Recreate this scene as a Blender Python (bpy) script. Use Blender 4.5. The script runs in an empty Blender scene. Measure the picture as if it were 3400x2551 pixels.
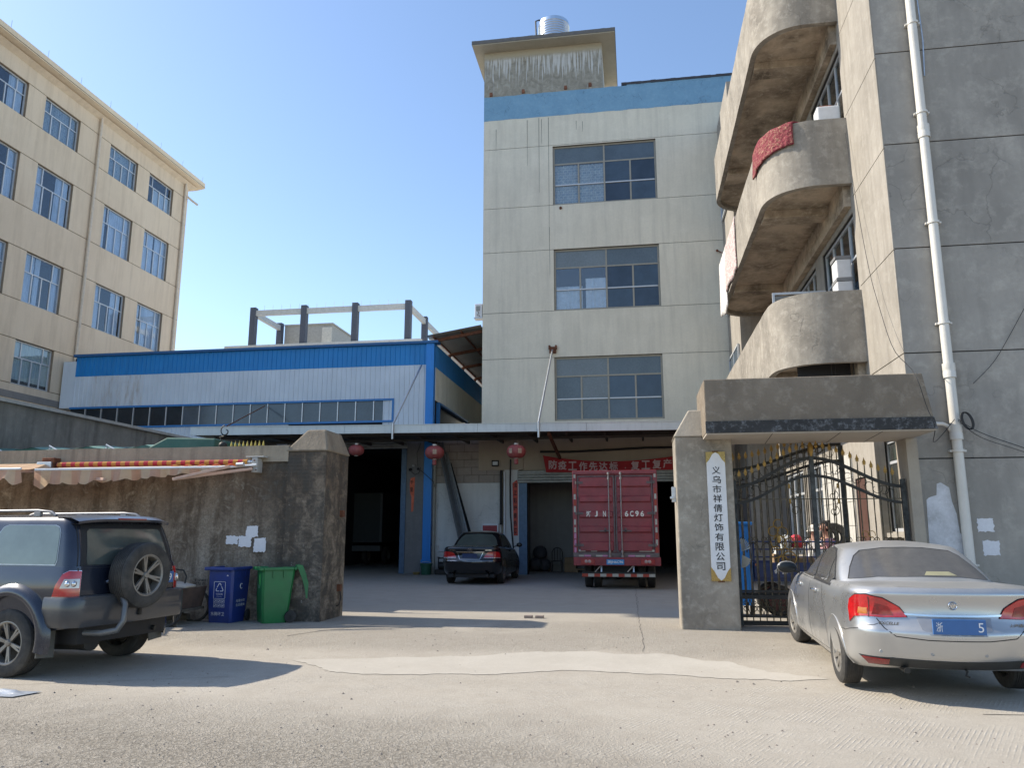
import bpy, bmesh, math, random
from mathutils import Vector, Matrix, noise
from mathutils.bvhtree import BVHTree
from mathutils.geometry import delaunay_2d_cdt
random.seed(7)
R = math.radians
scene = bpy.context.scene
COL = scene.collection

# ------------------------------------------------------------ camera, sky, sun, exposure
cam_data = bpy.data.cameras.new('camera'); cam_data.lens = 27.05; cam_data.sensor_width = 36
cam_data.clip_start = 0.05; cam_data.clip_end = 3000
cam = bpy.data.objects.new('camera', cam_data); COL.objects.link(cam)
cam.location = (0, 0, 1.6); cam.rotation_euler = (R(90 + 10.965), 0, R(9.095))
scene.camera = cam
SUN = Vector((-1.0, 0.085, 0.84)).normalized()
SUN_EL = math.asin(SUN.z)
world = bpy.data.worlds.new('World'); scene.world = world; world.use_nodes = True
wn = world.node_tree; wn.nodes.clear()
w_out = wn.nodes.new('ShaderNodeOutputWorld'); w_bg = wn.nodes.new('ShaderNodeBackground')
w_sky = wn.nodes.new('ShaderNodeTexSky'); w_sky.sky_type = 'NISHITA'; w_sky.sun_disc = False
w_sky.sun_elevation = SUN_EL; w_sky.sun_rotation = math.atan2(SUN.x, SUN.y)
w_sky.air_density = 1.0; w_sky.dust_density = 0.6; w_sky.ozone_density = 2.2; w_sky.altitude = 50
w_bg.inputs['Strength'].default_value = 0.15
wn.links.new(w_sky.outputs[0], w_bg.inputs[0]); wn.links.new(w_bg.outputs[0], w_out.inputs[0])
sun_data = bpy.data.lights.new('sun', 'SUN'); sun_data.energy = 4.0; sun_data.angle = R(0.53)
sun_data.color = (1.0, 0.91, 0.77)
sun = bpy.data.objects.new('sun', sun_data); COL.objects.link(sun)
sun.location = (-30, 5, 40); sun.rotation_euler = SUN.to_track_quat('Z', 'Y').to_euler()
scene.view_settings.view_transform = 'Standard'; scene.view_settings.look = 'None'
scene.view_settings.gamma = 1.0; scene.view_settings.use_curve_mapping = False
scene.view_settings.exposure = 0.75

# ------------------------------------------------------------ mesh builder
ORI = {}

class MB:
    def __init__(s): s.v = []; s.f = []
    def add(s, vs, fs):
        n = len(s.v); s.v += [Vector(p) for p in vs]; s.f += [tuple(i + n for i in f) for f in fs]; return s
    def box(s, x0, x1, y0, y1, z0, z1):
        if x0 > x1: x0, x1 = x1, x0
        if y0 > y1: y0, y1 = y1, y0
        if z0 > z1: z0, z1 = z1, z0
        return s.add([(x0,y0,z0),(x1,y0,z0),(x1,y1,z0),(x0,y1,z0),(x0,y0,z1),(x1,y0,z1),(x1,y1,z1),(x0,y1,z1)],
                     [(0,3,2,1),(4,5,6,7),(0,1,5,4),(1,2,6,5),(2,3,7,6),(3,0,4,7)])
    def poly(s, pts): return s.add(pts, [tuple(range(len(pts)))])
    def prism(s, pts, ext):
        n = len(pts); e = Vector(ext); a = [Vector(p) for p in pts]; b = [p + e for p in a]
        nrm = Vector((0,0,0))
        for i in range(n): nrm += a[i].cross(a[(i+1) % n])
        if nrm.dot(e) > 0: a, b = b, a
        fs = [tuple(range(n)), tuple(range(2*n-1, n-1, -1))] + [((i+1) % n, i, n+i, n+(i+1) % n) for i in range(n)]
        return s.add(a + b, fs)
    def beam(s, p, q, w, h, up=(0,0,1)):
        p = Vector(p); q = Vector(q); d = (q-p).normalized(); u = Vector(up)
        if abs(d.dot(u)) > 0.98: u = Vector((0,1,0))
        sd = d.cross(u).normalized()*w/2; u = sd.cross(d).normalized()*h/2
        vs = [p-sd-u, p+sd-u, p+sd+u, p-sd+u, q-sd-u, q+sd-u, q+sd+u, q-sd+u]
        return s.add(vs, [(0,1,2,3),(7,6,5,4),(0,4,5,1),(1,5,6,2),(2,6,7,3),(3,7,4,0)])
    def tube(s, pts, r, n=8, caps=True):
        pts = [Vector(p) for p in pts]; m = len(pts); base = len(s.v); prev = None
        rr = r if isinstance(r, (list, tuple)) else [r]*m
        for i, p in enumerate(pts):
            d = (pts[min(i+1, m-1)] - pts[max(i-1, 0)]).normalized()
            if prev is None:
                u = Vector((0,0,1)) if abs(d.z) < 0.9 else Vector((1,0,0))
            else: u = prev
            sd = d.cross(u)
            if sd.length < 1e-5: sd = d.cross(Vector((0.3,0.9,0.1)))
            sd.normalize(); u = sd.cross(d).normalized(); prev = u
            for k in range(n):
                a = 2*math.pi*k/n; s.v.append(p + (sd*math.cos(a) + u*math.sin(a))*rr[i])
        for i in range(m-1):
            for k in range(n):
                a = base+i*n+k; b = base+i*n+(k+1) % n; s.f.append((a, b, b+n, a+n))
        if caps:
            s.f.append(tuple(base+k for k in range(n-1, -1, -1))); s.f.append(tuple(base+(m-1)*n+k for k in range(n)))
        return s
    def lathe(s, prof, c, axis='Z', n=24, closed=False):
        c = Vector(c); base = len(s.v); m = len(prof)
        for (r, h) in prof:
            for k in range(n):
                a = 2*math.pi*k/n; x, y = r*math.cos(a), r*math.sin(a)
                q = {'Z': (x, y, h), 'X': (h, x, y), 'Y': (x, h, -y)}[axis]
                s.v.append(c + Vector(q))
        for i in range(m if closed else m-1):
            j = (i+1) % m
            for k in range(n):
                s.f.append((base+i*n+k, base+i*n+(k+1) % n, base+j*n+(k+1) % n, base+j*n+k))
        return s
    def sphere(s, c, rx, ry=None, rz=None, n=16, m=10):
        ry = rx if ry is None else ry; rz = rx if rz is None else rz; c = Vector(c); base = len(s.v)
        for i in range(m+1):
            t = math.pi*i/m
            for k in range(n):
                a = 2*math.pi*k/n
                s.v.append(c + Vector((rx*math.sin(t)*math.cos(a), ry*math.sin(t)*math.sin(a), -rz*math.cos(t))))
        for i in range(m):
            for k in range(n):
                a = base+i*n+k; b = base+i*n+(k+1) % n; s.f.append((a, b, b+n, a+n))
        return s
    def grid(s, fn, nu, nv):
        base = len(s.v)
        for j in range(nv+1):
            for i in range(nu+1): s.v.append(Vector(fn(i/nu, j/nv)))
        for j in range(nv):
            for i in range(nu):
                a = base+j*(nu+1)+i; s.f.append((a, a+1, a+nu+2, a+nu+1))
        return s
    def build(s, name, mat, parent=None, world=True, smooth=None, bevel=0, fix=False, merge=False):
        me = bpy.data.meshes.new(name)
        o = ORI.get(parent.name, Vector((0,0,0))) if (parent and world) else Vector((0,0,0))
        me.from_pydata([tuple(p - o) for p in s.v], [], s.f)
        if merge or fix:
            bm = bmesh.new(); bm.from_mesh(me)
            if merge: bmesh.ops.remove_doubles(bm, verts=bm.verts, dist=1e-4)
            bmesh.ops.recalc_face_normals(bm, faces=bm.faces); bm.to_mesh(me); bm.free()
        me.update(); me.materials.append(mat)
        ob = bpy.data.objects.new(name, me); COL.objects.link(ob)
        if parent: ob.parent = parent; ORI[ob.name] = o
        if smooth is not None:
            for p in me.polygons: p.use_smooth = True
            me.set_sharp_from_angle(angle=R(smooth))
        if bevel:
            md = ob.modifiers.new('bevel', 'BEVEL'); md.width = bevel; md.segments = 2; md.limit_method = 'ANGLE'; md.angle_limit = R(40)
            md.harden_normals = False
        return ob

def thing(name, label, cat, loc=(0,0,0), rz=0, group=None, rx=0):
    o = bpy.data.objects.new(name, None); o.empty_display_size = 0.2; COL.objects.link(o)
    o.location = loc; o.rotation_euler = (rx, 0, rz); o['label'] = label; o['category'] = cat
    if group: o['group'] = group
    ORI[o.name] = Vector(loc); return o
def tag(o, label, cat, group=None, kind=None):
    if label: o['label'] = label
    if cat: o['category'] = cat
    if group: o['group'] = group
    if kind: o['kind'] = kind
    return o
def lab(o, label): o['label'] = label; return o
def copy_tree(o, parent=None):
    c = o.copy(); COL.objects.link(c)
    if parent: c.parent = parent
    for ch in list(o.children): copy_tree(ch, c)
    return c

_font_cache = {}
def text(name, s, mat, parent, center, right, up, w=None, h=None, depth=0.004, bold=0.0, world=True, shear=0.0):
    cu = bpy.data.curves.new('lettering', 'FONT'); cu.body = s; cu.size = 1; cu.extrude = 0.0; cu.offset = bold; cu.resolution_u = 3; cu.shear = shear
    ob = bpy.data.objects.new('lettering', cu); COL.objects.link(ob)
    me = bpy.data.meshes.new_from_object(ob); bpy.data.objects.remove(ob); bpy.data.curves.remove(cu)
    xs = [v.co.x for v in me.vertices]; ys = [v.co.y for v in me.vertices]
    cx, cy = (min(xs)+max(xs))/2, (min(ys)+max(ys))/2; bw, bh = max(xs)-min(xs), max(ys)-min(ys)
    sx = w/bw if w else h/bh; sy = h/bh if h else sx
    right = Vector(right).normalized(); up = Vector(up).normalized(); nrm = right.cross(up); c = Vector(center)
    b = MB(); b.v = [c + right*(v.co.x-cx)*sx + up*(v.co.y-cy)*sy + nrm*depth for v in me.vertices]
    b.f = [tuple(p.vertices) for p in me.polygons]
    bpy.data.meshes.remove(me)
    return b.build(name, mat, parent, world=world)

# ------------------------------------------------------------ materials
MC = {}
def nt(name):
    m = bpy.data.materials.new(name); m.use_nodes = True; t = m.node_tree; t.nodes.clear()
    out = t.nodes.new('ShaderNodeOutputMaterial'); p = t.nodes.new('ShaderNodeBsdfPrincipled')
    t.links.new(p.outputs[0], out.inputs[0]); return m, t, p, out
def N(t, k, **kw):
    n = t.nodes.new(k)
    for a, b in kw.items():
        if a in n.inputs.keys(): n.inputs[a].default_value = b
        else: setattr(n, a, b)
    return n
def coords(t, scale=(1,1,1)):
    tc = t.nodes.new('ShaderNodeNewGeometry'); mp = t.nodes.new('ShaderNodeMapping'); mp.inputs['Scale'].default_value = scale
    t.links.new(tc.outputs['Position'], mp.inputs['Vector']); return mp.outputs[0]
def ocoords(t, scale=(1,1,1)):
    tc = t.nodes.new('ShaderNodeTexCoord'); mp = t.nodes.new('ShaderNodeMapping'); mp.inputs['Scale'].default_value = scale
    t.links.new(tc.outputs['Object'], mp.inputs['Vector']); return mp.outputs[0]
def noise_(t, vec, scale, detail=4, rough=0.6, dist=0.0):
    n = t.nodes.new('ShaderNodeTexNoise'); n.inputs['Scale'].default_value = scale; n.inputs['Detail'].default_value = detail
    n.inputs['Roughness'].default_value = rough; n.inputs['Distortion'].default_value = dist
    t.links.new(vec, n.inputs['Vector']); return n.outputs['Fac']
def ramp(t, fac, a, b, ca=(0,0,0,1), cb=(1,1,1,1)):
    r = t.nodes.new('ShaderNodeValToRGB'); r.color_ramp.elements[0].position = a; r.color_ramp.elements[1].position = b
    r.color_ramp.elements[0].color = ca; r.color_ramp.elements[1].color = cb
    t.links.new(fac, r.inputs[0]); return r.outputs[0]
def mixc(t, fac, a, b, mode='MIX'):
    n = t.nodes.new('ShaderNodeMix'); n.data_type = 'RGBA'; n.blend_type = mode
    for k, v in ((0, fac), (6, a), (7, b)):
        if hasattr(v, 'is_linked') or isinstance(v, bpy.types.NodeSocket): t.links.new(v, n.inputs[k])
        else: n.inputs[k].default_value = v if k == 0 else (tuple(v)+(1,))[:4]
    return n.outputs[2]
def bump(t, p, h, strength=0.3, dist=0.01):
    b = t.nodes.new('ShaderNodeBump'); b.inputs['Strength'].default_value = strength; b.inputs['Distance'].default_value = dist
    t.links.new(h, b.inputs['Height']); t.links.new(b.outputs[0], p.inputs['Normal'])
def mth(t, op, a, b=0.0):
    n = t.nodes.new('ShaderNodeMath'); n.operation = op
    for i, v in enumerate((a, b)):
        if isinstance(v, bpy.types.NodeSocket): t.links.new(v, n.inputs[i])
        else: n.inputs[i].default_value = v
    return n.outputs[0]
def c3(c): return tuple(c) + (1,) if len(c) == 3 else tuple(c)

def plain(name, col, rough=0.6, metal=0.0, var=0.12, scale=8.0, bmp=0.0, spec=0.5, dirt=None, dirt_amt=0.35, coat=0.0):
    if name in MC: return MC[name]
    m, t, p, o = nt(name); v = ocoords(t)
    n1 = noise_(t, v, scale, 5, 0.6)
    dark = tuple(c*(1-var) for c in col); lite = tuple(min(1, c*(1+var)) for c in col)
    c = mixc(t, ramp(t, n1, 0.3, 0.7), dark, lite)
    if dirt:
        n2 = noise_(t, v, scale*0.35, 6, 0.7, 0.4)
        c = mixc(t, mth(t, 'MULTIPLY', ramp(t, n2, 0.42, 0.72), dirt_amt), c, dirt)
    t.links.new(c, p.inputs['Base Color'])
    p.inputs['Roughness'].default_value = rough; p.inputs['Metallic'].default_value = metal
    p.inputs['Specular IOR Level'].default_value = spec; p.inputs['Coat Weight'].default_value = coat
    if bmp: bump(t, p, noise_(t, v, scale*6, 4, 0.6), bmp, 0.01)
    MC[name] = m; return m

def plaster(name, base, dark, lite, big=0.5, streak=0.35, blotch=0.4, rough=0.9, bmp=0.4, fine=30.0, cracks=0.0, ax='X', s_scale=3.0, spots=0.0, low=None):
    """weathered render: broad patches, vertical run marks, grain, hairline cracks"""
    if name in MC: return MC[name]
    m, t, p, o = nt(name); v = coords(t)
    vs = coords(t, (s_scale, s_scale, 0.22))
    nb = noise_(t, v, big, 6, 0.62, 0.3); ns = noise_(t, vs, 1.6, 5, 0.6); nm = noise_(t, v, big*6, 8, 0.7, 0.2); nf = noise_(t, v, fine, 5, 0.7)
    c = mixc(t, mth(t, 'MULTIPLY', ramp(t, nb, 0.35, 0.7), blotch), base, dark)
    c = mixc(t, mth(t, 'MULTIPLY', ramp(t, ns, 0.45, 0.75), streak), c, dark)
    c = mixc(t, mth(t, 'MULTIPLY', ramp(t, nm, 0.5, 0.8), blotch), c, lite)
    c = mixc(t, mth(t, 'MULTIPLY', ramp(t, nf, 0.3, 0.75), 0.28), c, tuple(x*0.6 for x in base))
    if low:   # damp / splash dirt near the ground: (z0, z1, colour)
        sx = t.nodes.new('ShaderNodeSeparateXYZ'); t.links.new(v, sx.inputs[0])
        mr = t.nodes.new('ShaderNodeMapRange'); mr.inputs['From Min'].default_value = low[0]; mr.inputs['From Max'].default_value = low[1]
        mr.inputs['To Min'].default_value = 1; mr.inputs['To Max'].default_value = 0
        t.links.new(mth(t, 'ADD', sx.outputs[2], mth(t, 'MULTIPLY', nm, 0.8)), mr.inputs[0])
        c = mixc(t, mth(t, 'MULTIPLY', mr.outputs[0], 0.8), c, low[2])
    h = mth(t, 'ADD', mth(t, 'MULTIPLY', nm, 0.7), mth(t, 'MULTIPLY', nf, 0.35))
    if cracks:
        vo = t.nodes.new('ShaderNodeTexVoronoi'); vo.feature = 'DISTANCE_TO_EDGE'; vo.inputs['Scale'].default_value = 0.8
        vd = t.nodes.new('ShaderNodeVectorMath'); vd.operation = 'ADD'; nn = t.nodes.new('ShaderNodeTexNoise'); nn.inputs['Scale'].default_value = 2.0; nn.inputs['Detail'].default_value = 5
        t.links.new(v, nn.inputs['Vector']); t.links.new(v, vd.inputs[0]); t.links.new(nn.outputs['Color'], vd.inputs[1]); t.links.new(vd.outputs[0], vo.inputs['Vector'])
        cr = ramp(t, vo.outputs['Distance'], 0.0, 0.012, (1,1,1,1), (0,0,0,1))
        cr = mth(t, 'MULTIPLY', cr, mth(t, 'MULTIPLY', ramp(t, nb, 0.45, 0.6), cracks))
        c = mixc(t, cr, c, tuple(x*0.35 for x in base)); h = mth(t, 'SUBTRACT', h, mth(t, 'MULTIPLY', cr, 0.6))
    if spots:
        nsn = noise_(t, v, 5.0, 8, 0.75)
        c = mixc(t, mth(t, 'MULTIPLY', ramp(t, nsn, 0.62, 0.68), spots), c, lite)
    t.links.new(c, p.inputs['Base Color']); p.inputs['Roughness'].default_value = rough
    p.inputs['Specular IOR Level'].default_value = 0.25
    bump(t, p, h, bmp, 0.02)
    MC[name] = m; return m

def glassy(name, col, rough=0.05, spec=0.6, dust=0.0, dustc=(0.3,0.29,0.26)):
    if name in MC: return MC[name]
    m, t, p, o = nt(name); v = coords(t)
    n = noise_(t, v, 1.3, 4, 0.6); nd = noise_(t, v, 14, 6, 0.7)
    c = mixc(t, ramp(t, n, 0.35, 0.65), col, tuple(x*1.5+0.004 for x in col))
    if dust: c = mixc(t, mth(t, 'ADD', dust*0.6, mth(t, 'MULTIPLY', ramp(t, nd, 0.35, 0.75), dust*0.7)), c, dustc)
    t.links.new(c, p.inputs['Base Color']); p.inputs['Roughness'].default_value = rough + dust*0.3
    p.inputs['Specular IOR Level'].default_value = spec
    bump(t, p, noise_(t, v, 2.2, 2, 0.5), 0.05, 0.02)
    MC[name] = m; return m
def see_through(name, tint=(0.6,0.7,0.78), rough=0.03, refl=0.12, dust=0.0, dustc=(0.3,0.3,0.3)):
    if name in MC: return MC[name]
    m, t, p, o = nt(name); t.nodes.remove(p); v = coords(t)
    tr = t.nodes.new('ShaderNodeBsdfTransparent'); tr.inputs[0].default_value = c3(tint)
    gl = t.nodes.new('ShaderNodeBsdfGlossy'); gl.inputs['Roughness'].default_value = rough; gl.inputs[0].default_value = (1,1,1,1)
    fr = t.nodes.new('ShaderNodeFresnel'); gb = t.nodes.new('ShaderNodeNewGeometry')
    t.links.new(mth(t, 'SUBTRACT', 1.5, mth(t, 'MULTIPLY', gb.outputs['Backfacing'], 1.5-1/1.5)), fr.inputs[0])
    mx = t.nodes.new('ShaderNodeMixShader'); f = mth(t, 'ADD', mth(t, 'MULTIPLY', fr.outputs[0], 1.0), refl); 
    b = t.nodes.new('ShaderNodeBump'); b.inputs['Strength'].default_value = 0.06; b.inputs['Distance'].default_value = 0.02
    t.links.new(noise_(t, v, 2.0, 2, 0.5), b.inputs['Height']); t.links.new(b.outputs[0], gl.inputs['Normal'])
    t.links.new(f, mx.inputs[0]); t.links.new(tr.outputs[0], mx.inputs[1]); t.links.new(gl.outputs[0], mx.inputs[2])
    last = mx.outputs[0]
    if dust:
        df = t.nodes.new('ShaderNodeBsdfDiffuse'); df.inputs[0].default_value = c3(dustc)
        m2 = t.nodes.new('ShaderNodeMixShader'); t.links.new(mth(t, 'MULTIPLY', ramp(t, noise_(t, v, 3, 6, 0.7), 0.2, 0.8), dust), m2.inputs[0])
        t.links.new(last, m2.inputs[1]); t.links.new(df.outputs[0], m2.inputs[2]); last = m2.outputs[0]
    t.links.new(last, o.inputs[0]); MC[name] = m; return m
def sheet_metal(name, col, rough=0.45, metal=0.0, stain=(0.2,0.1,0.04), st=0.15, ax=(2.0,2.0,0.25)):
    if name in MC: return MC[name]
    m, t, p, o = nt(name); v = coords(t, ax); v2 = coords(t)
    c = mixc(t, ramp(t, noise_(t, v2, 0.8, 5, 0.6), 0.3, 0.7), tuple(x*0.86 for x in col), col)
    c = mixc(t, mth(t, 'MULTIPLY', ramp(t, noise_(t, v, 2.0, 6, 0.7), 0.5, 0.8), st), c, stain)
    t.links.new(c, p.inputs['Base Color']); p.inputs['Roughness'].default_value = rough; p.inputs['Metallic'].default_value = metal
    bump(t, p, noise_(t, v2, 3, 3, 0.5), 0.12, 0.02)
    MC[name] = m; return m

def MAT(k):
    if k in MC: return MC[k]
    D = {
     'black': lambda: plain('black', (0.012,0.012,0.013), 0.6), 'rubber': lambda: plain('rubber', (0.028,0.027,0.026), 0.82, dirt=(0.11,0.10,0.085), dirt_amt=0.7, bmp=0.3),
     'dark_iron': lambda: plain('dark_iron', (0.02,0.02,0.019), 0.55, 0.3, dirt=(0.10,0.085,0.06), bmp=0.3),
     'iron_bar': lambda: plain('iron_bar', (0.05,0.042,0.03), 0.5, 0.4, var=0.5, scale=25, dirt=(0.28,0.21,0.10), dirt_amt=0.5, bmp=0.4),
     'gold_paint': lambda: plain('gold_paint', (0.34,0.20,0.045), 0.45, 0.45, var=0.4, scale=14, dirt=(0.09,0.06,0.03), dirt_amt=0.6),
     'rust': lambda: plain('rust', (0.16,0.06,0.03), 0.9, 0.1, var=0.5, dirt=(0.05,0.03,0.02), bmp=0.5),
     'white_paint': lambda: plain('white_paint', (0.72,0.73,0.74), 0.5, var=0.06, dirt=(0.5,0.48,0.44), dirt_amt=0.3),
     'chrome': lambda: plain('chrome', (0.7,0.7,0.7), 0.15, 1.0, var=0.05),
     'galv': lambda: plain('galv', (0.5,0.52,0.55), 0.38, 0.85, var=0.15, dirt=(0.3,0.29,0.27)),
     'alu': lambda: plain('alu', (0.55,0.56,0.57), 0.4, 0.6, var=0.08),
     'pvc': lambda: plain('pvc', (0.62,0.60,0.55), 0.42, var=0.05, scale=3, dirt=(0.5,0.46,0.4), dirt_amt=0.4),
     'lamp_red': lambda: plain('lamp_red', (0.42,0.01,0.012), 0.12, var=0.25, scale=12, spec=0.8, coat=0.6),
     'lamp_dark_red': lambda: plain('lamp_dark_red', (0.2,0.006,0.008), 0.15, var=0.3, scale=30, coat=0.6),
     'lamp_clear': lambda: plain('lamp_clear', (0.5,0.45,0.42), 0.12, 0.3, var=0.2, scale=25, coat=0.6),
     'lamp_amber': lambda: plain('lamp_amber', (0.42,0.13,0.02), 0.15, var=0.2, scale=25, coat=0.5),
     'plate_blue': lambda: plain('plate_blue', (0.035,0.12,0.31), 0.4, var=0.06),
     'white_ink': lambda: plain('white_ink', (0.7,0.7,0.7), 0.6, var=0.05),
     'black_ink': lambda: plain('black_ink', (0.015,0.015,0.017), 0.7, var=0.1),
     'alu_rim': lambda: plain('alu_rim', (0.27,0.255,0.23), 0.45, 0.5, var=0.1, dirt=(0.16,0.135,0.10), dirt_amt=0.7),
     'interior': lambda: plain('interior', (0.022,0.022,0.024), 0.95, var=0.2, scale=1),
     'paper': lambda: plain('paper', (0.70,0.72,0.70), 0.85, var=0.08),
     'card': lambda: plain('card', (0.30,0.2,0.11), 0.9, var=0.12),
     'steel_blue': lambda: plain('steel_blue', (0.09,0.15,0.23), 0.5, 0.2, var=0.15),
     'win_frame': lambda: plain('win_frame', (0.56,0.58,0.60), 0.4, 0.25, var=0.06),
     'win_frame_tan': lambda: plain('win_frame_tan', (0.33,0.30,0.24), 0.5, 0.2, var=0.1),
     'curtain': lambda: plain('curtain', (0.74,0.77,0.80), 0.95, var=0.12, scale=2),
     'cream_blind': lambda: plain('cream_blind', (0.80,0.78,0.62), 0.9, var=0.08, scale=2),
     'skin': lambda: plain('skin', (0.5,0.28,0.2), 0.6, var=0.08), 'hair': lambda: plain('hair', (0.015,0.012,0.011), 0.5),
     'rope_black': lambda: plain('rope_black', (0.015,0.015,0.016), 0.6),
    }
    return D[k]()
# ------------------------------------------------------------ ground
GZ0, GZ1 = 9.6, 11.8            # the pavement climbs 10 cm between the road and the yard
def gz(y):
    k = min(1, max(0, (y-GZ0)/(GZ1-GZ0))); return 0.1*k*k*(3-2*k)

def ground_mat():
    m, t, p, o = nt('road_concrete'); v = coords(t); sx = t.nodes.new('ShaderNodeSeparateXYZ'); t.links.new(v, sx.inputs[0])
    nb = noise_(t, v, 0.4, 6, 0.6, 0.4); nm = noise_(t, v, 2.6, 9, 0.72, 0.3); nf = noise_(t, v, 60, 6, 0.75); ng = noise_(t, v, 14, 8, 0.75)
    nn = t.nodes.new('ShaderNodeTexNoise'); nn.inputs['Scale'].default_value = 30; nn.inputs['Detail'].default_value = 3
    sc = t.nodes.new('ShaderNodeVectorMath'); sc.operation = 'SCALE'; sc.inputs['Scale'].default_value = 0.035
    vd = t.nodes.new('ShaderNodeVectorMath'); vd.operation = 'ADD'
    t.links.new(v, nn.inputs['Vector']); t.links.new(nn.outputs['Color'], sc.inputs[0]); t.links.new(v, vd.inputs[0]); t.links.new(sc.outputs[0], vd.inputs[1])
    def vor(scale):
        q = t.nodes.new('ShaderNodeTexVoronoi'); q.inputs['Scale'].default_value = scale; t.links.new(vd.outputs[0], q.inputs['Vector']); return q
    vo, vs_ = vor(24), vor(55)
    # aggregate shows where the skin has worn away: left foreground and a belt before the gate
    nw = noise_(t, v, 0.55, 7, 0.65, 0.6)
    mr = t.nodes.new('ShaderNodeMapRange'); mr.inputs['From Min'].default_value = 2.2; mr.inputs['From Max'].default_value = -1.0; t.links.new(mth(t, 'ADD', sx.outputs[0], mth(t, 'MULTIPLY', nb, 2.0)), mr.inputs[0])
    y7 = t.nodes.new('ShaderNodeMapRange'); y7.inputs['From Min'].default_value = 8.6; y7.inputs['From Max'].default_value = 6.6; t.links.new(mth(t, 'ADD', sx.outputs[1], mth(t, 'MULTIPLY', nb, 1.5)), y7.inputs[0])
    ya = t.nodes.new('ShaderNodeMapRange'); ya.inputs['From Min'].default_value = 10.2; ya.inputs['From Max'].default_value = 10.8; t.links.new(sx.outputs[1], ya.inputs[0])
    yb = t.nodes.new('ShaderNodeMapRange'); yb.inputs['From Min'].default_value = 15.5; yb.inputs['From Max'].default_value = 13.0; t.links.new(sx.outputs[1], yb.inputs[0])
    belt = mth(t, 'MULTIPLY', mth(t, 'MULTIPLY', ya.outputs[0], yb.outputs[0]), 0.45)
    zone = mth(t, 'MAXIMUM', mth(t, 'MULTIPLY', mr.outputs[0], y7.outputs[0]), belt)
    worn = mth(t, 'MULTIPLY', zone, ramp(t, nw, 0.28, 0.46))
    holes_ = ramp(t, vo.outputs['Distance'], 0.42, 0.60); small = ramp(t, vs_.outputs['Distance'], 0.40, 0.62)
    pits = mth(t, 'MULTIPLY', worn, mth(t, 'MAXIMUM', mth(t, 'MULTIPLY', holes_, ramp(t, ng, 0.42, 0.55)), mth(t, 'MULTIPLY', small, 0.75)))
    # broom marks, fine and broken, right of centre
    wv = t.nodes.new('ShaderNodeTexWave'); wv.wave_type = 'BANDS'; wv.bands_direction = 'X'; wv.inputs['Scale'].default_value = 8.2
    wv.inputs['Distortion'].default_value = 1.1; wv.inputs['Detail'].default_value = 3; wv.inputs['Detail Scale'].default_value = 1.6; wv.inputs['Detail Roughness'].default_value = 0.7
    rt = t.nodes.new('ShaderNodeMapping'); rt.inputs['Rotation'].default_value = (0, 0, R(27)); t.links.new(v, rt.inputs['Vector']); t.links.new(rt.outputs[0], wv.inputs['Vector'])
    y9 = t.nodes.new('ShaderNodeMapRange'); y9.inputs['From Min'].default_value = 9.3; y9.inputs['From Max'].default_value = 8.8; t.links.new(sx.outputs[1], y9.inputs[0])
    brk = mth(t, 'MULTIPLY', ramp(t, noise_(t, v, 1.5, 8, 0.75), 0.46, 0.60), ramp(t, ng, 0.38, 0.58))
    rid = mth(t, 'MULTIPLY', mth(t, 'MULTIPLY', ramp(t, wv.outputs['Fac'], 0.55, 0.95), y9.outputs[0]), mth(t, 'MULTIPLY', mth(t, 'SUBTRACT', 1.0, worn), brk))
    c = mixc(t, ramp(t, nb, 0.3, 0.7), (0.385,0.35,0.295), (0.44,0.405,0.345))
    c = mixc(t, mth(t, 'MULTIPLY', ramp(t, nm, 0.42, 0.72), 0.5), c, (0.31,0.275,0.225))
    c = mixc(t, mth(t, 'MULTIPLY', ramp(t, ng, 0.48, 0.7), 0.3), c, (0.52,0.47,0.40))
    c = mixc(t, mth(t, 'MULTIPLY', ramp(t, nf, 0.42, 0.66), 0.42), c, (0.25,0.21,0.165))
    c = mixc(t, mth(t, 'MULTIPLY', pits, 0.62), c, (0.16,0.14,0.11))
    c = mixc(t, mth(t, 'MULTIPLY', rid, 0.5), c, (0.60,0.57,0.51))
    yy = t.nodes.new('ShaderNodeMapRange'); yy.inputs['From Min'].default_value = 13.8; yy.inputs['From Max'].default_value = 17.5; t.links.new(mth(t, 'ADD', sx.outputs[1], mth(t, 'MULTIPLY', nm, 1.5)), yy.inputs[0])
    yc = mixc(t, ramp(t, nm, 0.35, 0.7), (0.29,0.27,0.235), (0.37,0.345,0.305))
    c = mixc(t, mth(t, 'MULTIPLY', yy.outputs[0], 0.75), c, yc)
    t.links.new(c, p.inputs['Base Color']); p.inputs['Roughness'].default_value = 0.92; p.inputs['Specular IOR Level'].default_value = 0.2
    h = mth(t, 'SUBTRACT', mth(t, 'ADD', mth(t, 'MULTIPLY', rid, 0.45), mth(t, 'MULTIPLY', nf, 0.4)), mth(t, 'MULTIPLY', pits, 1.3))
    h = mth(t, 'ADD', h, mth(t, 'ADD', mth(t, 'MULTIPLY', nm, 0.5), mth(t, 'MULTIPLY', ng, 0.5)))
    bump(t, p, h, 0.85, 0.015); return m
G = MB(); xs = [-400, -60, -30, -14, -8, -4, 0, 4, 8, 14, 30, 60, 400]
ys = [-300, -40, 0, 4, 8, 9.6, 9.9, 10.3, 10.7, 11.1, 11.5, 11.8, 14, 20, 30, 60, 120, 700]
for y in ys:
    for x in xs: G.v.append(Vector((x, y, gz(y))))
for j in range(len(ys)-1):
    for i in range(len(xs)-1):
        a = j*len(xs)+i; G.f.append((a, a+1, a+len(xs)+1, a+len(xs)))
tag(G.build('ground', ground_mat()), None, None, kind='structure')

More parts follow.
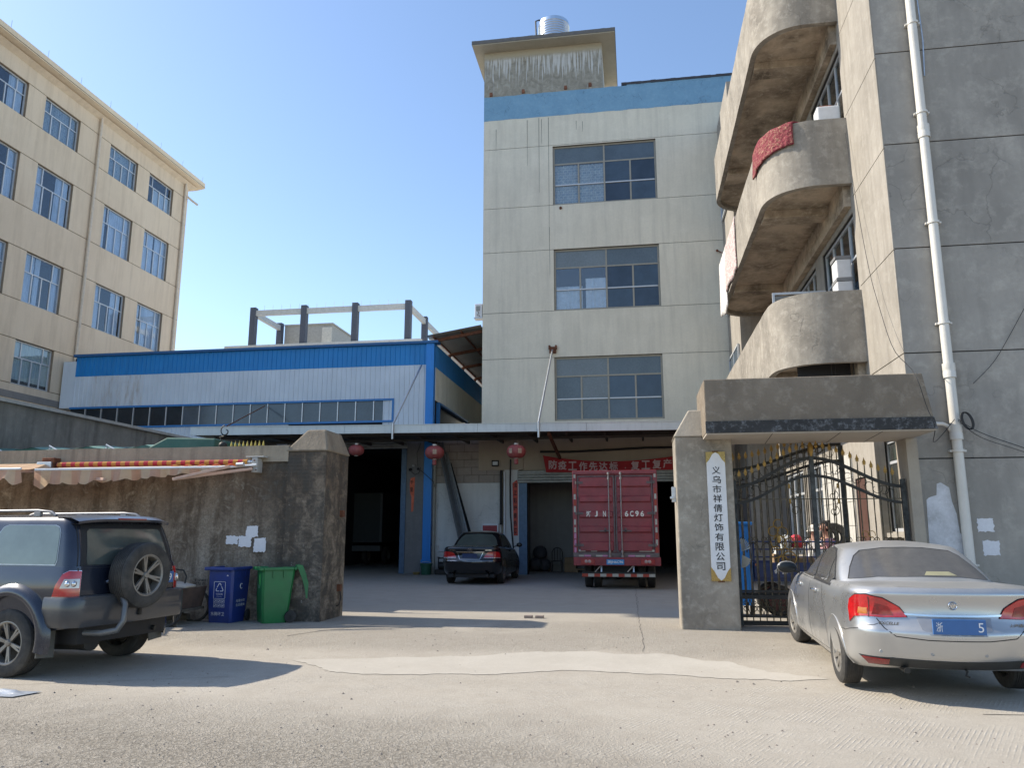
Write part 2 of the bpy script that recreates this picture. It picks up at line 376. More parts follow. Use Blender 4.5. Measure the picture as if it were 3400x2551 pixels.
# pale strip of newer concrete where road and forecourt meet
up = [(-4.42,9.72),(-3.6,9.95),(-2.7,10.15),(-1.9,10.45),(-0.8,10.72),(0.3,10.62),(1.05,10.3),(1.5,9.85),(2.05,9.45)]
lo = [(1.62,9.3),(1.12,9.32),(0.35,9.42),(-0.42,9.55),(-0.8,9.6),(-1.35,9.35),(-1.9,9.12),(-2.5,9.0),(-3.1,8.95),(-3.6,9.1)]
path = up + lo; fine = []
for i in range(len(path)):
    a = Vector(path[i]); b = Vector(path[(i+1) % len(path)])
    for k in range(16):
        q = a.lerp(b, k/16); n = noise.noise(Vector((q.x*1.7, q.y*1.7, 0)))*0.10 + noise.noise(Vector((q.x*7, q.y*7, 3)))*0.05 + noise.noise(Vector((q.x*19, q.y*19, 3)))*0.03
        fine.append(Vector((q.x+n*0.4, q.y+n)))
grid_pts = [Vector((-4.6+0.25*i, 8.9+0.2*j)) for i in range(28) for j in range(11)]
vs_, es_, fs_, *_r = delaunay_2d_cdt(fine+grid_pts, [], [list(range(len(fine)))], 1, 1e-5)
b = MB(); b.v = [Vector((q.x, q.y, gz(q.y)+0.005)) for q in vs_]; b.f = [tuple(f) for f in fs_]
tag(b.build('pavement_patch', plaster('new_concrete', (0.465,0.43,0.37), (0.385,0.35,0.295), (0.51,0.475,0.41), big=1.2, streak=0.0, blotch=0.6, bmp=0.4, fine=40, cracks=0.0)), None, None, kind='structure')

# expansion joints and long cracks in the forecourt, shallow dark sheets
def crack(pts, w, name='pavement_joint'):
    b = MB(); p = [Vector(q) for q in pts]; L = []
    for i in range(len(p)-1):
        n = max(2, int((p[i+1]-p[i]).length/0.12))
        for k in range(n): L.append(p[i].lerp(p[i+1], k/n))
    L.append(p[-1])
    for i, q in enumerate(L):
        n = noise.noise(Vector((q.x*3, q.y*3, 1)))*0.05; q = q + Vector((n, n*0.4)); ww = w*(0.6+0.8*random.random())
        d = (L[min(i+1, len(L)-1)]-L[max(i-1, 0)]).normalized(); s = Vector((-d.y, d.x))*ww/2
        for e in (q-s, q+s): b.v.append(Vector((e.x, e.y, gz(e.y)+0.004)))
    b.f = [(2*i, 2*i+1, 2*i+3, 2*i+2) for i in range(len(L)-1)]
    tag(b.build(name, plain('joint_dirt', (0.14,0.125,0.105), 0.95, bmp=0.2), fix=True), None, None, kind='structure')
crack([(0.05,10.8),(-0.02,14),(-0.1,22)], 0.008); crack([(-5.2,11.3),(-4.3,12.9)], 0.02)
crack([(3.0,7.9),(3.9,8.0),(4.6,7.7)], 0.015); crack([(-7.0,7.6),(-4.6,8.55)], 0.008)

# loose stones and grit
b = MB()
for i in range(900):
    x = random.uniform(-7.5, 5.5); y = random.uniform(3.6, 13.0) if i % 3 else random.uniform(3.6, 7.5); r = random.choice([0.005,0.007,0.01,0.014]) * (1 if i % 23 else 1.8)
    n = 5; base = len(b.v); z = gz(y)
    for k in range(n):
        a = 2*math.pi*k/n+random.random(); b.v.append(Vector((x+r*math.cos(a), y+r*math.sin(a), z)))
    b.v.append(Vector((x+random.uniform(-.3,.3)*r, y, z+r*0.8)))
    for k in range(n): b.f.append((base+k, base+(k+1) % n, base+n))
tag(b.build('loose_stones', plain('grit', (0.22,0.19,0.16), 0.9, var=0.5, scale=0.7)), 'scattered small stones and grit on the concrete road', 'grit', kind='stuff')
# ------------------------------------------------------------ facade helpers
def planeY(y0):  return lambda u, v, d: (u, y0+d, v)          # wall facing -Y, depth goes +Y
def planeXpos(x0): return lambda u, v, d: (x0-d, u, v)       # wall facing +X, depth goes -X (u is y)
def planeXneg(x0): return lambda u, v, d: (x0+d, u, v)       # wall facing -X, depth goes +X
def fbox(b, mp, u0, u1, v0, v1, d0, d1):
    P = [mp(u, v, d) for d in (d0, d1) for (u, v) in ((u0,v0),(u1,v0),(u1,v1),(u0,v1))]
    xs = [p[0] for p in P]; ys = [p[1] for p in P]; zs = [p[2] for p in P]
    return b.box(min(xs), max(xs), min(ys), max(ys), min(zs), max(zs))
def cells(u0, u1, v0, v1, holes):
    us = sorted({u0, u1} | {x for h in holes for x in h[:2] if u0 < x < u1}); out = []
    for a, c in zip(us, us[1:]):
        segs = [(v0, v1)]
        for h in holes:
            if h[0] < c-1e-6 and h[1] > a+1e-6:
                n = []
                for s in segs:
                    if h[3] <= s[0] or h[2] >= s[1]: n.append(s)
                    else:
                        if h[2] > s[0]: n.append((s[0], h[2]))
                        if h[3] < s[1]: n.append((h[3], s[1]))
                segs = n
        out += [(a, c, s[0], s[1]) for s in segs]
    return out
def facade(root, mp, u0, u1, v0, v1, holes, hg, vg, mat, backmat, gap=0.02, dep=0.02, thick=0.24, b0=0.0):
    """rendered wall: panels proud of a recessed joint, window openings left free"""
    back = MB()
    for c in cells(u0+b0, u1, v0, v1, holes): fbox(back, mp, *c, dep, thick)
    back.build('wall', backmat, root)
    hs = [v0] + sorted(hg) + [v1]; vs = [u0] + sorted(vg) + [u1]
    for i, (a, c) in enumerate(zip(hs, hs[1:])):
        for j, (e, f) in enumerate(zip(vs, vs[1:])):
            A = a+gap/2 if i else a; C = c-gap/2 if i < len(hs)-2 else c; E_ = e+gap/2 if j else e; F = f-gap/2 if j < len(vs)-2 else f
            for q in cells(E_, F, A, C, holes):
                b = MB(); fbox(b, mp, *q, 0, dep+0.001); b.build('wall_panel', mat, root)
def window(root, mp, u0, u1, v0, v1, vbars, hbars, frame, glass, d=0.1, fw=0.05, panes=None, glass2=None, curtain=None, back=True, fd=0.05, bars_extra=None, inner=0.9):
    """frame mesh = the window part; its panes, curtains and dark backing are sub-parts.
    panes: list of (u0,u1,v0,v1) fractions;"""
    b = MB()
    fbox(b, mp, u0, u1, v0, v0+fw, d-0.01, d+fd); fbox(b, mp, u0, u1, v1-fw, v1, d-0.01, d+fd)
    fbox(b, mp, u0, u0+fw, v0+fw, v1-fw, d-0.01, d+fd); fbox(b, mp, u1-fw, u1, v0+fw, v1-fw, d-0.01, d+fd)
    for (x, a, c) in vbars:
        X = u0+(u1-u0)*x; A = v0+(v1-v0)*a; C = v0+(v1-v0)*c; fbox(b, mp, X-fw*0.45, X+fw*0.45, A+fw*0.4, C-fw*0.4, d-0.004, d+fd-0.004)
    for (z, a, c) in hbars:
        Z = v0+(v1-v0)*z; A = u0+(u1-u0)*a; C = u0+(u1-u0)*c; fbox(b, mp, A+fw*0.4, C-fw*0.4, Z-fw*0.4, Z+fw*0.4, d, d+fd-0.008)
    w = b.build('window', frame, root)
    for i, (a, c, e, f) in enumerate(panes or [(0,1,0,1)]):
        g = MB(); A = u0+(u1-u0)*a+fw*0.35; C = u0+(u1-u0)*c-fw*0.35; E_ = v0+(v1-v0)*e+fw*0.35; F = v0+(v1-v0)*f-fw*0.35
        tl = random.uniform(-0.004, 0.004)
        dd = d+0.02+tl; P = [mp(A,E_,dd), mp(C,E_,dd), mp(C,F,dd+tl), mp(A,F,dd+tl)]
        g.prism(P, Vector(mp(0,0,0.006))-Vector(mp(0,0,0)))
        gm = glass[i] if isinstance(glass, (list, tuple)) else glass
        g.build('pane', gm, w)
    if curtain:
        for (a, c, e, f, mat) in curtain:
            A = u0+(u1-u0)*a; C = u0+(u1-u0)*c; E_ = v0+(v1-v0)*e; F = v0+(v1-v0)*f; ph = random.random()*6
            g = MB(); nu = max(10, int((C-A)*26)); amp = 0.03 if mat is not MAT('paper') else 0.004
            g.grid(lambda s_, t_: mp(A+(C-A)*s_, E_+(F-E_)*t_, d+0.075+amp*math.sin(ph+s_*(C-A)*42+0.7*math.sin(t_*2+ph))*(0.6+0.4*math.sin(s_*9+ph))), nu, 3)
            g.build('curtain', mat, w, smooth=60)
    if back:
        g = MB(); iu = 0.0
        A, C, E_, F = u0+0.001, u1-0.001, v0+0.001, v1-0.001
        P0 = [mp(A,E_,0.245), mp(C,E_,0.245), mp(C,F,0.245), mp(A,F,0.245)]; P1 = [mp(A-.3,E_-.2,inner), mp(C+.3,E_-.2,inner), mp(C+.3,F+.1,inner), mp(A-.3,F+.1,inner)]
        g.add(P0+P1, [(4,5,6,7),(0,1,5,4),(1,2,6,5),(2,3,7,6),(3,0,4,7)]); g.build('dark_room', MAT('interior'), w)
    return w
def news_mat():
    if 'newspaper' in MC: return MC['newspaper']
    m, t, p, o = nt('newspaper'); v = coords(t)
    br = t.nodes.new('ShaderNodeTexBrick'); br.inputs['Scale'].default_value = 1; br.inputs['Brick Width'].default_value = 0.17; br.inputs['Row Height'].default_value = 0.11
    br.inputs['Mortar Size'].default_value = 0.012; br.inputs['Color1'].default_value = (0.42,0.46,0.45,1); br.inputs['Color2'].default_value = (0.12,0.22,0.3,1); br.inputs['Mortar'].default_value = (0.62,0.64,0.6,1); br.inputs['Bias'].default_value = -0.55
    sx = t.nodes.new('ShaderNodeSeparateXYZ'); cb = t.nodes.new('ShaderNodeCombineXYZ'); t.links.new(v, sx.inputs[0])
    t.links.new(mth(t, 'ADD', sx.outputs[0], sx.outputs[1]), cb.inputs[0]); t.links.new(sx.outputs[2], cb.inputs[1]); t.links.new(cb.outputs[0], br.inputs['Vector'])
    ln = noise_(t, coords(t, (6,6,160)), 1.0, 2, 0.5)
    c = mixc(t, mth(t, 'MULTIPLY', ramp(t, ln, 0.45, 0.6), 0.35), br.outputs['Color'], (0.2,0.21,0.22))
    t.links.new(c, p.inputs['Base Color']); p.inputs['Roughness'].default_value = 0.9; MC['newspaper'] = m; return m

# ------------------------------------------------------------ yellow factory block on the left
YB = thing('yellow_building', 'tall cream yellow block with rows of curtained windows at far left', 'building', (-24, 27, 0.1))
X0 = -24.0; mpL = planeXpos(X0)
ymat = plaster('yellow_render', (0.77,0.63,0.465), (0.52,0.405,0.285), (0.84,0.71,0.55), big=0.25, streak=0.6, blotch=0.35, bmp=0.15, fine=20, s_scale=2.2)
yback = plain('yellow_joint', (0.25,0.19,0.13), 0.9)
cols = [(19.85,21.93),(23.02,25.09),(26.02,28.09),(30.11,32.18),(33.11,35.18)]
rows = [(18.16,19.67),(14.54,16.63),(10.7,12.79),(7.36,9.13),(3.56,5.31)]
holes = [(a, c, e, f) for (a, c) in cols for (e, f) in rows]
hg = sorted([r[0] for r in rows]+[r[1] for r in rows])
facade(YB, mpL, 17.3, 36.49, 0.1, 20.58, holes, hg, [], ymat, yback, gap=0.035)
b = MB(); b.box(X0-12, X0-1.2, 17.3, 36.49, 0.1, 20.9); b.box(X0-1.2,X0-0.245,36.25,36.49,0.1,20.58); b.box(X0-1.2,X0-0.245,17.3,17.54,0.1,20.58); b.build('wall', ymat, YB)
b = MB(); b.prism([(X0+0.001,16.7,20.58),(X0+0.5,16.7,20.66),(X0+0.5,16.7,20.96),(X0-0.6,16.7,21.02),(X0-0.6,16.7,20.58)], (0,20.55,0)); b.build('cornice', plaster('cornice_render', (0.85,0.70,0.50), (0.62,0.48,0.33), (0.88,0.76,0.58), big=0.4, streak=0.2, bmp=0.1), YB)
b = MB(); b.prism([(X0+0.001,16.7,20.38),(X0+0.25,16.7,20.56),(X0+0.001,16.7,20.578)], (0,20.2,0)); b.build('soffit', ymat, YB)
b = MB(); b.box(X0+0.45, X0+0.51, 16.7, 37.25, 20.7, 20.73); b.build('cornice_groove', yback, YB)
pv = [(0.22,0.62,1),(0.78,0.62,1),(0.27,0,0.62),(0.52,0,0.62),(0.76,0,0.62)]
panes_l = [(0,0.22,0.62,1),(0.22,0.78,0.62,1),(0.78,1,0.62,1),(0,0.27,0,0.62),(0.27,0.52,0,0.62),(0.52,0.76,0,0.62),(0.76,1,0,0.62)]
gl_b = see_through('pane_blue', (0.78,0.84,0.90), refl=0.03)
cu = MAT('curtain'); nw = news_mat()
for ci, (a, c) in enumerate(cols):
    for ri, (e, f) in enumerate(rows):
        cur = []
        if ri == 0 and ci in (2, 3): cur = [(0.02,0.98,0.02,0.98,nw)]
        elif ri == 0 and ci == 4: cur = [(0.27,0.98,0.02,0.6,MAT('paper'))]
        elif ri == 3 and ci in (1, 2): cur = [(0.02,0.98,0.12,0.98,MAT('cream_blind'))]
        else:
            s = (ci*7+ri*3) % 5
            cur = [[(0.0,0.32,0,1,cu),(0.36,0.48,0,1,cu),(0.8,1,0,1,cu)],[(0,0.5,0,1,cu),(0.55,1,0,1,cu)],[(0,0.26,0,1,cu),(0.62,0.95,0,1,cu)],[(0.45,0.72,0,1,cu),(0.8,1,0,1,cu)],[(0,0.2,0,1,cu),(0.3,1,0,1,cu)]][s]
        window(YB, mpL, a, c, e, f, pv, [(0.62,0,1)], MAT('win_frame'), gl_b, panes=panes_l, curtain=cur, fw=0.055, d=0.13)
for yy, z0 in ((29.25, 0.2), (36.1, 0.2), (18.0, 0.2)):
    b = MB(); b.tube([(X0+0.09,yy,z0),(X0+0.09,yy,20.5)], 0.062, 10); b.build('drainpipe', plain('pipe_cream', (0.62,0.53,0.42), 0.5), YB, smooth=50)
    for zz in range(2, 20, 2):
        b = MB(); b.tube([(X0+0.09,yy,zz),(X0+0.09,yy,zz+0.12)], 0.078, 10); b.build('pipe_collar', plain('pipe_cream', (0.62,0.53,0.42)), YB, smooth=50)
b = MB(); b.tube([(X0+0.1,36.1,19.8),(X0+0.3,36.4,19.6),(X0+0.42,36.8,19.5)], 0.06, 8); b.build('drain_elbow', MC['pipe_cream'], YB, smooth=50)
k = 0
for i in range(11):
    yy = 17.6+i*1.95; b = MB(); b.tube([(X0+0.4,yy,20.9),(X0+0.4,yy+0.02,21.35)], 0.01, 4); b.build('lightning_pin', MAT('galv'), YB)
b = MB(); b.box(X0+0.0, X0+0.03, 22, 31.0, 6.78, 7.05); b.build('repair_strip', plaster('grey_patch', (0.28,0.26,0.24), (0.18,0.17,0.16), (0.4,0.36,0.32), big=1.5, bmp=0.6), YB)

# ------------------------------------------------------------ blue factory shed
FY = 28.6; BF = thing('blue_factory', 'long low factory shed clad in blue and pale grey ribbed sheets', 'building', (-15.5, FY, 0.1))
blue = sheet_metal('blue_sheet', (0.012,0.24,0.60), 0.5, stain=(0.01,0.12,0.32), st=0.5)
whit = sheet_metal('white_sheet', (0.66,0.72,0.78), 0.5, stain=(0.42,0.45,0.48), st=0.3)
def rib_sheet(mp, u0, u1, v0, v1, pitch=0.2, h=0.025, th=0.004):
    b = MB(); us = []; x = u0
    while x < u1-1e-4:
        for o_, hh in ((0,0),(0.012,h),(0.042,h),(0.054,0),(pitch*0.64,0.0)):
            if x+o_ <= u1: us.append((x+o_, hh))
        x += pitch
    us.append((u1, 0)); base = 0
    for (u, hh) in us: b.v += [Vector(mp(u, v0, -hh)), Vector(mp(u, v1, -hh))]
    b.f = [(2*i, 2*i+2, 2*i+3, 2*i+1) for i in range(len(us)-1)]
    n = len(b.v); b.v += [Vector(mp(u, v, -hh+th)) for (u, hh) in us for v in (v0, v1)]
    b.f += [(n+2*i, n+2*i+1, n+2*i+3, n+2*i+2) for i in range(len(us)-1)]
    b.f += [(2*i, n+2*i, n+2*i+2, 2*i+2) for i in range(len(us)-1)]
    return b
mpF = planeY(FY)
x = -23.3; k = 0
while x < -8.0:
    x1 = min(x+0.8, -7.98)
    rib_sheet(mpF, x, x1, 8.09, 8.93).build('blue_cladding_sheet', blue, BF)
    zl = 6.78 if x1 < -9.2 else 5.3
    o = rib_sheet(planeY(FY+0.006), x, x1, zl, 8.10).build('white_cladding_sheet', whit, BF)
    if 0 < k < 4: o.data.materials[0] = sheet_metal('rusty_white_sheet', (0.64,0.68,0.72), 0.6, stain=(0.28,0.17,0.07), st=0.75, ax=(3,3,0.5)); lab(o, 'rust streaked pale cladding sheet')
    if x < -13.5: rib_sheet(planeY(FY+0.01), x, min(x1, -13.6), 0.1, 5.84).build('lower_cladding_sheet', whit, BF)
    x = x1; k += 1
b = MB(); b.box(-23.9, -23.3, FY-0.02, FY+0.5, 6.75, 8.75); b.build('corner_cladding', whit, BF)
b = MB(); b.box(-23.4, -7.5, FY-0.12, FY+0.3, 8.93, 9.04); b.build('coping', sheet_metal('blue_trim', (0.02,0.12,0.30), 0.5), BF, bevel=0.01)
# window strip with real panes
trim = sheet_metal('blue_frame', (0.03,0.2,0.5), 0.45)
b = MB(); b.box(-23.4, -9.25, FY-0.04, FY+0.1, 6.70, 6.78); b.box(-23.4, -9.25, FY-0.04, FY+0.1, 5.84, 5.92); b.box(-9.33, -9.25, FY-0.04, FY+0.1, 5.92, 6.70); b.build('window_trim', trim, BF)
nP = 19; ww = (23.4-9.33)/nP
gfac = glassy('factory_glass', (0.035,0.05,0.065), 0.06, 0.6, dust=0.2, dustc=(0.16,0.2,0.24)); gfd = glassy('factory_glass_dark', (0.018,0.022,0.026), 0.15, 0.3)
for i in range(nP):
    xx = -23.4+i*ww
    b = MB(); b.box(xx+0.02, xx+ww-0.02, FY+0.03, FY+0.04, 5.92, 6.70); o = b.build('pane', gfd if i < 7 else gfac, BF)
    b = MB(); b.box(xx+ww-0.03, xx+ww+0.012, FY-0.01, FY+0.05, 5.921, 6.699); b.build('mullion', MAT('alu'), BF)
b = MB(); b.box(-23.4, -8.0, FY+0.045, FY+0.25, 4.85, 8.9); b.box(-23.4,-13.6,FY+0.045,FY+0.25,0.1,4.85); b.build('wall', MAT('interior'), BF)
# corner column, bright blue, runs from roof to the ground
b = MB(); b.box(-7.98, -7.66, FY-0.06, FY+0.2, 0.62, 8.93); b.box(-8.02,-7.62,FY-0.1,FY+0.24,0.5,0.62); b.build('corner_column', sheet_metal('column_blue', (0.02,0.25,0.72), 0.45, stain=(0.02,0.05,0.12), st=0.5), BF, bevel=0.01)
b = MB(); b.box(-8.0, -7.6, FY-0.15, FY+0.3, 0.1, 0.5); b.build('column_footing', plaster('footing', (0.2,0.23,0.27), (0.1,0.1,0.1), (0.3,0.33,0.36), big=2), BF)
mpS = planeXpos(-7.66); sheet_metal('cream_sheet', (0.72,0.68,0.56), 0.6, st=0.3)
y = FY+0.2
while y < 45:
    y1 = y+0.8; rib_sheet(mpS, y, y1, 8.0, 8.93).build('blue_cladding_sheet', blue, BF)
    zt = 8.01
    if y1 < 29.5 or y > 34.6: rib_sheet(mpS, y, y1, 4.2, zt).build('white_cladding_sheet', sheet_metal('cream_sheet', (0.72,0.68,0.56), 0.6, st=0.3), BF)
    else: rib_sheet(mpS, y, y1, 6.7, zt).build('white_cladding_sheet', MC['cream_sheet'], BF)
    y = y1
b = MB(); b.box(-7.75, -7.6, 29.35, 29.43, 5.2, 6.7); b.box(-7.75,-7.6,29.43,34.6,6.62,6.7); b.build('side_window_trim', trim, BF)
b = MB(); b.box(-7.78,-7.74,29.43,34.6,4.2,6.62); b.build('side_pane', gfd, BF)
b = MB(); b.box(-7.9, -7.76, FY+0.25, 45, 0.1, 8.0); b.build('side_wall', MAT('interior'), BF)
b = MB(); b.box(-23.4, -7.9, 44.8, 45, 0.1, 9.0); b.box(-23.4,-23.2,FY+0.3,44.8,0.1,9.0); b.build('back_wall', whit, BF)
b = MB(); b.box(-23.4, -7.7, FY+0.3, 45, 8.85, 8.93); b.build('roof', whit, BF)
# lower storey front: brick pier, shutter box, opening
pier = plaster('sooty_pier', (0.24,0.235,0.23), (0.1,0.1,0.1), (0.36,0.35,0.34), big=1.2, streak=0.3, bmp=0.6, low=(0.2,1.6,(0.2,0.2,0.2)))
b = MB(); b.box(-8.68, -8.0, FY+0.02, FY+0.24, 0.1, 5.3); b.build('brick_pier', pier, BF)
for xa in (-8.88, -13.65):
    b = MB(); b.box(xa, xa+0.2, FY-0.02, FY+0.3, 0.1, 4.78); b.build('door_frame', MAT('steel_blue'), BF, bevel=0.008)
b = MB(); b.box(-13.6, -8.68, FY+0.1, FY+0.4, 4.9, 5.5); b.build('lintel', MAT('interior'), BF)
def shutter(root, x0, x1, y, z0, z1, mat, r=0.05):
    z = z0
    while z < z1-0.01:
        b = MB(); zz = min(z+0.1, z1); b.lathe([(0.001,x0),(0.052,x0),(0.052,x1),(0.001,x1)], (0,y,(z+zz)/2), 'X', 10); b.build('shutter_slat', mat, root, smooth=40); z += 0.1
shutter(BF, -13.5, -8.66, FY-0.02, 4.8, 5.3, plain('shutter_grey', (0.40,0.41,0.38), 0.45, 0.4, dirt=(0.12,0.1,0.08)))
b = MB(); b.box(-13.5,-8.0,44,44.2,0.1,5.2); b.box(-13.5,-8.0,FY+0.5,44,5.2,5.3); b.box(-13.6,-13.5,FY+0.4,44,0.1,5.3); b.build('interior_wall', MAT('interior'), BF)

# ------------------------------------------------------------ rooftop frame of the building behind
RB = thing('rooftop_frame_building', 'far building topped by an open concrete frame with dark posts and pale beams', 'building', (-20, 45, 0.1))
dpost = plain('slate_paint', (0.075,0.085,0.11), 0.7); pbeam = plain('pale_beam', (0.5,0.5,0.47), 0.7)
b = MB(); b.box(-26, -12.9, 44.9, 62, 0.1, 13.25); b.build('wall', pbeam, RB)
b = MB(); b.box(-26,-12.9,44.8,45.2,13.25,13.45); b.build('parapet', pbeam, RB)
PX_ = [-24.3, -20.8, -17.35, -13.85]
for xx in PX_:
    b = MB(); b.box(xx-0.19, xx+0.19, 45.0, 45.4, 12.2, 16.05); b.build('post', dpost, RB, bevel=0.02)
for a, c in zip(PX_, PX_[1:]):
    b = MB(); b.box(a+0.19, c-0.19, 45.08, 45.3, 15.5, 15.85); b.build('beam', pbeam, RB)
for xx in (-24.3, -13.85):
    b = MB(); b.box(xx-0.1, xx+0.12, 45.4, 48.8, 15.5, 15.85); b.build('beam', pbeam, RB)
    b = MB(); b.box(xx-0.19, xx+0.19, 48.8, 49.2, 12.2, 16.05); b.build('post', dpost, RB, bevel=0.02)
    if xx > -20:
        b = MB(); b.box(xx-0.1, xx+0.12, 49.2, 53, 15.5, 15.85); b.build('beam', pbeam, RB)
stair = plain('stair_render', (0.42,0.40,0.35), 0.8)
b = MB(); b.box(-24.1, -20.6, 49.3, 54, 13.2, 15.9); b.box(-24.1,-20.5,49.2,54,15.9,16.0); b.build('stair_house', stair, RB)
b = MB(); b.box(-21.3, -20.6, 49.22, 49.3, 13.2, 15.7); b.build('stair_pilaster', plain('cream_pilaster', (0.66,0.62,0.52), 0.8), RB)
for i in range(18):
    xx = -24.2+i*0.6; b = MB(); b.tube([(xx,45.2,15.85),(xx,45.2,16.2)], 0.012, 4); b.build('lightning_pin', MAT('galv'), RB)

# ------------------------------------------------------------ concrete factory tower
TW = thing('concrete_tower', 'four storey grey rendered block with a blue painted band under its roof', 'building', (-0.7, FY, 0.1))
tmat = plaster('tower_render', (0.79,0.735,0.60), (0.50,0.465,0.385), (0.86,0.81,0.69), big=0.35, streak=0.45, blotch=0.4, bmp=0.2, fine=16, s_scale=3.2)
tback = plain('tower_joint', (0.10,0.10,0.095), 0.9)
mpT = planeY(FY); TX0, TX1 = -5.75, 4.6
W = [(-2.92,1.17,14.42,16.95),(-2.92,1.15,10.05,12.55),(-2.94,1.12,5.74,8.2)]
hgt = [8.2, 10.05, 12.55, 14.42, 17.0]
facade(TW, mpT, TX0, TX1, 5.2, 18.31, W, hgt, [], tmat, tback, gap=0.018)
b = MB()
random.seed(3)
n = 60
for i in range(n):   # hand-rolled lower edge of the blue band
    x0 = TX0+(TX1-TX0)*i/n; x1 = TX0+(TX1-TX0)*(i+1)/n; e = 0.03*noise.noise(Vector((x0*1.8,0,0))); t_ = 0.03*noise.noise(Vector((x0*2.3,5,0)))
    b.box(x0, x1, FY-0.006, FY+0.22, 18.3+e, 19.37+t_+(0.05 if x0 > 0 else 0))
b.build('blue_band', plaster('blue_band_paint', (0.215,0.39,0.54), (0.14,0.28,0.42), (0.36,0.50,0.60), big=1.4, streak=0.15, blotch=0.5, bmp=0.5, fine=12, cracks=0.6), TW)
b = MB()
for i in range(24):
    x0 = -0.1+4.7*i/24; b.box(x0, x0+4.7/24, FY-0.03, FY+0.3, 19.40+0.02*noise.noise(Vector((x0*3,1,0))), 19.5+0.03*noise.noise(Vector((x0*4,2,0))))
b.build('roof_felt', plain('felt', (0.06,0.06,0.07), 0.95, bmp=0.5), TW)
b = MB(); b.box(TX0, TX0+0.24, FY+0.245, 45, 0.1, 18.4); b.box(TX1-0.2,TX1,FY+0.245,45,0.1,18.4); b.box(TX0,TX1,44.8,45,0.1,18.4); b.box(TX0+0.0,TX1,FY+0.24,44.8,18.4,18.6); b.build('side_wall', tmat, TW)
# roof hut with slab
hut = plaster('rough_hut', (0.20,0.195,0.175), (0.11,0.11,0.105), (0.55,0.56,0.55), big=1.0, streak=0.1, blotch=0.25, bmp=1.0, fine=8)
def drip_mat():
    m, t, p, o = nt('dripped_cement'); v = coords(t); sx = t.nodes.new('ShaderNodeSeparateXYZ'); t.links.new(v, sx.inputs[0])
    nm = noise_(t, v, 3, 8, 0.7, 1.2); base = mixc(t, ramp(t, nm, 0.3, 0.7), (0.20,0.185,0.15), (0.40,0.38,0.32))
    st = noise_(t, coords(t, (9,9,0.35)), 2.0, 3, 0.5); zz = t.nodes.new('ShaderNodeMapRange'); zz.inputs['From Min'].default_value = 19.3; zz.inputs['From Max'].default_value = 21.1
    t.links.new(sx.outputs[2], zz.inputs[0])
    f = ramp(t, mth(t, 'ADD', st, mth(t, 'MULTIPLY', zz.outputs[0], 0.28)), 0.70, 0.78)
    tp = t.nodes.new('ShaderNodeMapRange'); tp.inputs['From Min'].default_value = 21.13; tp.inputs['From Max'].default_value = 20.95; t.links.new(mth(t, 'SUBTRACT', sx.outputs[2], mth(t, 'MULTIPLY', nm, 0.15)), tp.inputs[0])
    c = mixc(t, mth(t, 'MULTIPLY', mth(t, 'MULTIPLY', f, tp.outputs[0]), 0.7), base, (0.66,0.67,0.67))
    c = mixc(t, mth(t, 'SUBTRACT', 1.0, tp.outputs[0]), c, (0.44,0.40,0.31))
    t.links.new(c, p.inputs['Base Color']); p.inputs['Roughness'].default_value = 0.95; bump(t, p, nm, 0.9, 0.05); return m
b = MB(); b.box(TX0, -0.85, FY, FY+3.2, 19.33, 21.42); b.build('roof_hut', drip_mat(), TW)
slab_m = plaster('hut_slab', (0.46,0.42,0.33), (0.27,0.24,0.19), (0.52,0.48,0.39), big=1.5, streak=0.0, blotch=0.4, bmp=0.3)
b = MB(); b.box(-6.15, -0.3, FY-0.6, FY+3.8, 21.42, 21.46); b.build('slab_soffit', slab_m, TW)
b = MB(); n = 30
for i in range(n):
    x0 = -6.17+(5.89)*i/n; b.box(x0, x0+5.89/n, FY-0.62, FY+3.82, 21.46, 21.62+0.015*noise.noise(Vector((x0*4,0,0))))
b.build('roof_slab', plain('slab_edge', (0.14,0.135,0.13), 0.95, bmp=0.6), TW)
for (xx, zz) in ((-5.45,19.5),(-4.1,19.52),(-2.35,19.52),(-1.35,19.55)):
    b = MB(); b.box(xx-0.07, xx+0.05, FY-0.02, FY+0.05, zz-0.1, zz+0.09); b.box(xx-0.05,xx+0.06,FY-0.04,FY+0.02,zz-0.08,zz+0.02); b.build('broken_brick', plain('brick_red', (0.20,0.085,0.05), 0.9, var=0.4, bmp=0.5), TW, bevel=0.01)
# windows of the tower
gt1 = glassy('tower_glass', (0.03,0.05,0.075), 0.05, 0.6, dust=0.08, dustc=(0.2,0.25,0.3)); gtc = see_through('tower_clear', (0.88,0.92,0.95), refl=0.05, dust=0.15, dustc=(0.3,0.34,0.38))
gt1b = glassy('tower_glass_b', (0.022,0.035,0.055), 0.04, 0.6, dust=0.03, dustc=(0.2,0.25,0.3)); gt1c = glassy('tower_glass_c', (0.045,0.065,0.085), 0.08, 0.55, dust=0.2, dustc=(0.22,0.27,0.31))  # lighter and darker pane tints stand in for uneven reflections
gtu2 = glassy('tower_transom_b', (0.07,0.09,0.10), 0.14, 0.45, dust=0.55, dustc=(0.27,0.31,0.33))
gtu = glassy('tower_transom', (0.05,0.07,0.085), 0.1, 0.5, dust=0.35, dustc=(0.22,0.27,0.30))
pT = [(0,0.5,0.7,1),(0.5,1,0.7,1),(0,0.25,0.34,0.7),(0,0.25,0,0.34),(0.25,0.5,0.34,0.7),(0.25,0.5,0,0.34),(0.5,0.75,0.34,0.7),(0.5,0.75,0,0.34),(0.75,1,0.34,0.7),(0.75,1,0,0.34)]
vT = [(0.5,0,1),(0.25,0,0.7),(0.75,0,0.7)]; hT = [(0.7,0,1),(0.34,0,1)]
